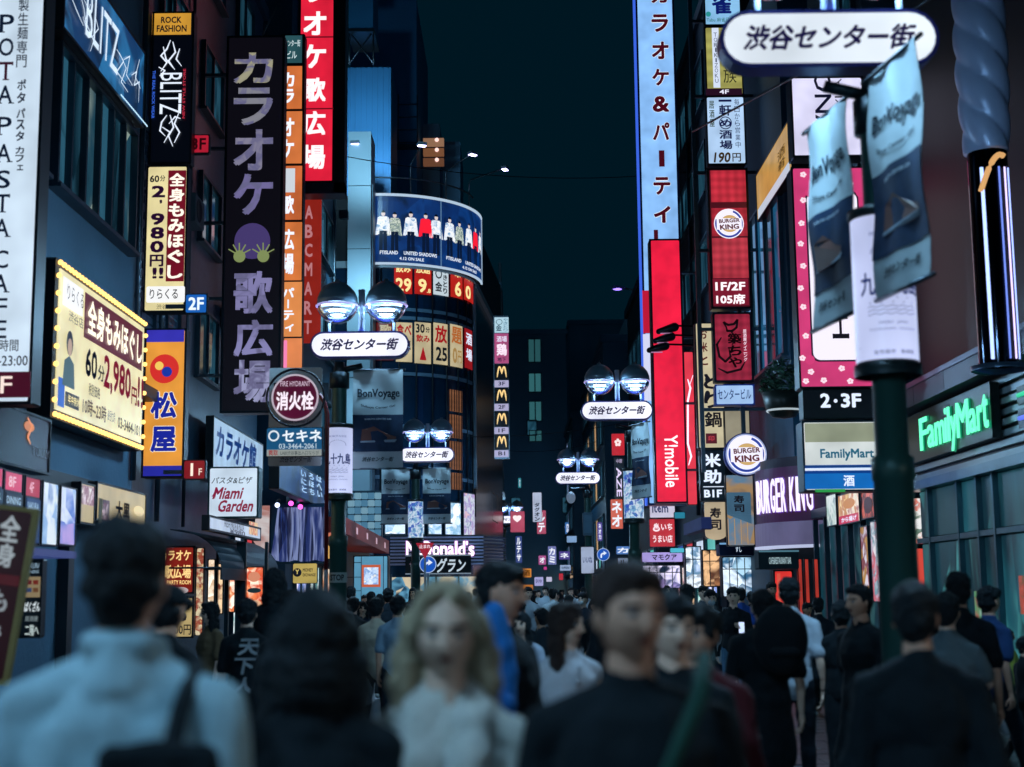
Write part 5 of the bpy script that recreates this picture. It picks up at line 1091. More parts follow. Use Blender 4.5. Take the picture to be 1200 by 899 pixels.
# the long stack of restaurant signs
d = 34
B = sign('stacked_sign', 'white and blue mahjong sign at the top of the stacked restaurant signs', (825, -20, 868, 30), d, t=.3, face=em('#8ec8f4', .95, light=True, tex='glow')); B.text('雀', (834, -6, 857, 17), em('#0c1c6a', .9), .045); B.text('Tabu 麻雀荘', (828, 21, 855, 26), em('#0c6a50', .8), .0); B.disc(830, 17, 3, em('#30a0a0', .8), 'mark')
B = sign('stacked_sign', 'olive yellow yakitori sign with a white strip and brush kanji above the 4F band', (826.5, 31.5, 870, 112), d, t=.3, face=em('#b8b464', .85, light=True, tex='tubes')); B.plate((835, 33, 843, 103), em('#dce8ff', .95), 'white_strip'); B.vtext('TORIKIZOKU', (837, 38, 841, 98), em('#202c50', .8), .0, fill=.8)
B.vtext('鳥貴族', (847, 36, 862, 99), em('#20241c', .8), .0); B.plate((827, 104, 869.5, 112), em('#2a1024', .8), 'floor_band'); B.text('4F', (843, 105.5, 854, 110.5), em('#e8e8f8', 1), .02)
B = sign('stacked_sign', 'white blue edged tavern sign with kanji columns and a 190 yen price', (828, 113, 873.5, 193), d, t=.3, face=em('#b4d4f8', 1.0, light=True, tex='glow')); NV = em('#10164a', .85); B.plate((842, 117, 857, 119.5), NV, 'lettering'); B.vtext('軒', (842.5, 122, 857, 137), NV, .03); B.vtext('め', (843, 138, 857, 151), NV, .03, fill=.7); B.vtext('酒場', (843, 152, 858, 176), NV, .03)
B.disc(850, 144.5, 7.5, NV, 'ring', inner=.86); B.vtext('毎日から営業中', (861, 116, 867, 174), NV, .0); B.vtext('居酒屋', (831, 118, 837, 150), em('#3c4c30', .8), .02); B.text('190', (836, 179, 856, 191), em('#3c2c14', .8), .03, .15); B.text('円', (858, 180, 868, 190), em('#3c2c14', .8), .02)
RL = em('#d03244', .95, light=True, tex='grid')
B = sign('stacked_sign', 'red lattice lit burger panel stack with a round logo and seat count', (831, 197, 878.5, 362), d, t=.35, body=pm('#141018', .4, .3), face=em('#5a1424', .6), rim=.05)
B.plate((833, 200, 875, 237), RL, 'lit_panel'); B.plate((834, 244, 876, 277), em('#c02c40', .85, tex='grid'), 'lit_panel'); B.plate((835, 279, 876.5, 326), em('#c83c4c', .9, tex='grid'), 'lit_panel'); B.plate((835.5, 327, 877, 358), em('#8a1c34', .8, tex='glow'), 'lit_panel')
def round_logo(B, cx, cy, R, y=None):
    B.disc(cx, cy, R, em('#f4f0ff', 1.05), 'logo_ground'); B.disc(cx, cy, R * .93, em('#2440a8', .9), 'logo_ring', a0=-200, a1=70, inner=.86)
    B.disc(cx + R * .05, cy - R * .02, R * .62, em('#d8b070', .9), 'bun_top', ry=R * .55, a0=15, a1=165); B.disc(cx + R * .05, cy + R * .02, R * .62, em('#d8b070', .9), 'bun_bottom', ry=R * .55, a0=195, a1=345)
    rm = em('#5a1420', .9); B.plate((cx - R * .82, cy - R * .36, cx + R * .86, cy + R * .4), em('#f4f0ff', 1.05), 'logo_band')
    B.text('BURGER', (cx - R * .68, cy - R * .36, cx + R * .72, cy - R * .02), rm, .04, rot=.06); B.text('KING', (cx - R * .62, cy + R * .02, cx + R * .68, cy + R * .42), rm, .05, rot=.06)
round_logo(B, 854, 262.5, 17.5)
B.text('1F/2F', (838, 331, 873, 341), em('#fff0f6', 1.1), .035); B.text('105席', (839, 345, 873, 357), em('#fff0f6', 1.1), .035)
B = sign('stacked_sign', 'red grid lit sign with black brush cat and kanji above the blue white plate', (836, 366, 882, 448), d, t=.3, body=pm('#101828', .4, .3), face=em('#a82a44', .85, light=True, tex='grid'), rim=.05)
KB = em('#14060c', .6)
for s in ([(845, 396), (840, 404), (843, 418), (850, 424), (856, 418), (854, 408)], [(851, 384), (848, 378), (853, 381), (860, 380), (864, 375), (863, 384), (858, 388), (852, 388), (851, 383)], [(842, 432), (852, 437), (868, 433), (873, 424)], [(856, 388), (862, 396), (858, 404)]): B.stroke(s, 2.8, KB)
B.vtext('築ちや', (853, 390, 869, 432), KB, .035); B.vtext('居酒屋ダイニング', (871, 386, 875, 424), em('#f4e0f0', 1), .01)
B = sign('stacked_sign', 'blue edged white plate with blue katakana at the foot of the sign stack', (838, 450.5, 884, 475), d, t=.3, face=em('#a8ccf8', .95, light=True, tex='glow'), body=pm('#1848b0', .4)); B.text('センタービル', (841, 456, 880, 468), em('#1c3474', .85), .01)
mb = MB(); sp_ = thing('sign_post', 'dark steel posts running behind the stacked restaurant signs', 'post', (gx(852, 34.4), 34.5, 0))
for x in (-.45, .55): MB().box(x - .05, x + .05, 0, .1, 4.5, 21).build('shaft', STEEL, sp_)
for z in range(6, 21, 2): MB().box(-.45, 1.1, .1, .16, z, z + .08).build('tie', STEEL, sp_)
B = sign('hanging_sign', 'cream vertical hotpot sign with black brush characters and a red square seal', (816, 378, 849, 526), 35.5, t=.3, face=em('#d8cca8', .85, light=True, tex='glow')); KI = em('#1c1c28', .6)
B.vtext('お米と', (820, 384, 829, 430), em('#5a1c20', .8), .03, fill=.75); B.vtext('とり鍋', (825, 436, 845, 503), KI, .03, fill=.8); B.plate((827, 508, 840, 520), em('#5a1c28', .8), 'seal'); B.text('印', (830, 511, 837, 517), em('#d04858', .8), .02)
for y in (445, 462): B.disc(829, y, 3, KI, 'ink_dot', 4)
B = sign('hanging_sign', 'black sign with two white kanji over B1F below the cream hotpot sign', (820.5, 527, 850.5, 587), 35.4, t=.3, face=em('#081420', .7)); B.vtext('米助', (824, 530, 845, 568), WHT, .045); B.plate((824, 570, 848, 571), WHT, 'rule'); B.text('B1F', (825, 574, 846, 583), WHT, .04)
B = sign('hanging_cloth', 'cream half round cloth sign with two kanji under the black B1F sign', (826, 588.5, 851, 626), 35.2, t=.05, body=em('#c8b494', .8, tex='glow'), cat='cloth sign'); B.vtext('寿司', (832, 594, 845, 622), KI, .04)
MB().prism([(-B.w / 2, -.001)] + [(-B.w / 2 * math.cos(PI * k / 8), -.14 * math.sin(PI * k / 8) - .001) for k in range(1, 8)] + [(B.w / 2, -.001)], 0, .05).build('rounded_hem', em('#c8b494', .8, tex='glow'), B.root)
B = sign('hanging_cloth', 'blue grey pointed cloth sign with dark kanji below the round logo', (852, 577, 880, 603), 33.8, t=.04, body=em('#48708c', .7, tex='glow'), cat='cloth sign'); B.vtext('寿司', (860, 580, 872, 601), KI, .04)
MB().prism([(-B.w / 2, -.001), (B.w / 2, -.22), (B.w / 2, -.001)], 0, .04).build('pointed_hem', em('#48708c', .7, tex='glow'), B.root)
c = at(874.5, 532.5, 32.6); RL2 = thing('round_sign', 'round blue rimmed burger sign with maroon lettering left of the purple corner fascia', 'sign', c); R_ = 25.5 / FPX * 32.6
MB().lathe([(0, 0), (R_, 0), (R_, .25), (0, .25)], seg=40, axis='y').build('cabinet', pm('#1c3a90', .4, .2), RL2); MB().lathe([(0, -.008), (R_ * .95, -.008), (R_ * .95, -.001)], seg=40, axis='y').build('face', em('#a8b8e8', .8, light=True, tex='glow'), RL2)
Br = Board(RL2, c, 0); round_logo(Br, 874.5, 532.5, 22.5)
B = sign('wall_sign', 'pale cream upright wall panel behind the round burger sign', (849, 478, 879, 526), 35.2, t=.2, face=em('#b0a890', .7, tex='glow'), rim=.02)
B = sign('wall_sign', 'blue and tan shop panel behind the cloth signs', (851, 556, 884, 640), 35, t=.2, face=photo(('#1c3c58', '#b89468', '#6a90b0', '#c8a878'), 1.6, .7, 11), rim=.02)
for i in range(4): B.plate((853 + i * 7.5, 608, 854 + i * 7.5, 638), em('#c8a070', .7), 'slat')
# purple corner fascia of the burger restaurant
QX, QY, QR = 7.6, 31.9, 2.15
CF = thing('curved_fascia', 'curved deep purple corner fascia with white raised burger lettering', 'shop sign', (QX, QY, gz(900, 612, 30.8)))
H_ = gz(900, 548, 30.8) - gz(900, 612, 30.8)
curved(CF, -183, -60, 0, H_, QR, pm('#5a1644', .4, var=.15), 'fascia', .3, 30)
curved(CF, -183, -60, H_ + .002, H_ + .22, QR - .12, pm('#2a1028', .5), 'upper_step', .3, 30)
curved(CF, -184, -60, -.5, -.001, QR + .04, em('#74709a', .55, light=True, tex='glow'), 'lower_band', .3, 30)
curved(CF, -184, -60, -.56, -.502, QR + .06, em('#c8d0f0', .8), 'edge_strip', .3, 30)
x = 889.5
for ch, wd in zip('BURGER KING', (5, 5.4, 5.6, 6.2, 6, 6.6, 3, 7.5, 3, 8.5, 10)):
    A = cyl_ang(x, 590, QX, QY, QR); Bq = cyl_ang(x + wd * .74, 590, QX, QY, QR)
    if ch != ' ' and A and Bq:
        mb = MB(); am = (A[0] + Bq[0]) / 2; hw_ = math.radians(Bq[0] - A[0]) * QR / 2; place_glyphs(mb, ch, -hw_, hw_, H_ * .18, H_ * .80, -.06, 0, thick=.03); bend(mb, QR, am); mb.build('letter', em('#f0e4ff', 1.2, light=True), CF)
        mb = MB(); place_glyphs(mb, ch, -hw_ - .012, hw_ + .012, H_ * .16, H_ * .82, -.004, .01); bend(mb, QR, am); mb.build('letter_glow', em('#6a2cb8', .7), CF)
    x += wd
MB().hprism(arc(QR - .25, -184, -60, 20) + [(3.5, 1)], -2.6, -.57).build('soffit_core', pm('#0c1820', .5), CF)
B = sign('shop_awning_sign', 'dark awning board with small pale lettering under the purple corner fascia', (889, 645, 936, 667), 29.6, t=.5, body=pm('#14303a', .6), cat='awning'); B.text('CAFE&RESTAURANT BAR', (901, 653, 927, 661), em('#a8c4cc', .8), .02); B.plate((889, 645, 936, 647), em('#5a8ca0', .6), 'edge')
B = sign('shop_door', 'bright red lit shop door under the dark awning board', (907, 668, 930, 716), 30.5, t=.08, face=em('#d83430', 1.1, light=True, tex='glow'), cat='door'); B.plate((911, 672, 915, 714), em('#e05848', .9), 'panel')
for x0, lb in ((936, 'left'), (944, 'middle'), (955, 'right')):
    B = sign('lit_pillar', 'slim red lit pillar beside the shop entrance, %s of three' % lb, (x0, 655, x0 + 5, 735), 29.9, t=.12, face=em('#b83a30', .8, tex='glow'), rim=.01, cat='pillar')
B = sign('menu_shelf', 'small lit food display stand outside the red pillars', (956, 727, 973, 776), 29.2, t=.35, body=pm('#241410', .5), cat='display stand')
for k in range(4): B.plate((957.5, 729.5 + k * 11.5, 971.5, 738 + k * 11.5), photo(('#f0a060', '#ffd8a0', '#a04028', '#ffffff'), 14, .9, k, light=True), 'lit_shelf')
# green plants over the hanging bowl
p = at(918, 466, 27.5); BW = thing('hanging_planter', 'big dark hanging bowl with a glowing rim and bushy plants', 'planter', p); Rb = 25 / FPX * 27.5
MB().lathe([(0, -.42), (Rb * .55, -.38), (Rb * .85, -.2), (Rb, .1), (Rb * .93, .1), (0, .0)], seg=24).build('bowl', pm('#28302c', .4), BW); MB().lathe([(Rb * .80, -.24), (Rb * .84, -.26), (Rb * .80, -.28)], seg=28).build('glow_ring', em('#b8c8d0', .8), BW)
MB().tube([(0, 0, .1), (.9, .3, .3)], .04, 6).build('arm', STEEL, BW)
mb = MB(); rnd = random.Random(3)
for i in range(620):
    a = rnd.uniform(0, 2 * PI); rr = Rb * 1.15 * math.sqrt(rnd.random()); z = .1 + rnd.random() ** .7 * .62 * (1.15 - (rr / (Rb * 1.15)) ** 2)
    c = Vector((rr * math.cos(a), rr * math.sin(a), z)); t_ = Vector((rnd.uniform(-1, 1), rnd.uniform(-1, 1), rnd.uniform(-.5, .8))).normalized() * rnd.uniform(.05, .11); s_ = t_.cross(Vector((rnd.uniform(-1, 1), rnd.uniform(-1, 1), rnd.uniform(-1, 1)))).normalized() * .022
    mb.add([c - t_, c + s_, c + t_, c - s_], [(0, 1, 2, 3)], i % 2)
mb.build('foliage', [pm('#3f6a54', .5), pm('#203c30', .5)], BW)
# tan slanting sign above the slatted windows
B = sign('wall_sign', 'tan slanted wall sign with a white stripe above the tall slatted windows', (886, 170, 929, 232), X=6.05, t=.2, face=em('#c89a4c', .85, light=True, tex='glow'), xref=907)
B.plate((888, 217, 927, 230), em('#c8d4e4', .85), 'white_stripe')
B.vtext('酒肴', (912, 172, 921, 200), em('#3a2410', .7), .01)
# white sign with sideways letters, pink sign below
d = 24
B = sign('lightbox_sign', 'white square lit sign with sideways black letters above the pink flowered sign', (927.5, 90, 1013, 184), d, t=.4, face=em('#e2e0ff', 1.0, light=True, tex='glow')); B.text('ZONA', (954, 60, 974, 158), em('#101430', .7), .01, 0, -PI / 2); B.vtext('イニング', (978, 92, 987, 140), em('#101430', .7), .01); B.plate((948, 160, 974, 181), em('#181030', .8), 'plate', .05)
B = sign('vertical_sign', 'tall pink sign scattered with white blossoms around a white scalloped panel', (932, 195.5, 1027, 455), d, t=.4, face=em('#d8407c', .95, light=True, tex='glow'))
WP = em('#f6f0ff', 1.05)
B.plate((947, 224, 1010, 424), em('#2c1030', .7), 'panel_outline', .14); B.plate((949, 226, 1008, 422), WP, 'white_panel', .13)
for cx, cy in ((949, 226), (1008, 226), (949, 422), (1008, 422)): B.disc(cx, cy, 5.5, em('#d8407c', .95), 'scallop')
B.vtext('カフェ', (966, 262, 992, 402), KI, .02, fill=.8); B.stroke([(958, 268), (966, 262), (975, 272)], 3, KI)
rnd = random.Random(5); spots = [(941, 205), (957, 222), (941, 235), (939, 262), (938, 286), (941, 312), (938, 338), (941, 360), (1014, 208), (1020, 232), (1012, 250), (1018, 280), (1016, 320), (944, 394), (940, 420), (950, 436), (965, 446), (986, 432), (996, 447), (1014, 436), (1018, 408), (944, 447), (1022, 370), (975, 212), (996, 216)]
for i, (cx, cy) in enumerate(spots):
    mb = MB(); u, v = B.loc(cx, cy); y = -.02 - .0005 * i
    for q in range(5):
        a = 2 * PI * q / 5 + i; cu_, cv_ = u + .032 * math.cos(a), v + .032 * math.sin(a); n = 8
        mb.add([(cu_ + .028 * math.cos(2 * PI * j / n), y - .0001 * q, cv_ + .022 * math.sin(2 * PI * j / n)) for j in range(n)], [tuple(range(n))])
    mb.build('printed_blossom', em('#ffe0ee', 1.0), B.root)
B = sign('floor_sign', 'black sign reading 2 3F in white beneath the pink flowered sign', (941, 456.5, 1029, 491), d, t=.35, face=em('#060a14', .6), rim=.02); B.text('2', (961, 461, 973, 478), WHT, .045); B.disc(979, 470, 2.2, WHT, 'dot'); B.text('3F', (985, 461, 1009, 478), WHT, .045)
B = sign('lightbox_sign', 'cream, white and blue convenience store box sign with a small sake kanji', (941, 493, 1031, 576), d - .05, t=.5, body=pm('#0c3448', .4, .2), face=em('#dce4e4', .9, light=True, tex='glow'), rim=.03)
B.plate((943, 496, 1030, 518), em('#a0a890', .8, tex='glow'), 'top_band'); B.text('FamilyMart', (961, 526, 1024, 540), em('#0c6484', .85), .03)
B.plate((943, 545, 1030, 556), em('#0c3c8c', .9), 'dark_band'); B.plate((943, 548.5, 1030, 551.5), WHT, 'white_line'); B.plate((943, 555, 1030, 573), em('#1470c8', .9, tex='glow'), 'blue_band'); B.text('酒', (988, 557, 1001, 570), WHT, .03)
mb = MB(); v = B.loc(950, 575); B.plate((955, 573.5, 990, 577), em('#2c9c4c', .9), 'green_strip')
# posters along the cafe building
for k, (x0, x1, y0, y1, lb, cl) in enumerate(((969, 981, 579, 617, 'pale green slanted poster at the left of the food posters', ('#a8c8c0', '#e0ece8', '#5a8890')), (983, 1008, 577, 614, 'slanted poster of fried food on a pink strip', ('#f0d080', '#c87a38', '#fff4e0', '#a83040')), (1010, 1025, 574, 608, 'red slanted poster with a dark bottle picture', ('#d03030', '#e06a50', '#301014', '#c02828')), (1010, 1019, 616, 700, 'tall narrow slanted poster of a bottle and leaves', ('#e0d0d8', '#b88a30', '#80384a', '#e8e4f4')), (1022, 1031, 610, 706, 'tall narrow slanted poster in pink and blue beside the lamp post', ('#c8d8f0', '#d86070', '#70a0b0', '#f4ecf4')))):
    B = sign('shop_poster', lb, (x0, y0, x1, y1), X=6.25, t=.08, face=photo(cl, 4.5, .85, k + 20, light=True), rim=.02, cat='poster', body=pm('#16303c', .4))
    if k == 1: B.plate((984, 603, 1007, 613), em('#c8204c', .9), 'pink_strip'); B.text('から揚げ', (987, 605, 1005, 611), WHT, .02); B.disc(996, 590, 7, em('#c8823c', .9), 'printed_food', 6)
    if k == 2: B.disc(1018, 592, 5, em('#3a0c14', .8), 'printed_bottle', 10)
fl = thing('shopfront_frame', 'dark shopfront with steel posts below the slanted food posters', 'shopfront', (6.3, 24.9, .1))
for k in range(6): MB().box(0, .1, k * 1.02, k * 1.02 + .09, 0, 3.0).build('post', FRM, fl)
MB().box(.12, .15, 0, 5.2, .1, 2.9).build('glass', photo(('#061c28', '#1c5060', '#0a2836', '#3a6a70'), 1.6, .5, 31), fl); MB().box(-.02, .12, 0, 5.2, 3.02, 3.2).build('lintel', FRM, fl)
# poster pair beside the green lettered shop
B = sign('shop_poster', 'big lit food photo poster right of the near lamp post', (1066, 582, 1110, 639), 24.6, t=.15, face=photo(('#d8e4e4', '#e07868', '#f4f4f0', '#50705c', '#c8d4d8'), 5, .9, 33, light=True), rim=.03, cat='poster'); 
for (cx, cy, rx, ry, c) in ((1090, 600, 14, 7, '#d8605a'), (1078, 614, 10, 6, '#e8ecec'), (1098, 620, 12, 8, '#e4e8ec'), (1084, 628, 9, 5, '#e8a898'), (1100, 596, 7, 5, '#3a5c44')): B.disc(cx, cy, rx, photo((c, '#ffffff', c), 9, .85, int(cx) % 9), 'printed_food', ry)
B = sign('shop_poster', 'red lit poster with a black brush cat drawing beneath the food photo', (1066, 641.5, 1112, 694), 24.6, t=.15, face=em('#d84c40', .95, light=True, tex='glow'), rim=.02, cat='poster')
for s in ([(1090, 656), (1086, 668), (1087, 682), (1094, 690)], [(1090, 655), (1088, 648), (1093, 650), (1100, 650), (1104, 645), (1104, 654), (1098, 659), (1091, 658)], [(1104, 658), (1110, 662), (1106, 670)]): B.stroke(s, 2.6, KB)
B.vtext('築ちや', (1093, 660, 1106, 692), em('#f0d8d8', .9), .02)
pc = thing('corner_pillar', 'brushed steel corner pillar between the red poster and the glass shopfront', 'pillar', (gx(1117, 24.0), 24.0, .1)); MB().bbox(-.1, .12, 0, .3, 0, 3.3, .02).build('shaft', pm('#5a7888', .3, .8), pc)
# the green lettered storefront
FX = 6.6; fy0, fy1 = 11.0, 23.5; SF = thing('storefront_fascia', 'ribbed steel storefront fascia with green neon lettering at the right edge', 'shop sign', (FX, fy0, 3.38))
MB().box(.05, .5, 0, fy1 - fy0, -.02, 1.12).build('backing', pm('#0c1c24', .4, .3), SF)
RIB = pm('#b4ccd6', .3, .25, var=.12)
for k in range(8): MB().box(-.02 if k % 2 else .0, .05, 0, fy1 - fy0, .0 + k * .14, .0 + k * .14 + .085).build('rib', RIB, SF)
MB().box(-.28, .5, -.2, fy1 - fy0 + .1, 1.125, 1.48).build('ledge', pm('#3a5064', .45, .3, var=.15), SF); MB().box(-.3, -.283, -.2, fy1 - fy0 + .1, 1.42, 1.5).build('ledge_lip', pm('#56708a', .4, .4), SF)
MB().box(-.1, .5, 0, fy1 - fy0, -.16, -.021).build('soffit_edge', pm('#8aa4ae', .3, .6), SF)
for k in range(1, 8): MB().box(-.284, -.2805, k * 1.6, k * 1.6 + .02, 1.13, 1.42).build('ledge_joint', FRM, SF)
MB().box(-.16, -.03, 8.0, 12.4, .26, 1.02).build('letter_box', pm('#06221e', .4, .3), SF)
Bs = Board(SF, (FX, fy0, 3.38), -PI / 2)
GN = em('#6cffc0', 1.25, light=True); GO = em('#0c8a64', .8)
def fm(ch, x0, x1, zb, zt_):   # along the facade: local y decreases to the right of the picture
    yb_, _ = sp(FX - .2, x0, 520); ya_, _ = sp(FX - .2, x1, 520); mb = MB(); place_glyphs(mb, ch, -(yb_ - ya_) / 2, (yb_ - ya_) / 2, zb, zt_, -.05, .008, thick=.02); mb2 = MB(); place_glyphs(mb2, ch, -(yb_ - ya_) / 2 - .012, (yb_ - ya_) / 2 + .012, zb - .015, zt_ + .015, -.003, .015)
    for m_, mt, nm in ((mb2, GO, 'letter_halo'), (mb, GN, 'letter')):
        m_.v = [(-.165 + y, (yb_ + ya_) / 2 - fy0 - x, z) for x, y, z in m_.v]; m_.build(nm, mt, SF)
for ch, x0, x1, zb, zt_ in (('F', 1079, 1087.5, .4, .9), ('a', 1088, 1096, .4, .75), ('m', 1097, 1108, .4, .75), ('i', 1109, 1111, .4, .9), ('l', 1112.5, 1114.5, .4, .9), ('y', 1115.5, 1122.5, .24, .75), ('M', 1123, 1137, .4, .9), ('a', 1138, 1146, .4, .74), ('r', 1147.5, 1153, .4, .74), ('t', 1154, 1160, .4, .86)): fm(ch, x0, x1, zb, zt_)
for z, c in ((.72, '#30c090'), (.42, '#5a70e8')):
    MB().tube([(-.07, 0, z), (-.07, 7.2, z)], .03, 8).build('neon_tube', em(c, 1.2, light=True), SF); MB().box(-.05, -.021, 0, 7.3, z - .12, z + .12).build('tube_tray', pm('#12403c' if z > .5 else '#1c2450', .4), SF)
GF = thing('glass_shopfront', 'teal lit glass shopfront of the corner store at the right edge', 'shopfront', (6.62, 11, .1))
gm = [photo(('#06222c', '#1a505c', '#3c8488', '#0a2a34', '#123c48'), .8, (.55, .9, .4)[i], 40 + i, light=True, stretch=(1, 1.2, .5)) for i in range(3)]
k = 0; y = 0
while y < 12.2:
    wd = (.9, 1.5, .7)[k % 3]; MB().box(.05, .08, y + .04, y + wd - .04, .3, 2.25).build('pane', gm[k % 3], GF); MB().box(.05, .08, y + .04, y + wd - .04, 2.37, 3.1).build('upper_pane', gm[(k + 1) % 3], GF)
    MB().bbox(-.03, .12, y - .035, y + .035, 0, 3.15, .01).build('mullion', pm('#48707c', .3, .6), GF); y += wd; k += 1
for k_, (y_, z_, h_, cs) in enumerate(((3.1, .9, .6, ('#c83848', '#f0e8d8', '#e88040')), (4.2, 1.1, .5, ('#e8f0f0', '#3c8cc0', '#f0d860')), (6.0, .8, .7, ('#2c6ca0', '#d8e8f0', '#88c0d0')), (7.6, 1.2, .5, ('#f0e0b0', '#c05040', '#406040')), (9.4, .9, .6, ('#e0e8f0', '#58a070', '#d04858')), (10.8, 1.2, .45, ('#f0e8e0', '#d87830', '#803020')))):
    MB().box(.035, .047, y_, y_ + h_ * .7, z_, z_ + h_).build('window_poster', photo(cs, 5, .7, 90 + k_), GF)
for k_ in range(9): MB().box(.6, .9, 1.2 + k_ * 1.25, 2.2 + k_ * 1.25, .2, 1.5 + .25 * (k_ % 3)).build('shelf', photo(('#c86048', '#e8dcb0', '#3c6c90', '#d8e4e8'), 7, .5, 80 + k_ % 4), GF)
MB().box(-.02, .12, 0, 12.4, 2.27, 2.35).build('transom', pm('#48707c', .3, .6), GF); MB().box(-.02, .12, 0, 12.4, 0, .27).build('plinth', pm('#1c3440', .4), GF)
# twisted column and chrome tube high on the right
TC = thing('twisted_column', 'pale blue twisted column with a chrome tube beneath at the upper right', 'column', (at(1163, 260, 17).x, 17.05, gz(1163, 428, 17)))
zt_ = gz(1163, 20, 17) - gz(1163, 428, 17); zm = gz(1163, 178, 17) - gz(1163, 428, 17)
mb = MB(); n, m = 40, 170; vs = []
for j in range(m + 1):
    z = zm + (zt_ + 1 - zm) * j / m; t = j / m
    for i in range(n):
        a = 2 * PI * i / n; r = .31 * (1 - .16 * abs(t * 2 - 1) ** 2) + .05 * abs(math.cos(1.5 * a + z * 6.5)) ** .6 - .03; vs.append((r * math.cos(a), r * math.sin(a), z))
mb.add(vs, [(j * n + i, j * n + (i + 1) % n, (j + 1) * n + (i + 1) % n, (j + 1) * n + i) for j in range(m) for i in range(n)] + [tuple(range(n))[::-1]], 0, True); mb.build('twisted_shaft', pm('#c0ccf0', .35, .15, var=.1), TC)
MB().lathe([(.24, 0), (.24, zm - .01)], seg=28).build('chrome_tube', pm('#20242c', .08, 1.0, var=.1), TC); MB().lathe([(.34, -.06), (.34, 0), (.24, .01)], seg=28).build('base_ring', pm('#5a7088', .3, .7), TC)
for a, c, r_ in ((-125, '#a4bcff', .022), (-62, '#c8b8e8', .012), (-48, '#9ab0ff', .01), (-80, '#5a70c0', .012)): MB().tube([(.265 * math.cos(math.radians(a)), .265 * math.sin(math.radians(a)), .05), (.265 * math.cos(math.radians(a)), .265 * math.sin(math.radians(a)), zm - .25)], r_, 8).build('neon_tube', em(c, 2, light=True), TC)
mb = MB(); mb.tube([(.27 * math.cos(math.radians(a)), .27 * math.sin(math.radians(a)), zm - .55 + .45 * math.sin(math.radians((a + 130) * 1.6))) for a in range(-130, -60, 6)], .035, 8); mb.build('amber_loop', em('#e8b070', .9), TC)
MB().tube([(.05, -.05, zt_ + .3), (.05, -.05, zt_ + 1.5)], .02, 8).build('pink_tube', em('#a888f0', 5, light=True), TC)
# ------------------------------------------------------------------ the small far signs
far = [
 ('small red shop sign with a white flower mark far down the right side', (716.5, 508, 732, 534), 52, '#c8202c', ('✿', (720, 514, 728, 523)), '#ffe8e8'),
 ('orange upright panel below the dark letter sign far down the right side', (715.5, 585, 730, 620), 52, '#d8644c', None, None),
 ('slim white vertical sign with black characters left of the street end', (624, 577, 635, 612), 66, '#c8d4f0', ('ダグオン', None), '#101830'),
 ('pink sign hanging below the slim white vertical sign', (629, 598, 640, 626), 72, '#c85a78', None, None),
 ('small red and white heart shaped shop poster beside the far lamp', (598, 599, 615, 624), 66, '#c8506c', ('♥', (601, 604, 611, 612)), '#fff0f4'),
 ('small amber lit square sign low above the crowd, upper of two', (612, 666, 623, 677), 60, '#e8902c', ('酒', (614, 668, 621, 675)), '#4a2808'),
 ('small amber lit square sign low above the crowd, lower of two', (612, 685, 625, 692), 60, '#c87824', None, None),
 ('tiny white lit sign with dark writing beside the amber squares', (626, 676, 637, 687), 62, '#b8b8f0', ('DUO', (628, 679, 635, 683)), '#302060'),
 ('small violet shop sign in the dark middle distance', (655, 646, 668, 656), 88, '#5848a0', None, None),
 ('small white shop sign in the dark middle distance', (656, 662, 669, 669), 84, '#a8c0e8', ('OPEN', (658, 664, 667, 667)), '#203050'),
 ('tiny pink round edged sign far down the street', (631, 651, 640, 662), 90, '#c060a0', None, None),
 ('violet framed katakana sign above the crowd on the right', (752, 647, 800, 659), 46, '#b8a8f0', ('マモクア', (764, 649.5, 793, 656.5)), '#181430'),
 ('white shop sign with grey lettering above a red panel on the right', (761, 583, 791, 607), 45, '#dcd8f0', ('item', (764, 590, 783, 601)), '#3c4470'),
 ('red shop panel with white lettering under the white sign on the right', (761, 608, 791, 641), 45, '#c83440', ('♨いち', (765, 613, 788, 623)), '#ffe8f0'),
 ('teal blue canopy edge sign near the violet katakana sign', (790, 600, 803, 608), 44, '#2c8ca8', None, None),
 ('small cyan arrow shaped sign above the shop awnings', (785, 642, 802, 648), 43.5, '#58c8e0', None, None),
 ('tiny blue lit sign at the dark bend of the street', (662, 612, 668, 626), 92, '#3c78c0', None, None),
 ('tiny teal lit upright sign at the dark bend of the street', (672, 596, 677, 616), 90, '#2c8090', None, None),
 ('small lilac banner cloth far down the street', (642, 640, 652, 662), 80, '#8088c8', None, None),
 ('tiny red lantern shaped sign far down the street', (655, 672, 660, 680), 86, '#d03040', None, None),
 ('tiny warm white sign above the farthest heads', (668, 672, 676, 678), 88, '#d0b090', None, None),
 ('small pale blue shop sign left of the white notice', (664, 628, 676, 636), 82, '#90b8e8', None, None),
 ('small cyan sign high on the dark left block', (607, 560, 611, 572), 80, '#3090a0', None, None),
 ('tiny white sign near the amber squares', (640, 676, 647, 682), 84, '#d8d8f8', None, None),
 ('tall dim blue banner between far shops', (604, 628, 612, 660), 70, '#3a4c90', None, None),
 ('small magenta neon dot sign by the far crowd', (637, 664, 641, 668), 85, '#e040a0', None, None),
 ('blue framed shop sign right of the arrow sign', (722, 640, 738, 650), 58, '#5080c8', None, None),
 ('small white price board beneath the blue framed shop sign', (724, 654, 736, 668), 57, '#a8b8d8', None, None),
 ('violet lit upright sign between the far posts', (700, 612, 706, 634), 66, '#6a58b8', None, None),
]
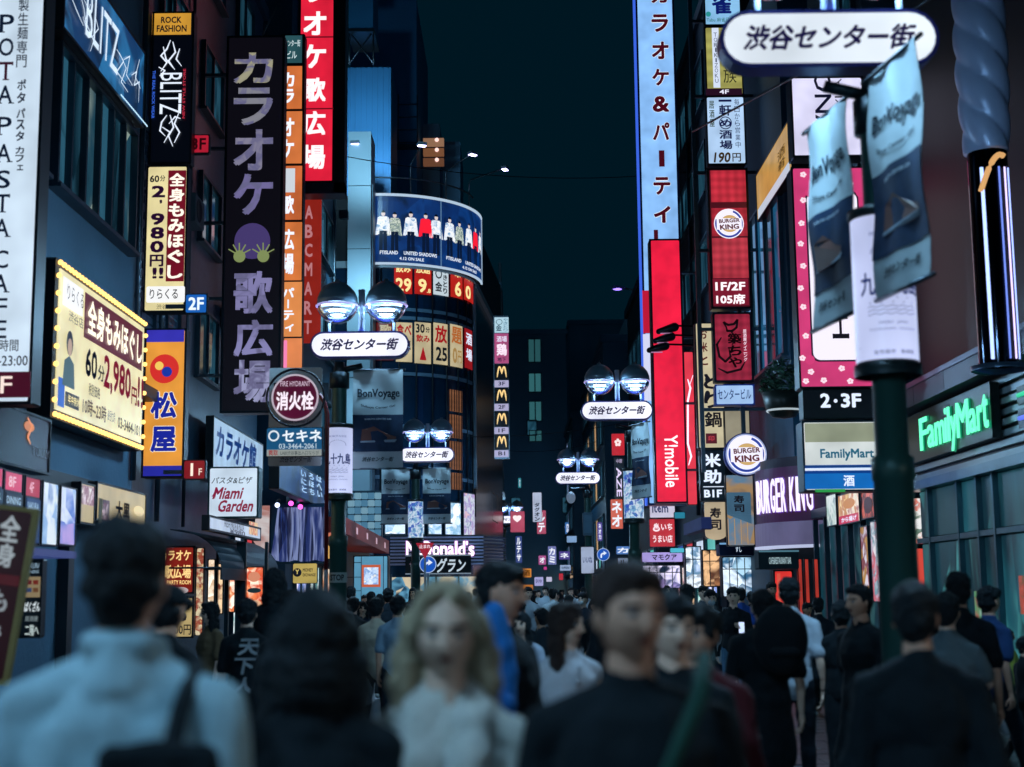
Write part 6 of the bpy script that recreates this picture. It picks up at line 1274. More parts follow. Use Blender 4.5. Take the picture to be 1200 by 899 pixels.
for lb, r, d, c, tx, tcx in far:
    B = sign('small_sign', lb, r, d, t=.15, face=em(c, .9 if d < 60 else .75, light=(d < 50), tex='glow'), rim=.012)
    if tx and tx[1]: B.text(tx[0], tx[1], em(tcx, .9), .03, res=1)
    elif not tx and r[3] - r[1] > 9:
        kk = 'ネオカミルテサクノ'; n_ = max(1, int((r[3] - r[1]) / (r[2] - r[0] + 1))); st_ = int(r[0]) % 5
        B.vtext((kk[st_:] + kk)[:n_], (r[0] + 1.5, r[1] + 1.5, r[2] - 1.5, r[3] - 1.5), em('#f0f4ff' if sum(lin(c)) < 1.2 else '#181c38', .9), .04, res=1)
    elif tx: B.vtext(tx[0], (r[0] + 2.5, r[1] + 12, r[2] - 2.5, r[3] - 1), em(tcx, .9), .04)
    if 'red shop panel' in lb: B.text('うまい店', (765, 627, 788, 636), em('#ffe8f0', .9), .03)
B = sign('vertical_sign', 'slim black vertical sign with spaced white letters AZE on the far right side', (720, 536, 731.5, 584), 51, t=.15, face=em('#080a14', .6), rim=.01); B.text('AZE', (722.5, 548, 728.5, 582), em('#e0d0f4', 1.0), .02, 0, -PI / 2); B.text('中華', (722, 538, 729, 543), em('#c0b0d0', .7), .02)
B = sign('shop_awning', 'dark blue slanting shop awning below the teal sign', (801, 610, 822, 624), X=4.6, t=.25, body=pm('#4a4a80', .6), cat='awning')
# lit shop interiors in the right distance
ints = [((803, 640, 822, 690), 44, ('#c8dcff', '#5a80a0', '#e8f4ff', '#203850'), 'cool lit shop interior with shelves below the dark awning'), ((823, 644, 845, 688), 41, ('#c88a5a', '#503024', '#e8b888', '#241814'), 'warm lit wooden shop entrance on the right'), ((846, 652, 884, 700), 37.5, ('#a8d0e8', '#2c5c80', '#dff0ff', '#163048'), 'blue white lit shop entrance below the tan slats'), ((752, 662, 798, 690), 46.5, ('#b8a0e0', '#304070', '#e8e0ff', '#101c34'), 'violet lit shop interior below the katakana sign')]
for k, (r, d, cl, lb) in enumerate(ints):
    B = sign('shop_entrance', lb, r, d, t=.4, face=photo(cl, 2.4, 1.25, 50 + k, light=True), rim=.03, cat='shopfront'); x0, y0, x1, y1 = r
    n = int((x1 - x0) / 9)
    for i in range(1, n): B.plate((x0 + i * 9 - .5, y0 + 2, x0 + i * 9 + .5, y1), FRM, 'mullion')
    B.plate((x0, y0 + (y1 - y0) * .3, x1, y0 + (y1 - y0) * .3 + 1), FRM, 'transom')
B = sign('shop_awning', 'blue awning with a small lit crest over the blue white entrance', (843, 637, 889, 651), 37, t=.6, body=pm('#1c3c6c', .5), cat='awning'); B.plate((843, 636, 889, 638), em('#7ab0e0', .8), 'edge_light'); B.text('すし', (862, 641, 869, 647), em('#d0e4f4', .9), .02)
# ================================================================== PEOPLE
SKIN = {'a': pm('#c89a82', .5, var=.08, name='skin'), 'b': pm('#dcb8a2', .5, var=.08, name='skin'), 'c': pm('#b48a70', .5, var=.08, name='skin')}
HAIRM = {'black': pm('#0c1014', .65, bump=.6, bscale=90, var=.4, vscale=20, stretch=(3, 3, .5), name='hair'), 'brown': pm('#2e221c', .6, bump=.6, bscale=90, var=.4, vscale=20, stretch=(3, 3, .5), name='hair'), 'blond': pm('#ac9c80', .6, bump=.8, bscale=60, var=.45, vscale=14, stretch=(3, 3, .6), name='hair')}
EYEW = pm('#7c848a', .3); EYED = pm('#120c0a', .25); LIP = pm('#7c4440', .5); BROW = pm('#1a120e', .7)
def cloth_m(col, sheen=.04): return pm(col, .85, bump=.4, bscale=18, var=.18, vscale=6, sheen=sheen, name='cloth')
_ws = bpy.data.scenes.new('workshop'); _vl = _ws.view_layers[0]
def evalmesh(o):
    _ws.collection.objects.link(o); _vl.update(); dg = _vl.depsgraph; dg.update(); return bpy.data.meshes.new_from_object(o.evaluated_get(dg), depsgraph=dg)
_fold = bpy.data.textures.new('folds', 'CLOUDS'); _fold.noise_scale = .13; _fold.noise_depth = 1
_tuft = bpy.data.textures.new('tufts', 'CLOUDS'); _tuft.noise_scale = .035; _tuft.noise_depth = 2
_fur = bpy.data.textures.new('fur', 'CLOUDS'); _fur.noise_scale = .05; _fur.noise_depth = 2
def fuse(mb, name, mat, parent, vox, smooth=3, disp=0, tex=None, extra=None):
    """union overlapping volumes into one continuous surface"""
    o = bpy.data.objects.new('src', mb.mesh('src', mat)); m = o.modifiers.new('r', 'REMESH'); m.mode = 'VOXEL'; m.voxel_size = vox; m.use_smooth_shade = True
    if smooth: q = o.modifiers.new('s', 'SMOOTH'); q.iterations = smooth; q.factor = .6
    if disp: q = o.modifiers.new('d', 'DISPLACE'); q.texture = tex or _fold; q.strength = disp; q.mid_level = .5; q.texture_coords = 'GLOBAL'
    me = evalmesh(o); src = o.data; bpy.data.objects.remove(o); bpy.data.meshes.remove(src)
    if extra:                                       # join un-fused details (head with face, fingers)
        b = bmesh.new(); b.from_mesh(me); b.from_mesh(extra); bpy.data.meshes.remove(extra); b.to_mesh(me); b.free()
        for p in me.polygons: p.use_smooth = True
    idx = [p.material_index for p in me.polygons]; me.materials.clear()
    for k in (mat if isinstance(mat, (list, tuple)) else [mat]): me.materials.append(k)
    me.polygons.foreach_set('material_index', idx); me.update()
    me.name = name; r = bpy.data.objects.new(name, me); C.objects.link(r); r.parent = parent; return r
def head_mesh(c, yaw, tilt, k=1.0, seg=40, ring=34, glasses=False):
    """sculpted head facing -y; material slots: 0 skin 1 brow 2 lip 3 eye white 4 pupil"""
    mb = MB(); mb.ball((0, 0, 0), 1, seg, ring); vs = []
    for x, y, z in mb.v:
        X, Y, Z = x * .076, y * .094, z * .118
        if z < 0: X *= 1 - .34 * (-z) ** 1.5 * (1 if y < .3 else .7); Y *= 1 - .1 * (-z)
        if y > 0 and z < -.2: Y *= 1 - .35 * min(1, (-z - .2) * 1.6)
        if y > 0: Y *= 1.05
        if y < 0:
            g = lambda cx, cz, sx, sz: math.exp(-((X - cx) / sx) ** 2 - ((Z - cz) / sz) ** 2)
            f_ = -y
            Y += .006 * f_
            Y -= .022 * g(0, -.022, .0095, .016) * f_ + .010 * g(0, .004, .008, .02) * f_         # nose, bridge
            Y += .014 * (g(.031, .008, .017, .012) + g(-.031, .008, .017, .012)) * f_               # sockets
            Y -= .006 * (g(.03, .03, .02, .008) + g(-.03, .03, .02, .008)) * f_                     # brow ridge
            Y -= .008 * g(0, -.055, .018, .007) * f_ - .004 * g(0, -.0565, .02, .0018) * f_         # lips
            Y -= .010 * g(0, -.092, .018, .014) * f_                                                # chin
            Y -= .005 * (g(.042, -.02, .018, .018) + g(-.042, -.02, .018, .018)) * f_               # cheeks
        vs.append((X, Y, Z))
    mb.v = vs
    for i, f in enumerate(mb.f):
        x = sum(vs[j][0] for j in f) / len(f); y = sum(vs[j][1] for j in f) / len(f); z = sum(vs[j][2] for j in f) / len(f)
        if y < -.04:
            if ((abs(x) - .032) / .021) ** 2 + ((z - .025) / .005) ** 2 < 1: mb.mi[i] = 1
            if (x / .023) ** 2 + ((z + .056) / .0075) ** 2 < 1: mb.mi[i] = 2
    for s in (-1, 1):
        mb.ball((s * .031, -.0715, .006), (.0135, .0105, .0075), 10, 6, 3); mb.ball((s * .031, -.0795, .006), (.0055, .004, .0055), 8, 6, 4)
        mb.ball((s * .077, .008, -.005), (.010, .018, .031), 8, 8, 0)
        mb.ball((s * .009, -.098, -.03), (.008, .009, .007), 8, 6, 0)
    if glasses:
        for s in (-1, 1):
            mb.tube([(s * .034 + .024 * math.cos(a * PI / 7), -.102 + .002 * abs(math.cos(a * PI / 7)) * 6, .004 + .017 * math.sin(a * PI / 7)) for a in range(15)], .002, 5, 4, cap=False)
            mb.tube([(s * .058, -.09, .01), (s * .08, .0, .008)], .0018, 5, 4)
        mb.tube([(-.01, -.104, .008), (.01, -.104, .008)], .0018, 5, 4)
    M = Matrix.Translation(c) @ Matrix.Rotation(yaw, 4, 'Z') @ Matrix.Rotation(tilt, 4, 'X') @ Matrix.Scale(k, 4)
    mb.v = [tuple(M @ Vector(v)) for v in mb.v]; return mb, M
class Rig:
    """joint positions for a standing or walking figure facing -y, height H"""
    def __init__(s, H, stride=0.0, arms='down', wide=1.0, lean=0, elbow=.15):
        k = H / 1.75; s.k = k; V = lambda x, y, z: Vector((x * k, y * k, z * k)); s.V = V; s.w = wide
        s.hip = [V(-.09, 0, .93), V(.09, 0, .93)]; s.knee = []; s.ank = []
        for i, sg in ((0, 1), (1, -1)):
            a = stride * sg; kb = max(0, -a) * .9 + .04
            h = s.hip[i]; kn = h + V((i * 2 - 1) * .01, -.43 * math.sin(a), -.43 * math.cos(a)); an = kn + V(0, .42 * math.sin(kb - a), -.42 * math.cos(kb - a)); s.knee.append(kn); s.ank.append(an)
        mz = min(a.z for a in s.ank); s.dz = .085 * k - mz
        s.sh = [V(-.172 * wide, .01, 1.375), V(.172 * wide, .01, 1.375)]; s.el = []; s.wr = []
        for i in (0, 1):
            sg = i * 2 - 1; m = arms if isinstance(arms, str) else arms[i]; sw = stride * (.6 if i == 0 else -.6)
            if m == 'down': e = s.sh[i] + V(sg * .045, .26 * math.sin(sw) + .02, -.285); w_ = e + V(sg * .01, -.25 * math.sin(elbow + abs(sw) * .4) + .1 * sw, -.245)
            elif m == 'phone': e = s.sh[i] + V(sg * .04, -.03, -.28); w_ = e + V(-sg * .10, -.2, .12)
            elif m == 'bag': e = s.sh[i] + V(sg * .07, .05, -.27); w_ = e + V(-sg * .06, -.22, -.06)
            elif m == 'face': e = s.sh[i] + V(sg * .05, -.12, -.22); w_ = e + V(-sg * .13, -.1, .22)
            elif m == 'cross': e = s.sh[i] + V(sg * .06, -.06, -.26); w_ = e + V(-sg * .22, -.14, .03)
            s.el.append(e); s.wr.append(w_)
        for L_ in (s.hip, s.knee, s.ank, s.sh, s.el, s.wr):
            for p in L_: p.z += s.dz
        s.head = V(0, -.015, 1.632) + Vector((0, 0, s.dz)); s.up = lambda x, y, z: V(x, y, z) + Vector((0, 0, s.dz))
def hand(mb, w_, d, k, side, n=5):
    """palm and five fingers of unequal length, loosely curled"""
    d = d.normalized(); a = Vector((0, -1, 0)); across = d.cross(Vector((side, 0, 0))).normalized(); inn = Vector((-side, 0, 0))
    pc = w_ + d * .045 * k; mb.cap(w_ - d * .01, .022 * k, w_ + d * .03 * k, .026 * k, 8)
    for i, (o, L_) in enumerate(((-.027, .062), (-.009, .075), (.009, .08), (.027, .072))):
        b = w_ + d * .06 * k + across * o * k; mb.cap(w_ + d * .02 * k + across * o * .6 * k, .014 * k, b, .0095 * k, 6)
        m_ = b + (d * .85 + inn * .35).normalized() * L_ * .5 * k; mb.cap(b, .009 * k, m_, .0085 * k, 6); mb.cap(m_, .0085 * k, m_ + (d * .45 + inn * .85).normalized() * L_ * .5 * k, .0075 * k, 6)
    t0 = w_ + d * .02 * k + across * .022 * k; t1 = t0 + (across * .75 + d * .5 + inn * .3).normalized() * .035 * k; mb.cap(t0, .012 * k, t1, .0105 * k, 6); mb.cap(t1, .0105 * k, t1 + (d * .8 + across * .2 + inn * .4).normalized() * .03 * k, .009 * k, 6)
def person(label, x, y, H, yaw, top='#20262c', bottom='#1a2228', hair='black', style='short', skin='a', stride=.25, arms='down', sleeve='short', legs='trousers', head_yaw=0, tilt=0, wide=1.0, z=0, shoes='#b8c0c4', vox=.014, coat=0, group=None, bag=None, mask=False, glasses=False, fur=False, hem=.84, collar=None, thick=1.0, ghost=False, open_front=False):
    R = Rig(H, stride, arms, wide); k = R.k; up = R.up; root = thing('person', label, 'person', (x, y, z), yaw, group); t = thick
    sk = SKIN[skin]; mats = [sk, BROW, LIP, EYEW, EYED]
    # body: one fused surface, plus head with its face and the hands
    mb = MB(); mb.ball(up(0, 0, 1.27), (.145 * k * wide, .098 * k, .2 * k)); mb.ball(up(0, 0, 1.0), (.145 * k, .10 * k, .14 * k)); mb.ball(up(0, 0, 1.12), (.125 * k, .09 * k, .17 * k))
    mb.cap(R.sh[0] + Vector((.03, 0, -.005)), .05 * k, R.sh[1] + Vector((-.03, 0, -.005)), .05 * k); mb.cap(up(0, .015, 1.42), .07 * k, up(0, .0, 1.56), .053 * k)
    for i in (0, 1):
        mb.cap(R.hip[i], .082 * k, R.knee[i], .052 * k); mb.cap(R.knee[i], .052 * k, R.knee[i].lerp(R.ank[i], .35) + Vector((0, .012, 0)), .053 * k); mb.cap(R.knee[i].lerp(R.ank[i], .35), .052 * k, R.ank[i], .034 * k); mb.cap(R.ank[i], .036 * k, R.ank[i] + Vector((0, -.12 * k, -.045 * k)), .028 * k)
        mb.cap(R.sh[i], .05 * k, R.el[i], .038 * k); mb.cap(R.el[i], .04 * k, R.wr[i], .024 * k)
    hm, M = head_mesh(R.head, head_yaw, tilt, k, *((28, 24) if vox > .013 else (44, 38)), glasses=glasses)
    for i in (0, 1): hand(hm, R.wr[i], R.wr[i] - R.el[i], k, 1 if i else -1)
    fuse(mb, 'body', mats, root, vox * 1.35, 2, extra=hm.mesh('h', mats))
    # hair
    hb = MB(); HM = lambda x_, y_, z_: tuple(M @ Vector((x_, y_, z_)))
    def hball(cx, cy, cz, rx, ry, rz): hb.ball((cx, cy, cz), (rx, ry, rz), 20, 14)
    hv = 0
    if style in ('short', 'crop', 'side'):
        b = .003 if style == 'crop' else .010
        hball(0, .02, .056, .081 + b * .7, .095 + b, .074 + b); hball(0, .038, .0, .076 + b * .6, .072 + b, .075); hball(0, .05, -.055, .055, .042, .045)
        if style == 'crop':
            for q_ in range(9):
                t_ = (q_ - 4) / 4; hball(t_ * .052, -.072 + .03 * t_ * t_, .088 - .012 * t_ * t_ + .006 * (q_ % 2), .016, .016, .018)
            for s_ in (-1, 1): hball(s_ * .07, .012, .02, .014, .04, .05)
        if style != 'crop': hball(0, -.045, .082, .062, .05, .036); hball(.03, -.055, .075, .04, .035, .03); hball(-.035, -.05, .078, .04, .036, .03)
        if style == 'side': hball(.045, .0, .03, .045, .06, .07)
    elif style == 'long':
        hball(0, .018, .022, .092, .106, .113); hball(0, .05, -.1, .082, .062, .13); 
        for s in (-1, 1): hb.cap((s * .072, .0, .02), .03, (s * .085, .01, -.22), .032); hb.cap((s * .07, .03, -.1), .04, (s * .075, .04, -.36), .03)
        hb.cap((0, .07, -.1), .05, (0, .075, -.42), .035); hball(0, -.04, .09, .06, .045, .03)
    elif style == 'bob':
        hball(0, .028, .022, .094, .104, .114); hball(0, .055, -.08, .098, .075, .12)
        for s in (-1, 1): hb.cap((s * .085, .01, .03), .03, (s * .104, .01, -.13), .04); hb.cap((s * .095, .03, -.06), .045, (s * .098, .02, -.19), .04); hb.cap((s * .03, -.05, .1), .022, (s * .085, -.03, .0), .016)
    elif style == 'bun':
        hball(0, .018, .022, .088, .102, .11); hball(0, .075, .095, .045, .045, .04)
    elif style == 'cap':
        hball(0, .02, -.005, .084, .098, .085)
    hb.v = [tuple(M @ Vector(v)) for v in hb.v]
    fuse(hb, 'hair', HAIRM[hair], root, max(.0065, vox * .6), 1, {'crop': .016, 'bob': .02}.get(style, .03), _tuft)
    if style == 'cap':
        cb = MB(); cb.ball((0, .012, .045), (.094, .11, .088), 20, 12); cb.v = [v if v[2] > .03 else (v[0], v[1], .03) for v in cb.v]
        cb.cap((-.04, -.10, .035), .012, (.04, -.10, .035), .012); cb.cap((-.03, -.15, .028), .010, (.03, -.15, .028), .010); cb.cap((0, -.09, .035), .05, (0, -.12, .03), .04); cb.v = [tuple(M @ Vector(v)) for v in cb.v]; fuse(cb, 'cap', cloth_m('#0e1418'), root, .009, 2)
    if mask:
        q = MB(); q.ball((0, -.062, -.048), (.052, .045, .042), 14, 10); q.v = [tuple(M @ Vector(v)) for v in q.v]; q.build('face_mask', pm('#b8c4cc', .8), root)
    # top
    tm = cloth_m(top) if not fur else pm(top, .95, bump=1.0, bscale=120, var=.3, vscale=25, sheen=.6, name='fur')
    f = (.028 + .02 * coat) * k * t; g = MB()
    g.ball(up(0, -.005, 1.27), (.155 * k * wide + f, .108 * k + f, .2 * k)); g.ball(up(0, 0, 1.08), (.14 * k + f, .10 * k + f, .2 * k)); g.ball(up(0, 0, .98), (.150 * k + f, .11 * k + f, .14 * k + (.97 - hem) * .5 * k))
    [g.cap(R.sh[q_] + Vector((0, 0, -.004)), .052 * k + f * .35, up((q_ * 2 - 1) * .045, .012, 1.435), .05 * k + f * .25) for q_ in (0, 1)]; g.cap(up(0, .02, 1.41), .085 * k, up(0, .012, 1.478), .066 * k)
    if coat: g.ball(up(0, 0, .9), (.17 * k + f, .12 * k + f, .2 * k + (.8 - hem if hem < .8 else 0)))
    for i in (0, 1):
        s0 = R.sh[i]; e = R.el[i]; w_ = R.wr[i]
        if sleeve == 'short': g.cap(s0, .052 * k + f * .35, s0.lerp(e, .72), .05 * k + f * .5)
        elif sleeve == 'long': g.cap(s0, .052 * k + f * .35, e, .044 * k + f * .5); g.cap(e, .048 * k + f * .6, w_ - (w_ - e).normalized() * .02, .036 * k + f * .35)
        elif sleeve == 'none': g.cap(s0, .052 * k, s0.lerp(e, .08), .05 * k)
    if collar: g.cap(up(-.06, .0, 1.50), .028 * k, up(.06, .0, 1.50), .028 * k); g.cap(up(-.05, .045, 1.51), .026 * k, up(.05, .045, 1.51), .026 * k)
    if fur:
        for s in (-1, 1): g.cap(up(s * .07, .03, 1.50), .05 * k, up(s * .06, -.13, 1.33), .05 * k); g.cap(up(s * .06, -.14, 1.33), .045 * k, up(s * .02, -.15, 1.12), .04 * k)
    tp = fuse(g, 'coat' if coat else ('top' if not fur else 'fur_coat'), tm, root, vox, 2, (.032 if not fur else .03) * (1 if vox < .02 else .7), _fold if not fur else _fur)
    if collar: MB().cap(up(-.045, -.045, 1.475), .02 * k, up(0, -.10, 1.425), .012 * k).cap(up(.045, -.045, 1.475), .02 * k, up(0, -.10, 1.425), .012 * k).build('collar', cloth_m(collar), root)
    # legs
    bmx = cloth_m(bottom); g = MB()
    if legs in ('trousers', 'shorts'):
        g.ball(up(0, 0, .95), (.162 * k, .118 * k, .13 * k))
        for i in (0, 1):
            kn, an = R.knee[i], R.ank[i]; lo = .35 if legs == 'shorts' else 1
            g.cap(R.hip[i], .098 * k, kn if legs != 'shorts' else R.hip[i].lerp(kn, .85), .07 * k)
            if legs == 'trousers': g.cap(kn, .068 * k, an + Vector((0, 0, .01)), .055 * k)
    elif legs == 'skirt':
        g.cap(up(0, 0, .97), .13 * k, up(0, 0, .60), .19 * k); g.cap(up(-.06, 0, .95), .12 * k, up(-.08, 0, .58), .14 * k); g.cap(up(.06, 0, .95), .12 * k, up(.08, 0, .58), .14 * k)
    fuse(g, legs, bmx, root, vox * 1.35, 2, .02, _fold)
    sm = pm(shoes, .5, var=.15)
    for i in (0, 1):
        a = R.ank[i]; q = MB(); q.cap(a + Vector((0, .02 * k, -.035 * k)), .042 * k, a + Vector((0, -.15 * k, -.05 * k)), .035 * k); q.cap(a, .045 * k, a + Vector((0, -.03, -.02)), .045 * k); q.v = [(v[0], v[1], max(v[2], a.z - .085 * k)) for v in q.v]; q.build('shoe', sm, root)
    root['_top'] = 0
    return root, R
def ptop(px, py, d): return gz(px, py, d)
def put(label, px, pyt, d, yaw=0, z=0, **k):
    """px, pyt: where the top of the head shows in the photograph at distance d"""
    H = (ptop(px, pyt, d) - z) - .01
    return person(label, gx(px, d), d, H, yaw, z=z, **k)
BACK = PI
# --- the near, blurred figures
p1, R1 = put('man seen from behind in a pale shirt, nearest at the lower left', 146, 612, 3.05, BACK, top='#9cbcc6', bottom='#1c2833', hair='black', style='short', sleeve='long', wide=1.14, vox=.011, arms='down', stride=.1, collar='#9cbcc6', coat=.2)
tb = thing('tote_bag', 'black tote bag hanging from the pale shirted man by its strap', 'bag', (p1.location.x, p1.location.y, 0), BACK); k = R1.k
mb = MB(); ss = R1.sh[1] if False else R1.sh[0]; sx = -.15
mb.tube([(sx * .9, -.14, 1.25), (sx, -.09, 1.42), (sx * 1.02, .0, 1.50), (sx * 1.0, .115, 1.42), (sx * 1.0, .19, 1.34), (sx, .2, 1.25)], .02, 8); mb.build('strap', cloth_m('#0c1216'), tb)
mb = MB(); mb.cap((-.27, .2, .98), .045, (.02, .2, .98), .045); mb.cap((-.22, .2, 1.34), .03, (-.04, .2, 1.34), .03); mb.cap((-.26, .2, .98), .045, (-.22, .2, 1.34), .032); mb.cap((.01, .2, .98), .045, (-.04, .2, 1.34), .032); mb.ball((-.13, .2, 1.13), (.13, .06, .22)); fuse(mb, 'pouch', cloth_m('#0c1216'), tb, .012, 3, .03)
p2, R2 = put('dark haired woman in black seen from behind at the bottom left of centre', 368, 690, 3.35, BACK, top='#0f161c', bottom='#0c1216', hair='black', style='bob', sleeve='long', vox=.011, stride=.1, coat=.3, wide=1.0, head_yaw=.1)
p3, R3 = put('blond woman facing the camera in a fluffy white fur coat', 522, 681, 3.45, .0, top='#dcdcd2', bottom='#20303a', hair='blond', style='bob', skin='b', sleeve='long', fur=True, vox=.010, stride=.15, wide=.92, head_yaw=.05, coat=0, hem=.7, tilt=.06)
p4, R4 = put('short haired man in a black T-shirt looking to the right, largest of the facing people', 737, 656, 3.3, .0, top='#0d151b', bottom='#141c24', hair='brown', style='crop', skin='a', sleeve='short', vox=.010, stride=.15, wide=1.12, head_yaw=.42, glasses=False, arms='down')
sb = thing('shoulder_strap', 'dark green bag strap crossing the black T-shirt man diagonally', 'strap', (p4.location.x, p4.location.y, 0)); mb = MB()
mb.tube([(.17, .0, 1.50), (.14, -.12, 1.42), (.06, -.165, 1.26), (-.05, -.17, 1.08), (-.14, -.12, .93), (-.17, 0, .86)], .02, 8); mb.build('webbing', cloth_m('#1c4038'), sb)
p5, R5 = put('tall dark haired person behind the blond woman with a blue lit bag on the back', 586, 657, 6.0, math.radians(55), top='#10181e', bottom='#101820', style='short', sleeve='long', stride=.2, coat=.4, wide=1.0, head_yaw=.2, vox=.013, shoes='#101418')
bp = thing('backpack', 'vivid blue backpack between the blond woman and the tall dark haired person', 'bag', (at(578, 770, 5.75).x, 5.75, 1.02)); fb = MB(); fb.ball((0, 0, .3), (.10, .09, .3)); fb.cap((-.03, 0, .06), .09, (.03, 0, .06), .09); fuse(fb, 'pack', cloth_m('#2470b8'), bp, .014, 3, .03); MB().cap((-.05, -.09, .2), .045, (.05, -.09, .2), .045).build('front_pocket', cloth_m('#1c5c9c'), bp)
p6, R6 = put('young woman with long dark hair and a white top looking up to the right', 663, 703, 7.2, math.radians(20), top='#c0c4cc', bottom='#26303a', hair='brown', style='long', skin='b', sleeve='none', stride=.2, head_yaw=math.radians(35), vox=.011, arms=('down', 'down'), wide=.9)
nk = thing('pendant', 'small pale pendant on the chest of the long haired woman', 'necklace', (p6.location.x, p6.location.y, 0), math.radians(20)); MB().ball((0, -.13, 1.33 * R6.k), .016, 8, 6).build('stone', pm('#d8dce4', .2, .6), nk); MB().tube([(-.06, -.05, 1.5 * R6.k), (-.02, -.115, 1.36 * R6.k), (0, -.128, 1.34 * R6.k), (.02, -.115, 1.36 * R6.k), (.06, -.05, 1.5 * R6.k)], .003, 5).build('chain', pm('#c0c4cc', .3, .8), nk)
put('person with amber lit cheek and dark hair half hidden behind the black T-shirt man', 786, 690, 4.9, math.radians(-10), top='#101a20', bottom='#101820', hair='black', style='short', skin='b', sleeve='long', head_yaw=.5, vox=.013, wide=.95)
put('person in a dark coat with a dull red lining right of the black T-shirt man', 818, 704, 5.6, math.radians(-35), top='#4a1420', bottom='#141c24', style='side', sleeve='long', vox=.014, coat=.5, hem=.6)
put('big dark clothed person seen from behind under the near lamp post at lower right', 1072, 679, 5.2, math.radians(175), top='#0f171d', bottom='#0c1216', style='short', sleeve='long', vox=.012, wide=1.1, coat=.5, head_yaw=-.25, thick=1.1)
put('person in a dark dress with a round backpack walking away right of centre', 893, 690, 10.0, BACK, top='#0e161c', bottom='#0e161c', style='short', legs='skirt', sleeve='short', stride=.22, vox=.013, wide=1.15, thick=1.3, skin='b', hem=.75)
bq = thing('backpack', 'round black backpack on the person in the dark dress', 'bag', (gx(912, 9.75), 9.72, 1.12)); fb = MB(); fb.ball((0, 0, .2), (.19, .12, .24)); fuse(fb, 'pack', cloth_m('#0c1419'), bq, .015, 2, .02); MB().cap((-.07, -.11, .12), .03, (.07, -.11, .12), .03).build('pocket', cloth_m('#141c22'), bq)
put('tall man in a pale shirt behind the person with the round backpack', 925, 676, 11.6, math.radians(168), top='#b4c0cc', bottom='#1c2630', hair='black', style='short', sleeve='short', skin='b', stride=.2, vox=.013, wide=1.05)
put('man with cropped hair in black looking left beside the red pillars', 1007, 680, 10.0, math.radians(-60), top='#0e161c', bottom='#0e151b', style='crop', sleeve='short', stride=.3, head_yaw=-.1, vox=.013, wide=1.08)
put('slim person in dark clothes partly behind the cropped haired man', 984, 702, 11.5, math.radians(170), top='#10181e', bottom='#101820', style='short', sleeve='long', vox=.015)
put('masked young man in a white shirt walking toward the camera', 832, 689, 19.5, .1, top='#a4b8c0', bottom='#34506a', style='short', sleeve='long', mask=True, stride=.3, vox=.014, shoes='#c8d0d4', skin='b')
put('person in a dark open jacket and blue jeans holding a lit phone', 859, 686, 19.0, -.2, top='#141c22', bottom='#3f6580', style='short', sleeve='long', arms=('down', 'phone'), stride=.3, vox=.014, skin='b')
sbg = thing('shopping_bag', 'pale cloth bag held by the masked man', 'bag', (gx(848, 19.2), 19.1, .7)); MB().bbox(-.13, .13, -.05, .05, 0, .55, .03).build('bag_body', cloth_m('#aab4ba'), sbg); MB().tube([(-.06, 0, .55), (-.03, 0, .72), (.03, 0, .72), (.06, 0, .55)], .008, 6).build('handle', cloth_m('#aab4ba'), sbg)
ph = thing('phone', 'small lit phone in the hand of the jeans wearer', 'phone', (gx(868, 18.7), 18.72, 1.1)); MB().bbox(-.035, .035, -.004, .004, 0, .14, .005).build('screen', em('#c8dcff', 1.2), ph)
put('man in a blue top between the jeans wearer and the dark dress person', 868, 688, 24, BACK, top='#2c50a0', bottom='#1a242c', style='short', vox=.018)
put('person in a grey shirt with white collar behind the near lamp post', 1108, 692, 9.0, math.radians(150), top='#5a6a70', bottom='#141c24', style='short', sleeve='short', vox=.014, arms=('face', 'down'), skin='b', wide=1.0)
put('tall dark haired person in black right of the near lamp post', 1123, 668, 9.8, math.radians(160), top='#10181e', bottom='#101820', style='short', sleeve='short', vox=.014)
put('slim person in a blue lit shirt leaning by the glass shopfront', 1158, 682, 12.0, math.radians(120), top='#24406c', bottom='#14202c', style='short', sleeve='short', vox=.014, stride=.35, z=.0)
put('short person in a yellow green jacket at the far right by the glass shopfront', 1178, 735, 15.0, math.radians(95), top='#8c9440', bottom='#20303a', hair='brown', style='bun', sleeve='long', vox=.015, z=.1)
put('dark figure bent under the lamp post at the very right edge', 1196, 745, 12.5, math.radians(100), top='#10181e', bottom='#101820', style='short', sleeve='long', vox=.016, z=.1)
# left middle group
put('person with dark cap walking away behind the pale shirted man', 196, 681, 7.0, math.radians(150), top='#10181e', bottom='#101820', style='cap', sleeve='long', vox=.014)
put('long haired woman in a patterned blouse looking left by the shop entrance', 247, 703, 14.5, math.radians(-50), top='#6a5a44', bottom='#202830', hair='black', style='long', skin='b', sleeve='short', vox=.012, head_yaw=-.2)
tn, Rt = put('man in a black T-shirt with white calligraphy down the back', 290, 701, 11.8, math.radians(178), top='#0e151b', bottom='#131b22', style='short', sleeve='short', vox=.013, skin='b', stride=.2)
for i, ch in enumerate('天下人'):
    mb = MB(); place_glyphs(mb, ch, -.085, .085, 1.27 - i * .165, 1.41 - i * .165, 0, .03, .15, thick=.002); mb.v = [(-x - .045 + .02 * i, .152 - .001 * y, z * Rt.k) for x, y, z in mb.v]; mb.build('printed_letter', pm('#c0cad0', .8), tn)
mb = MB(); place_glyphs(mb, '大', .055, .075, 1.36, 1.4, 0, .02, .1)
for i in range(5): place_glyphs(mb, '一番勝負人'[i], .055, .078, 1.33 - i * .04, 1.36 - i * .04, 0, .02, .1)
mb.v = [(-x + -.06, .151, z * Rt.k) for x, y, z in mb.v]; mb.build('printed_small_letters', pm('#8c989e', .8), tn)
put('woman in black with a grey skirt behind the calligraphy T-shirt man', 322, 664, 13.0, math.radians(170), top='#0e161c', bottom='#76848c', style='long', legs='skirt', sleeve='short', vox=.015)
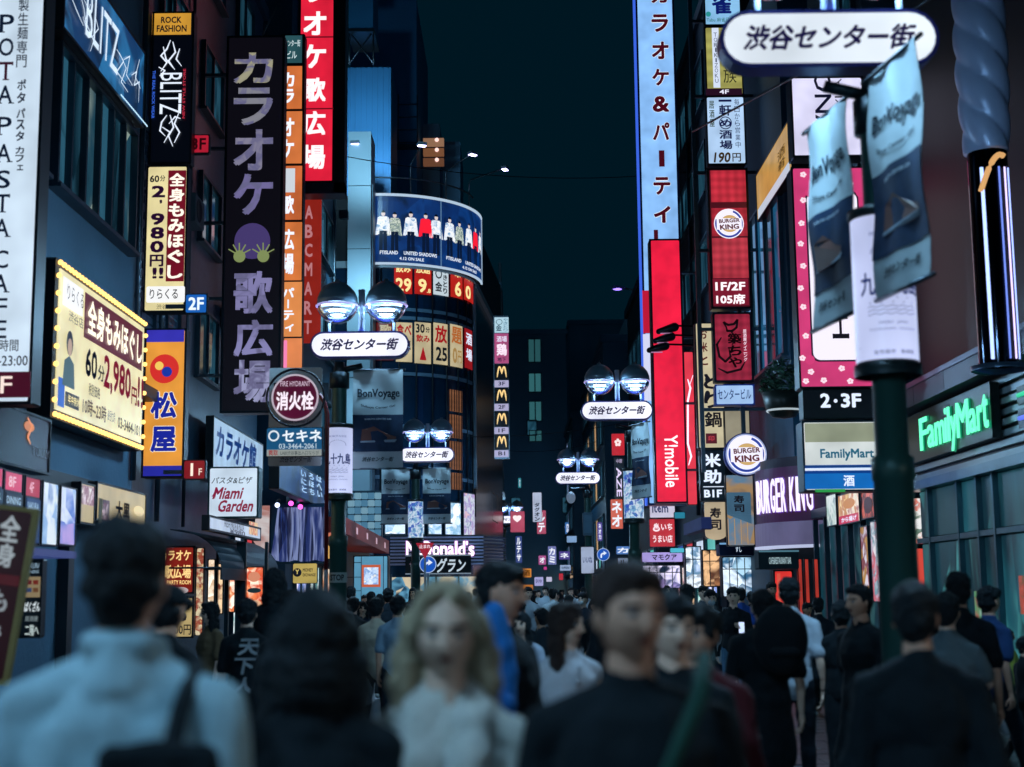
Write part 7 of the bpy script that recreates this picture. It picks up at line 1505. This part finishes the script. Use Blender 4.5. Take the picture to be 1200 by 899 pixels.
put('dark haired person in black half hidden left of the green lamp post', 343, 690, 9.5, BACK, top='#10171d', bottom='#10171d', style='short', sleeve='long', vox=.015)
put('man in a cream short sleeved shirt carrying a plastic bag, seen from behind', 441, 700, 16.0, math.radians(172), top='#c2b9a4', bottom='#1a232b', style='short', sleeve='short', vox=.013, stride=.2, skin='a')
put('man in a pale blue shirt seen from behind beside the cream shirt', 466, 698, 15.2, math.radians(176), top='#7d98ac', bottom='#1a232b', style='short', sleeve='short', vox=.013, stride=.15)
pb = thing('plastic_bag', 'crumpled white plastic shopping bag beside the cream shirted man', 'bag', (gx(421, 15.9), 15.9, .38)); fb = MB(); fb.ball((0, 0, .2), (.16, .1, .2)); fb.cap((-.05, 0, .3), .05, (-.03, 0, .52), .012); fb.cap((.05, 0, .3), .05, (.03, 0, .52), .012); fuse(fb, 'bag_body', pm('#8c9aa6', .25, var=.5, vscale=18), pb, .012, 1, .05, _tuft)
for i, (px, py, d, yw, tp, st, lb) in enumerate((
    (414, 699, 19, 175, '#141d24', 'short', 'dark clothed person left of the cream shirted man'), (425, 704, 22, 10, '#1a2a3c', 'long', 'woman in navy behind the man with the plastic bag'), (409, 716, 17.5, 180, '#1a1c22', 'short', 'dark person right against the green lamp post'), (398, 708, 24, 180, '#8a6a8a', 'short', 'person in mauve just behind the green lamp post'),
    (455, 689, 23, 170, '#1c2832', 'short', 'tall dark haired man ahead of the pale blue shirt'), (478, 708, 26, 180, '#222c36', 'short', 'dark person right of the pale blue shirt'),
    (607, 703, 15, 160, '#18222a', 'short', 'dark haired person right of the tall one with the backpack'), (611, 716, 12, -20, '#a8b0c0', 'long', 'woman with a pale face and white top left of the long haired woman'), (634, 712, 16, -150, '#222c34', 'short', 'dark haired man in grey just left of the long haired woman'), (698, 700, 20, 10, '#10181e', 'short', 'dark haired man with a pale face right of the long haired woman'), (683, 694, 24, -30, '#1a2430', 'short', 'person with a white face mask in the crowd'), (715, 697, 15, 170, '#161e26', 'short', 'dark person just left of the black T-shirt man'), (805, 684, 16, 175, '#131c22', 'short', 'tall dark person left of the masked man'), (824, 686, 25, 5, '#2a3a48', 'short', 'slate clothed person behind the masked man'), (786, 700, 13, 180, '#141c24', 'short', 'dark haired head behind the right shoulder of the black T-shirt man'), (880, 693, 27, 175, '#1c2a34', 'short', 'person in slate blue in front of the violet shop entrance'), (958, 700, 19, 170, '#18222a', 'short', 'dark person beside the lit food display stand'), (945, 706, 22, 15, '#46525e', 'short', 'grey clothed person behind the pale shirted tall man'))):
    put(lb, px, py, d, math.radians(yw), top=tp, bottom='#1a232b', style=st, sleeve='long' if i % 2 else 'short', vox=.017, skin='abc'[i % 3], mask=(i == 10), stride=.2, z=0)
# the far crowd: copies of six figures built once
protos = []
specs = [('#1a242c', 'short', '#1c2630', .2, 0), ('#d0dce4', 'short', '#202c36', .25, PI), ('#3a3040', 'long', '#20242c', .2, 0), ('#22303c', 'short', '#2c3c50', .3, PI), ('#a8b8c4', 'side', '#1a222a', .2, 0), ('#12181e', 'long', '#12181e', .2, PI)]
for i, (tp, st, bt, sr, yw) in enumerate(specs):
    protos.append(person('', 0, 300, 1.7, yw, top=tp, bottom=bt, style=st, stride=sr, vox=.026, skin='abc'[i % 3], sleeve=('short', 'long')[i % 2])[0])
rnd = random.Random(21); N_ = 0
desc = ['dark clothed person facing the camera in the distant crowd', 'pale shirted person walking away in the distant crowd', 'long haired person in plum facing the camera in the distant crowd', 'navy clothed person walking away in the distant crowd', 'grey topped person facing the camera in the distant crowd', 'long haired person in black walking away in the distant crowd']
desc = [q.replace(' in the distant crowd', '').replace('person ', '').replace(' facing the camera', ' facing forward') for q in desc]
desc = ['dark clothed pedestrian facing forward', 'pale shirted pedestrian walking away', 'plum clothed long haired pedestrian', 'navy clothed pedestrian walking away', 'grey topped pedestrian facing forward', 'long haired pedestrian in black']
land = ['under the red canopy', 'below the pink lettering', 'below the black katakana banner', 'below the curved billboard', 'below the amber squares', 'at the dark street middle', 'below the white notice', 'below the blue arrow sign', 'below the katakana sign']
used_p = set(); spots = []
for d in [24, 26, 28, 30, 32, 34, 36, 39, 42, 45, 48, 52, 56, 60, 65, 70, 76, 82]:
    n = 4 if d < 36 else 6
    for j in range(n):
        if d < 46: lo, hi = -3.9, 4.9
        else: lo, hi = .0, 4.6
        X = lo + (hi - lo) * (j + rnd.random() * .9) / n
        spots.append((X, d + rnd.uniform(-.9, .9)))
for X, Y in spots:
    px = 600 + X / Y * FPX
    i = rnd.randrange(6)
    if i in used_p: c = copy_tree(protos[i])
    else: c = protos[i]; used_p.add(i)
    c.location = (X, Y, 0.012); c.rotation_euler.z = specs[i][4] + rnd.uniform(-.5, .5); s_ = rnd.uniform(.93, 1.06); c.scale = (s_, s_, s_)
    band = min(8, max(0, int((px - 480) / 36))); row = 'front row' if Y < 30 else ('second row' if Y < 38 else ('middle ranks' if Y < 50 else ('rear ranks' if Y < 63 else 'farthest ranks')))
    c['label'] = '%s, %s, %s' % (desc[i], row, land[band]); c['group'] = 'people in the distant crowd'; c['category'] = 'person'
seen = {}
for o in S.objects:
    if o.get('group') == 'people in the distant crowd': seen.setdefault(o['label'], []).append(o)
for lb, L_ in seen.items():
    if len(L_) > 1:
        L_.sort(key=lambda o: o.location.x / o.location.y)
        nm = ['left one', 'right one'] if len(L_) == 2 else ['left one', 'middle one', 'right one'] if len(L_) == 3 else ['leftmost', 'left of middle', 'right of middle', 'rightmost', 'last']
        for o, q in zip(L_, nm): o['label'] = lb + ', ' + q
for i, p in enumerate(protos):
    if i not in used_p:
        for ch in list(p.children): bpy.data.objects.remove(ch)
        bpy.data.objects.remove(p)
# ------------------------------------------------------------------ overhead and wall clutter
for k, (x0, y0, z0, x1, y1, z1, lb) in enumerate(((-6.3, 30.5, 12.5, -5.0, 29.2, 14.2, 'slim steel stay rod reaching up to the left of the black karaoke sign'), (6.4, 12, 8.5, 3.2, 24, 9.6, 'slack dark cable running along the upper right'))):
    t_ = thing('cable' if k else 'stay_rod', lb, 'cable' if k else 'rod', (x0, y0, z0)); MB().tube([(0, 0, 0), ((x1 - x0) * .5, (y1 - y0) * .5, (z1 - z0) * .5 - .15 * k), (x1 - x0, y1 - y0, z1 - z0)], .018, 6).build('line', STEEL, t_)
for k, (y, z) in enumerate(((25.2, 5.6), (27.4, 9.0), (31.6, 7.6), (38.6, 9.8), (42.5, 7.4))):
    X = -6.6 if y < 37 else -5.9; u_ = thing('air_conditioner', ['grey outdoor air conditioner low on the tiled wall by the orange sign', 'grey outdoor air conditioner high on the tiled wall', 'grey outdoor air conditioner beside the black karaoke sign', 'grey outdoor air conditioner high on the dark clad wall', 'grey outdoor air conditioner above the red canopy'][k], 'air conditioner', (X + .2, y, z))
    MB().bbox(-.16, .16, 0, .8, 0, .58, .02).build('casing', pm('#5a6a74', .5, .2), u_); MB().lathe([(0, .165), (.2, .165), (.22, .175), (.24, .165)], (0, .32, .29), 20, axis='x').build('fan_grille', pm('#1a242c', .5, .4), u_)
# pipes, conduits and overhead wires
for k, (x, y, z0, z1, r_, lb) in enumerate(((-6.53, 26.1, 3, 16, .05, 'grey drain pipe on the tiled wall behind the graffiti sign'), (-6.53, 28.2, 3, 16.5, .035, 'thin conduit on the tiled wall left of the black karaoke sign'), (-5.83, 38.0, 4, 20, .06, 'drain pipe on the dark clad wall above the red canopy'), (-5.83, 45.9, 6, 20, .05, 'second drain pipe on the dark clad wall by the panelled tower'), (6.43, 29.1, 3.4, 14, .05, 'drain pipe beside the tall slatted windows'), (6.68, 14.6, 5, 13.8, .05, 'drain pipe on the dark wall behind the twisted column'), (5.83, 45, 4, 18, .06, 'drain pipe behind the long red vertical sign'), (-6.13, 22.9, 3.5, 13.4, .05, 'corner drain pipe beside the big cream wall sign'))):
    pi_ = thing('drain_pipe', lb, 'pipe', (x, y, z0)); MB().tube([(0, 0, 0), (0, 0, z1 - z0)], r_, 8).build('pipe', STEEL, pi_)
    for q_ in range(int((z1 - z0) / 2)): MB().lathe([(r_ + .012, 0), (r_ + .012, .06)], (0, 0, 1 + q_ * 2), 8).build('clamp', STEEL, pi_)
for k, (a, b_, sag, lb) in enumerate((((-5.9, 40, 14.5), (6.0, 46, 15.5), .5, 'thin overhead wire crossing the street before the red sign'), ((-4.6, 49, 7.2), (5.2, 54, 8.2), .4, 'thin overhead wire low across the street beyond the round corner'), ((-1, 68, 8.5), (4.2, 70, 9), .3, 'thin overhead wire near the street bend'))):
    w_ = thing('overhead_wire', lb, 'wire', a); D = Vector(b_) - Vector(a); MB().tube([tuple(D * (i / 14) - Vector((0, 0, sag * 4 * (i / 14) * (1 - i / 14)))) for i in range(15)], .014, 5).build('wire', pm('#101820', .6), w_)
bpy.data.objects.remove(_fo); bpy.data.scenes.remove(_ws)
for o in list(S.objects):
    for kk in ('_cx', '_y0', '_top'):
        if kk in o: del o[kk]

for o in S.objects:
    if 'label' in o and len(o['label'].split()) > 16: print('LONGLABEL', o.name, o['label'])
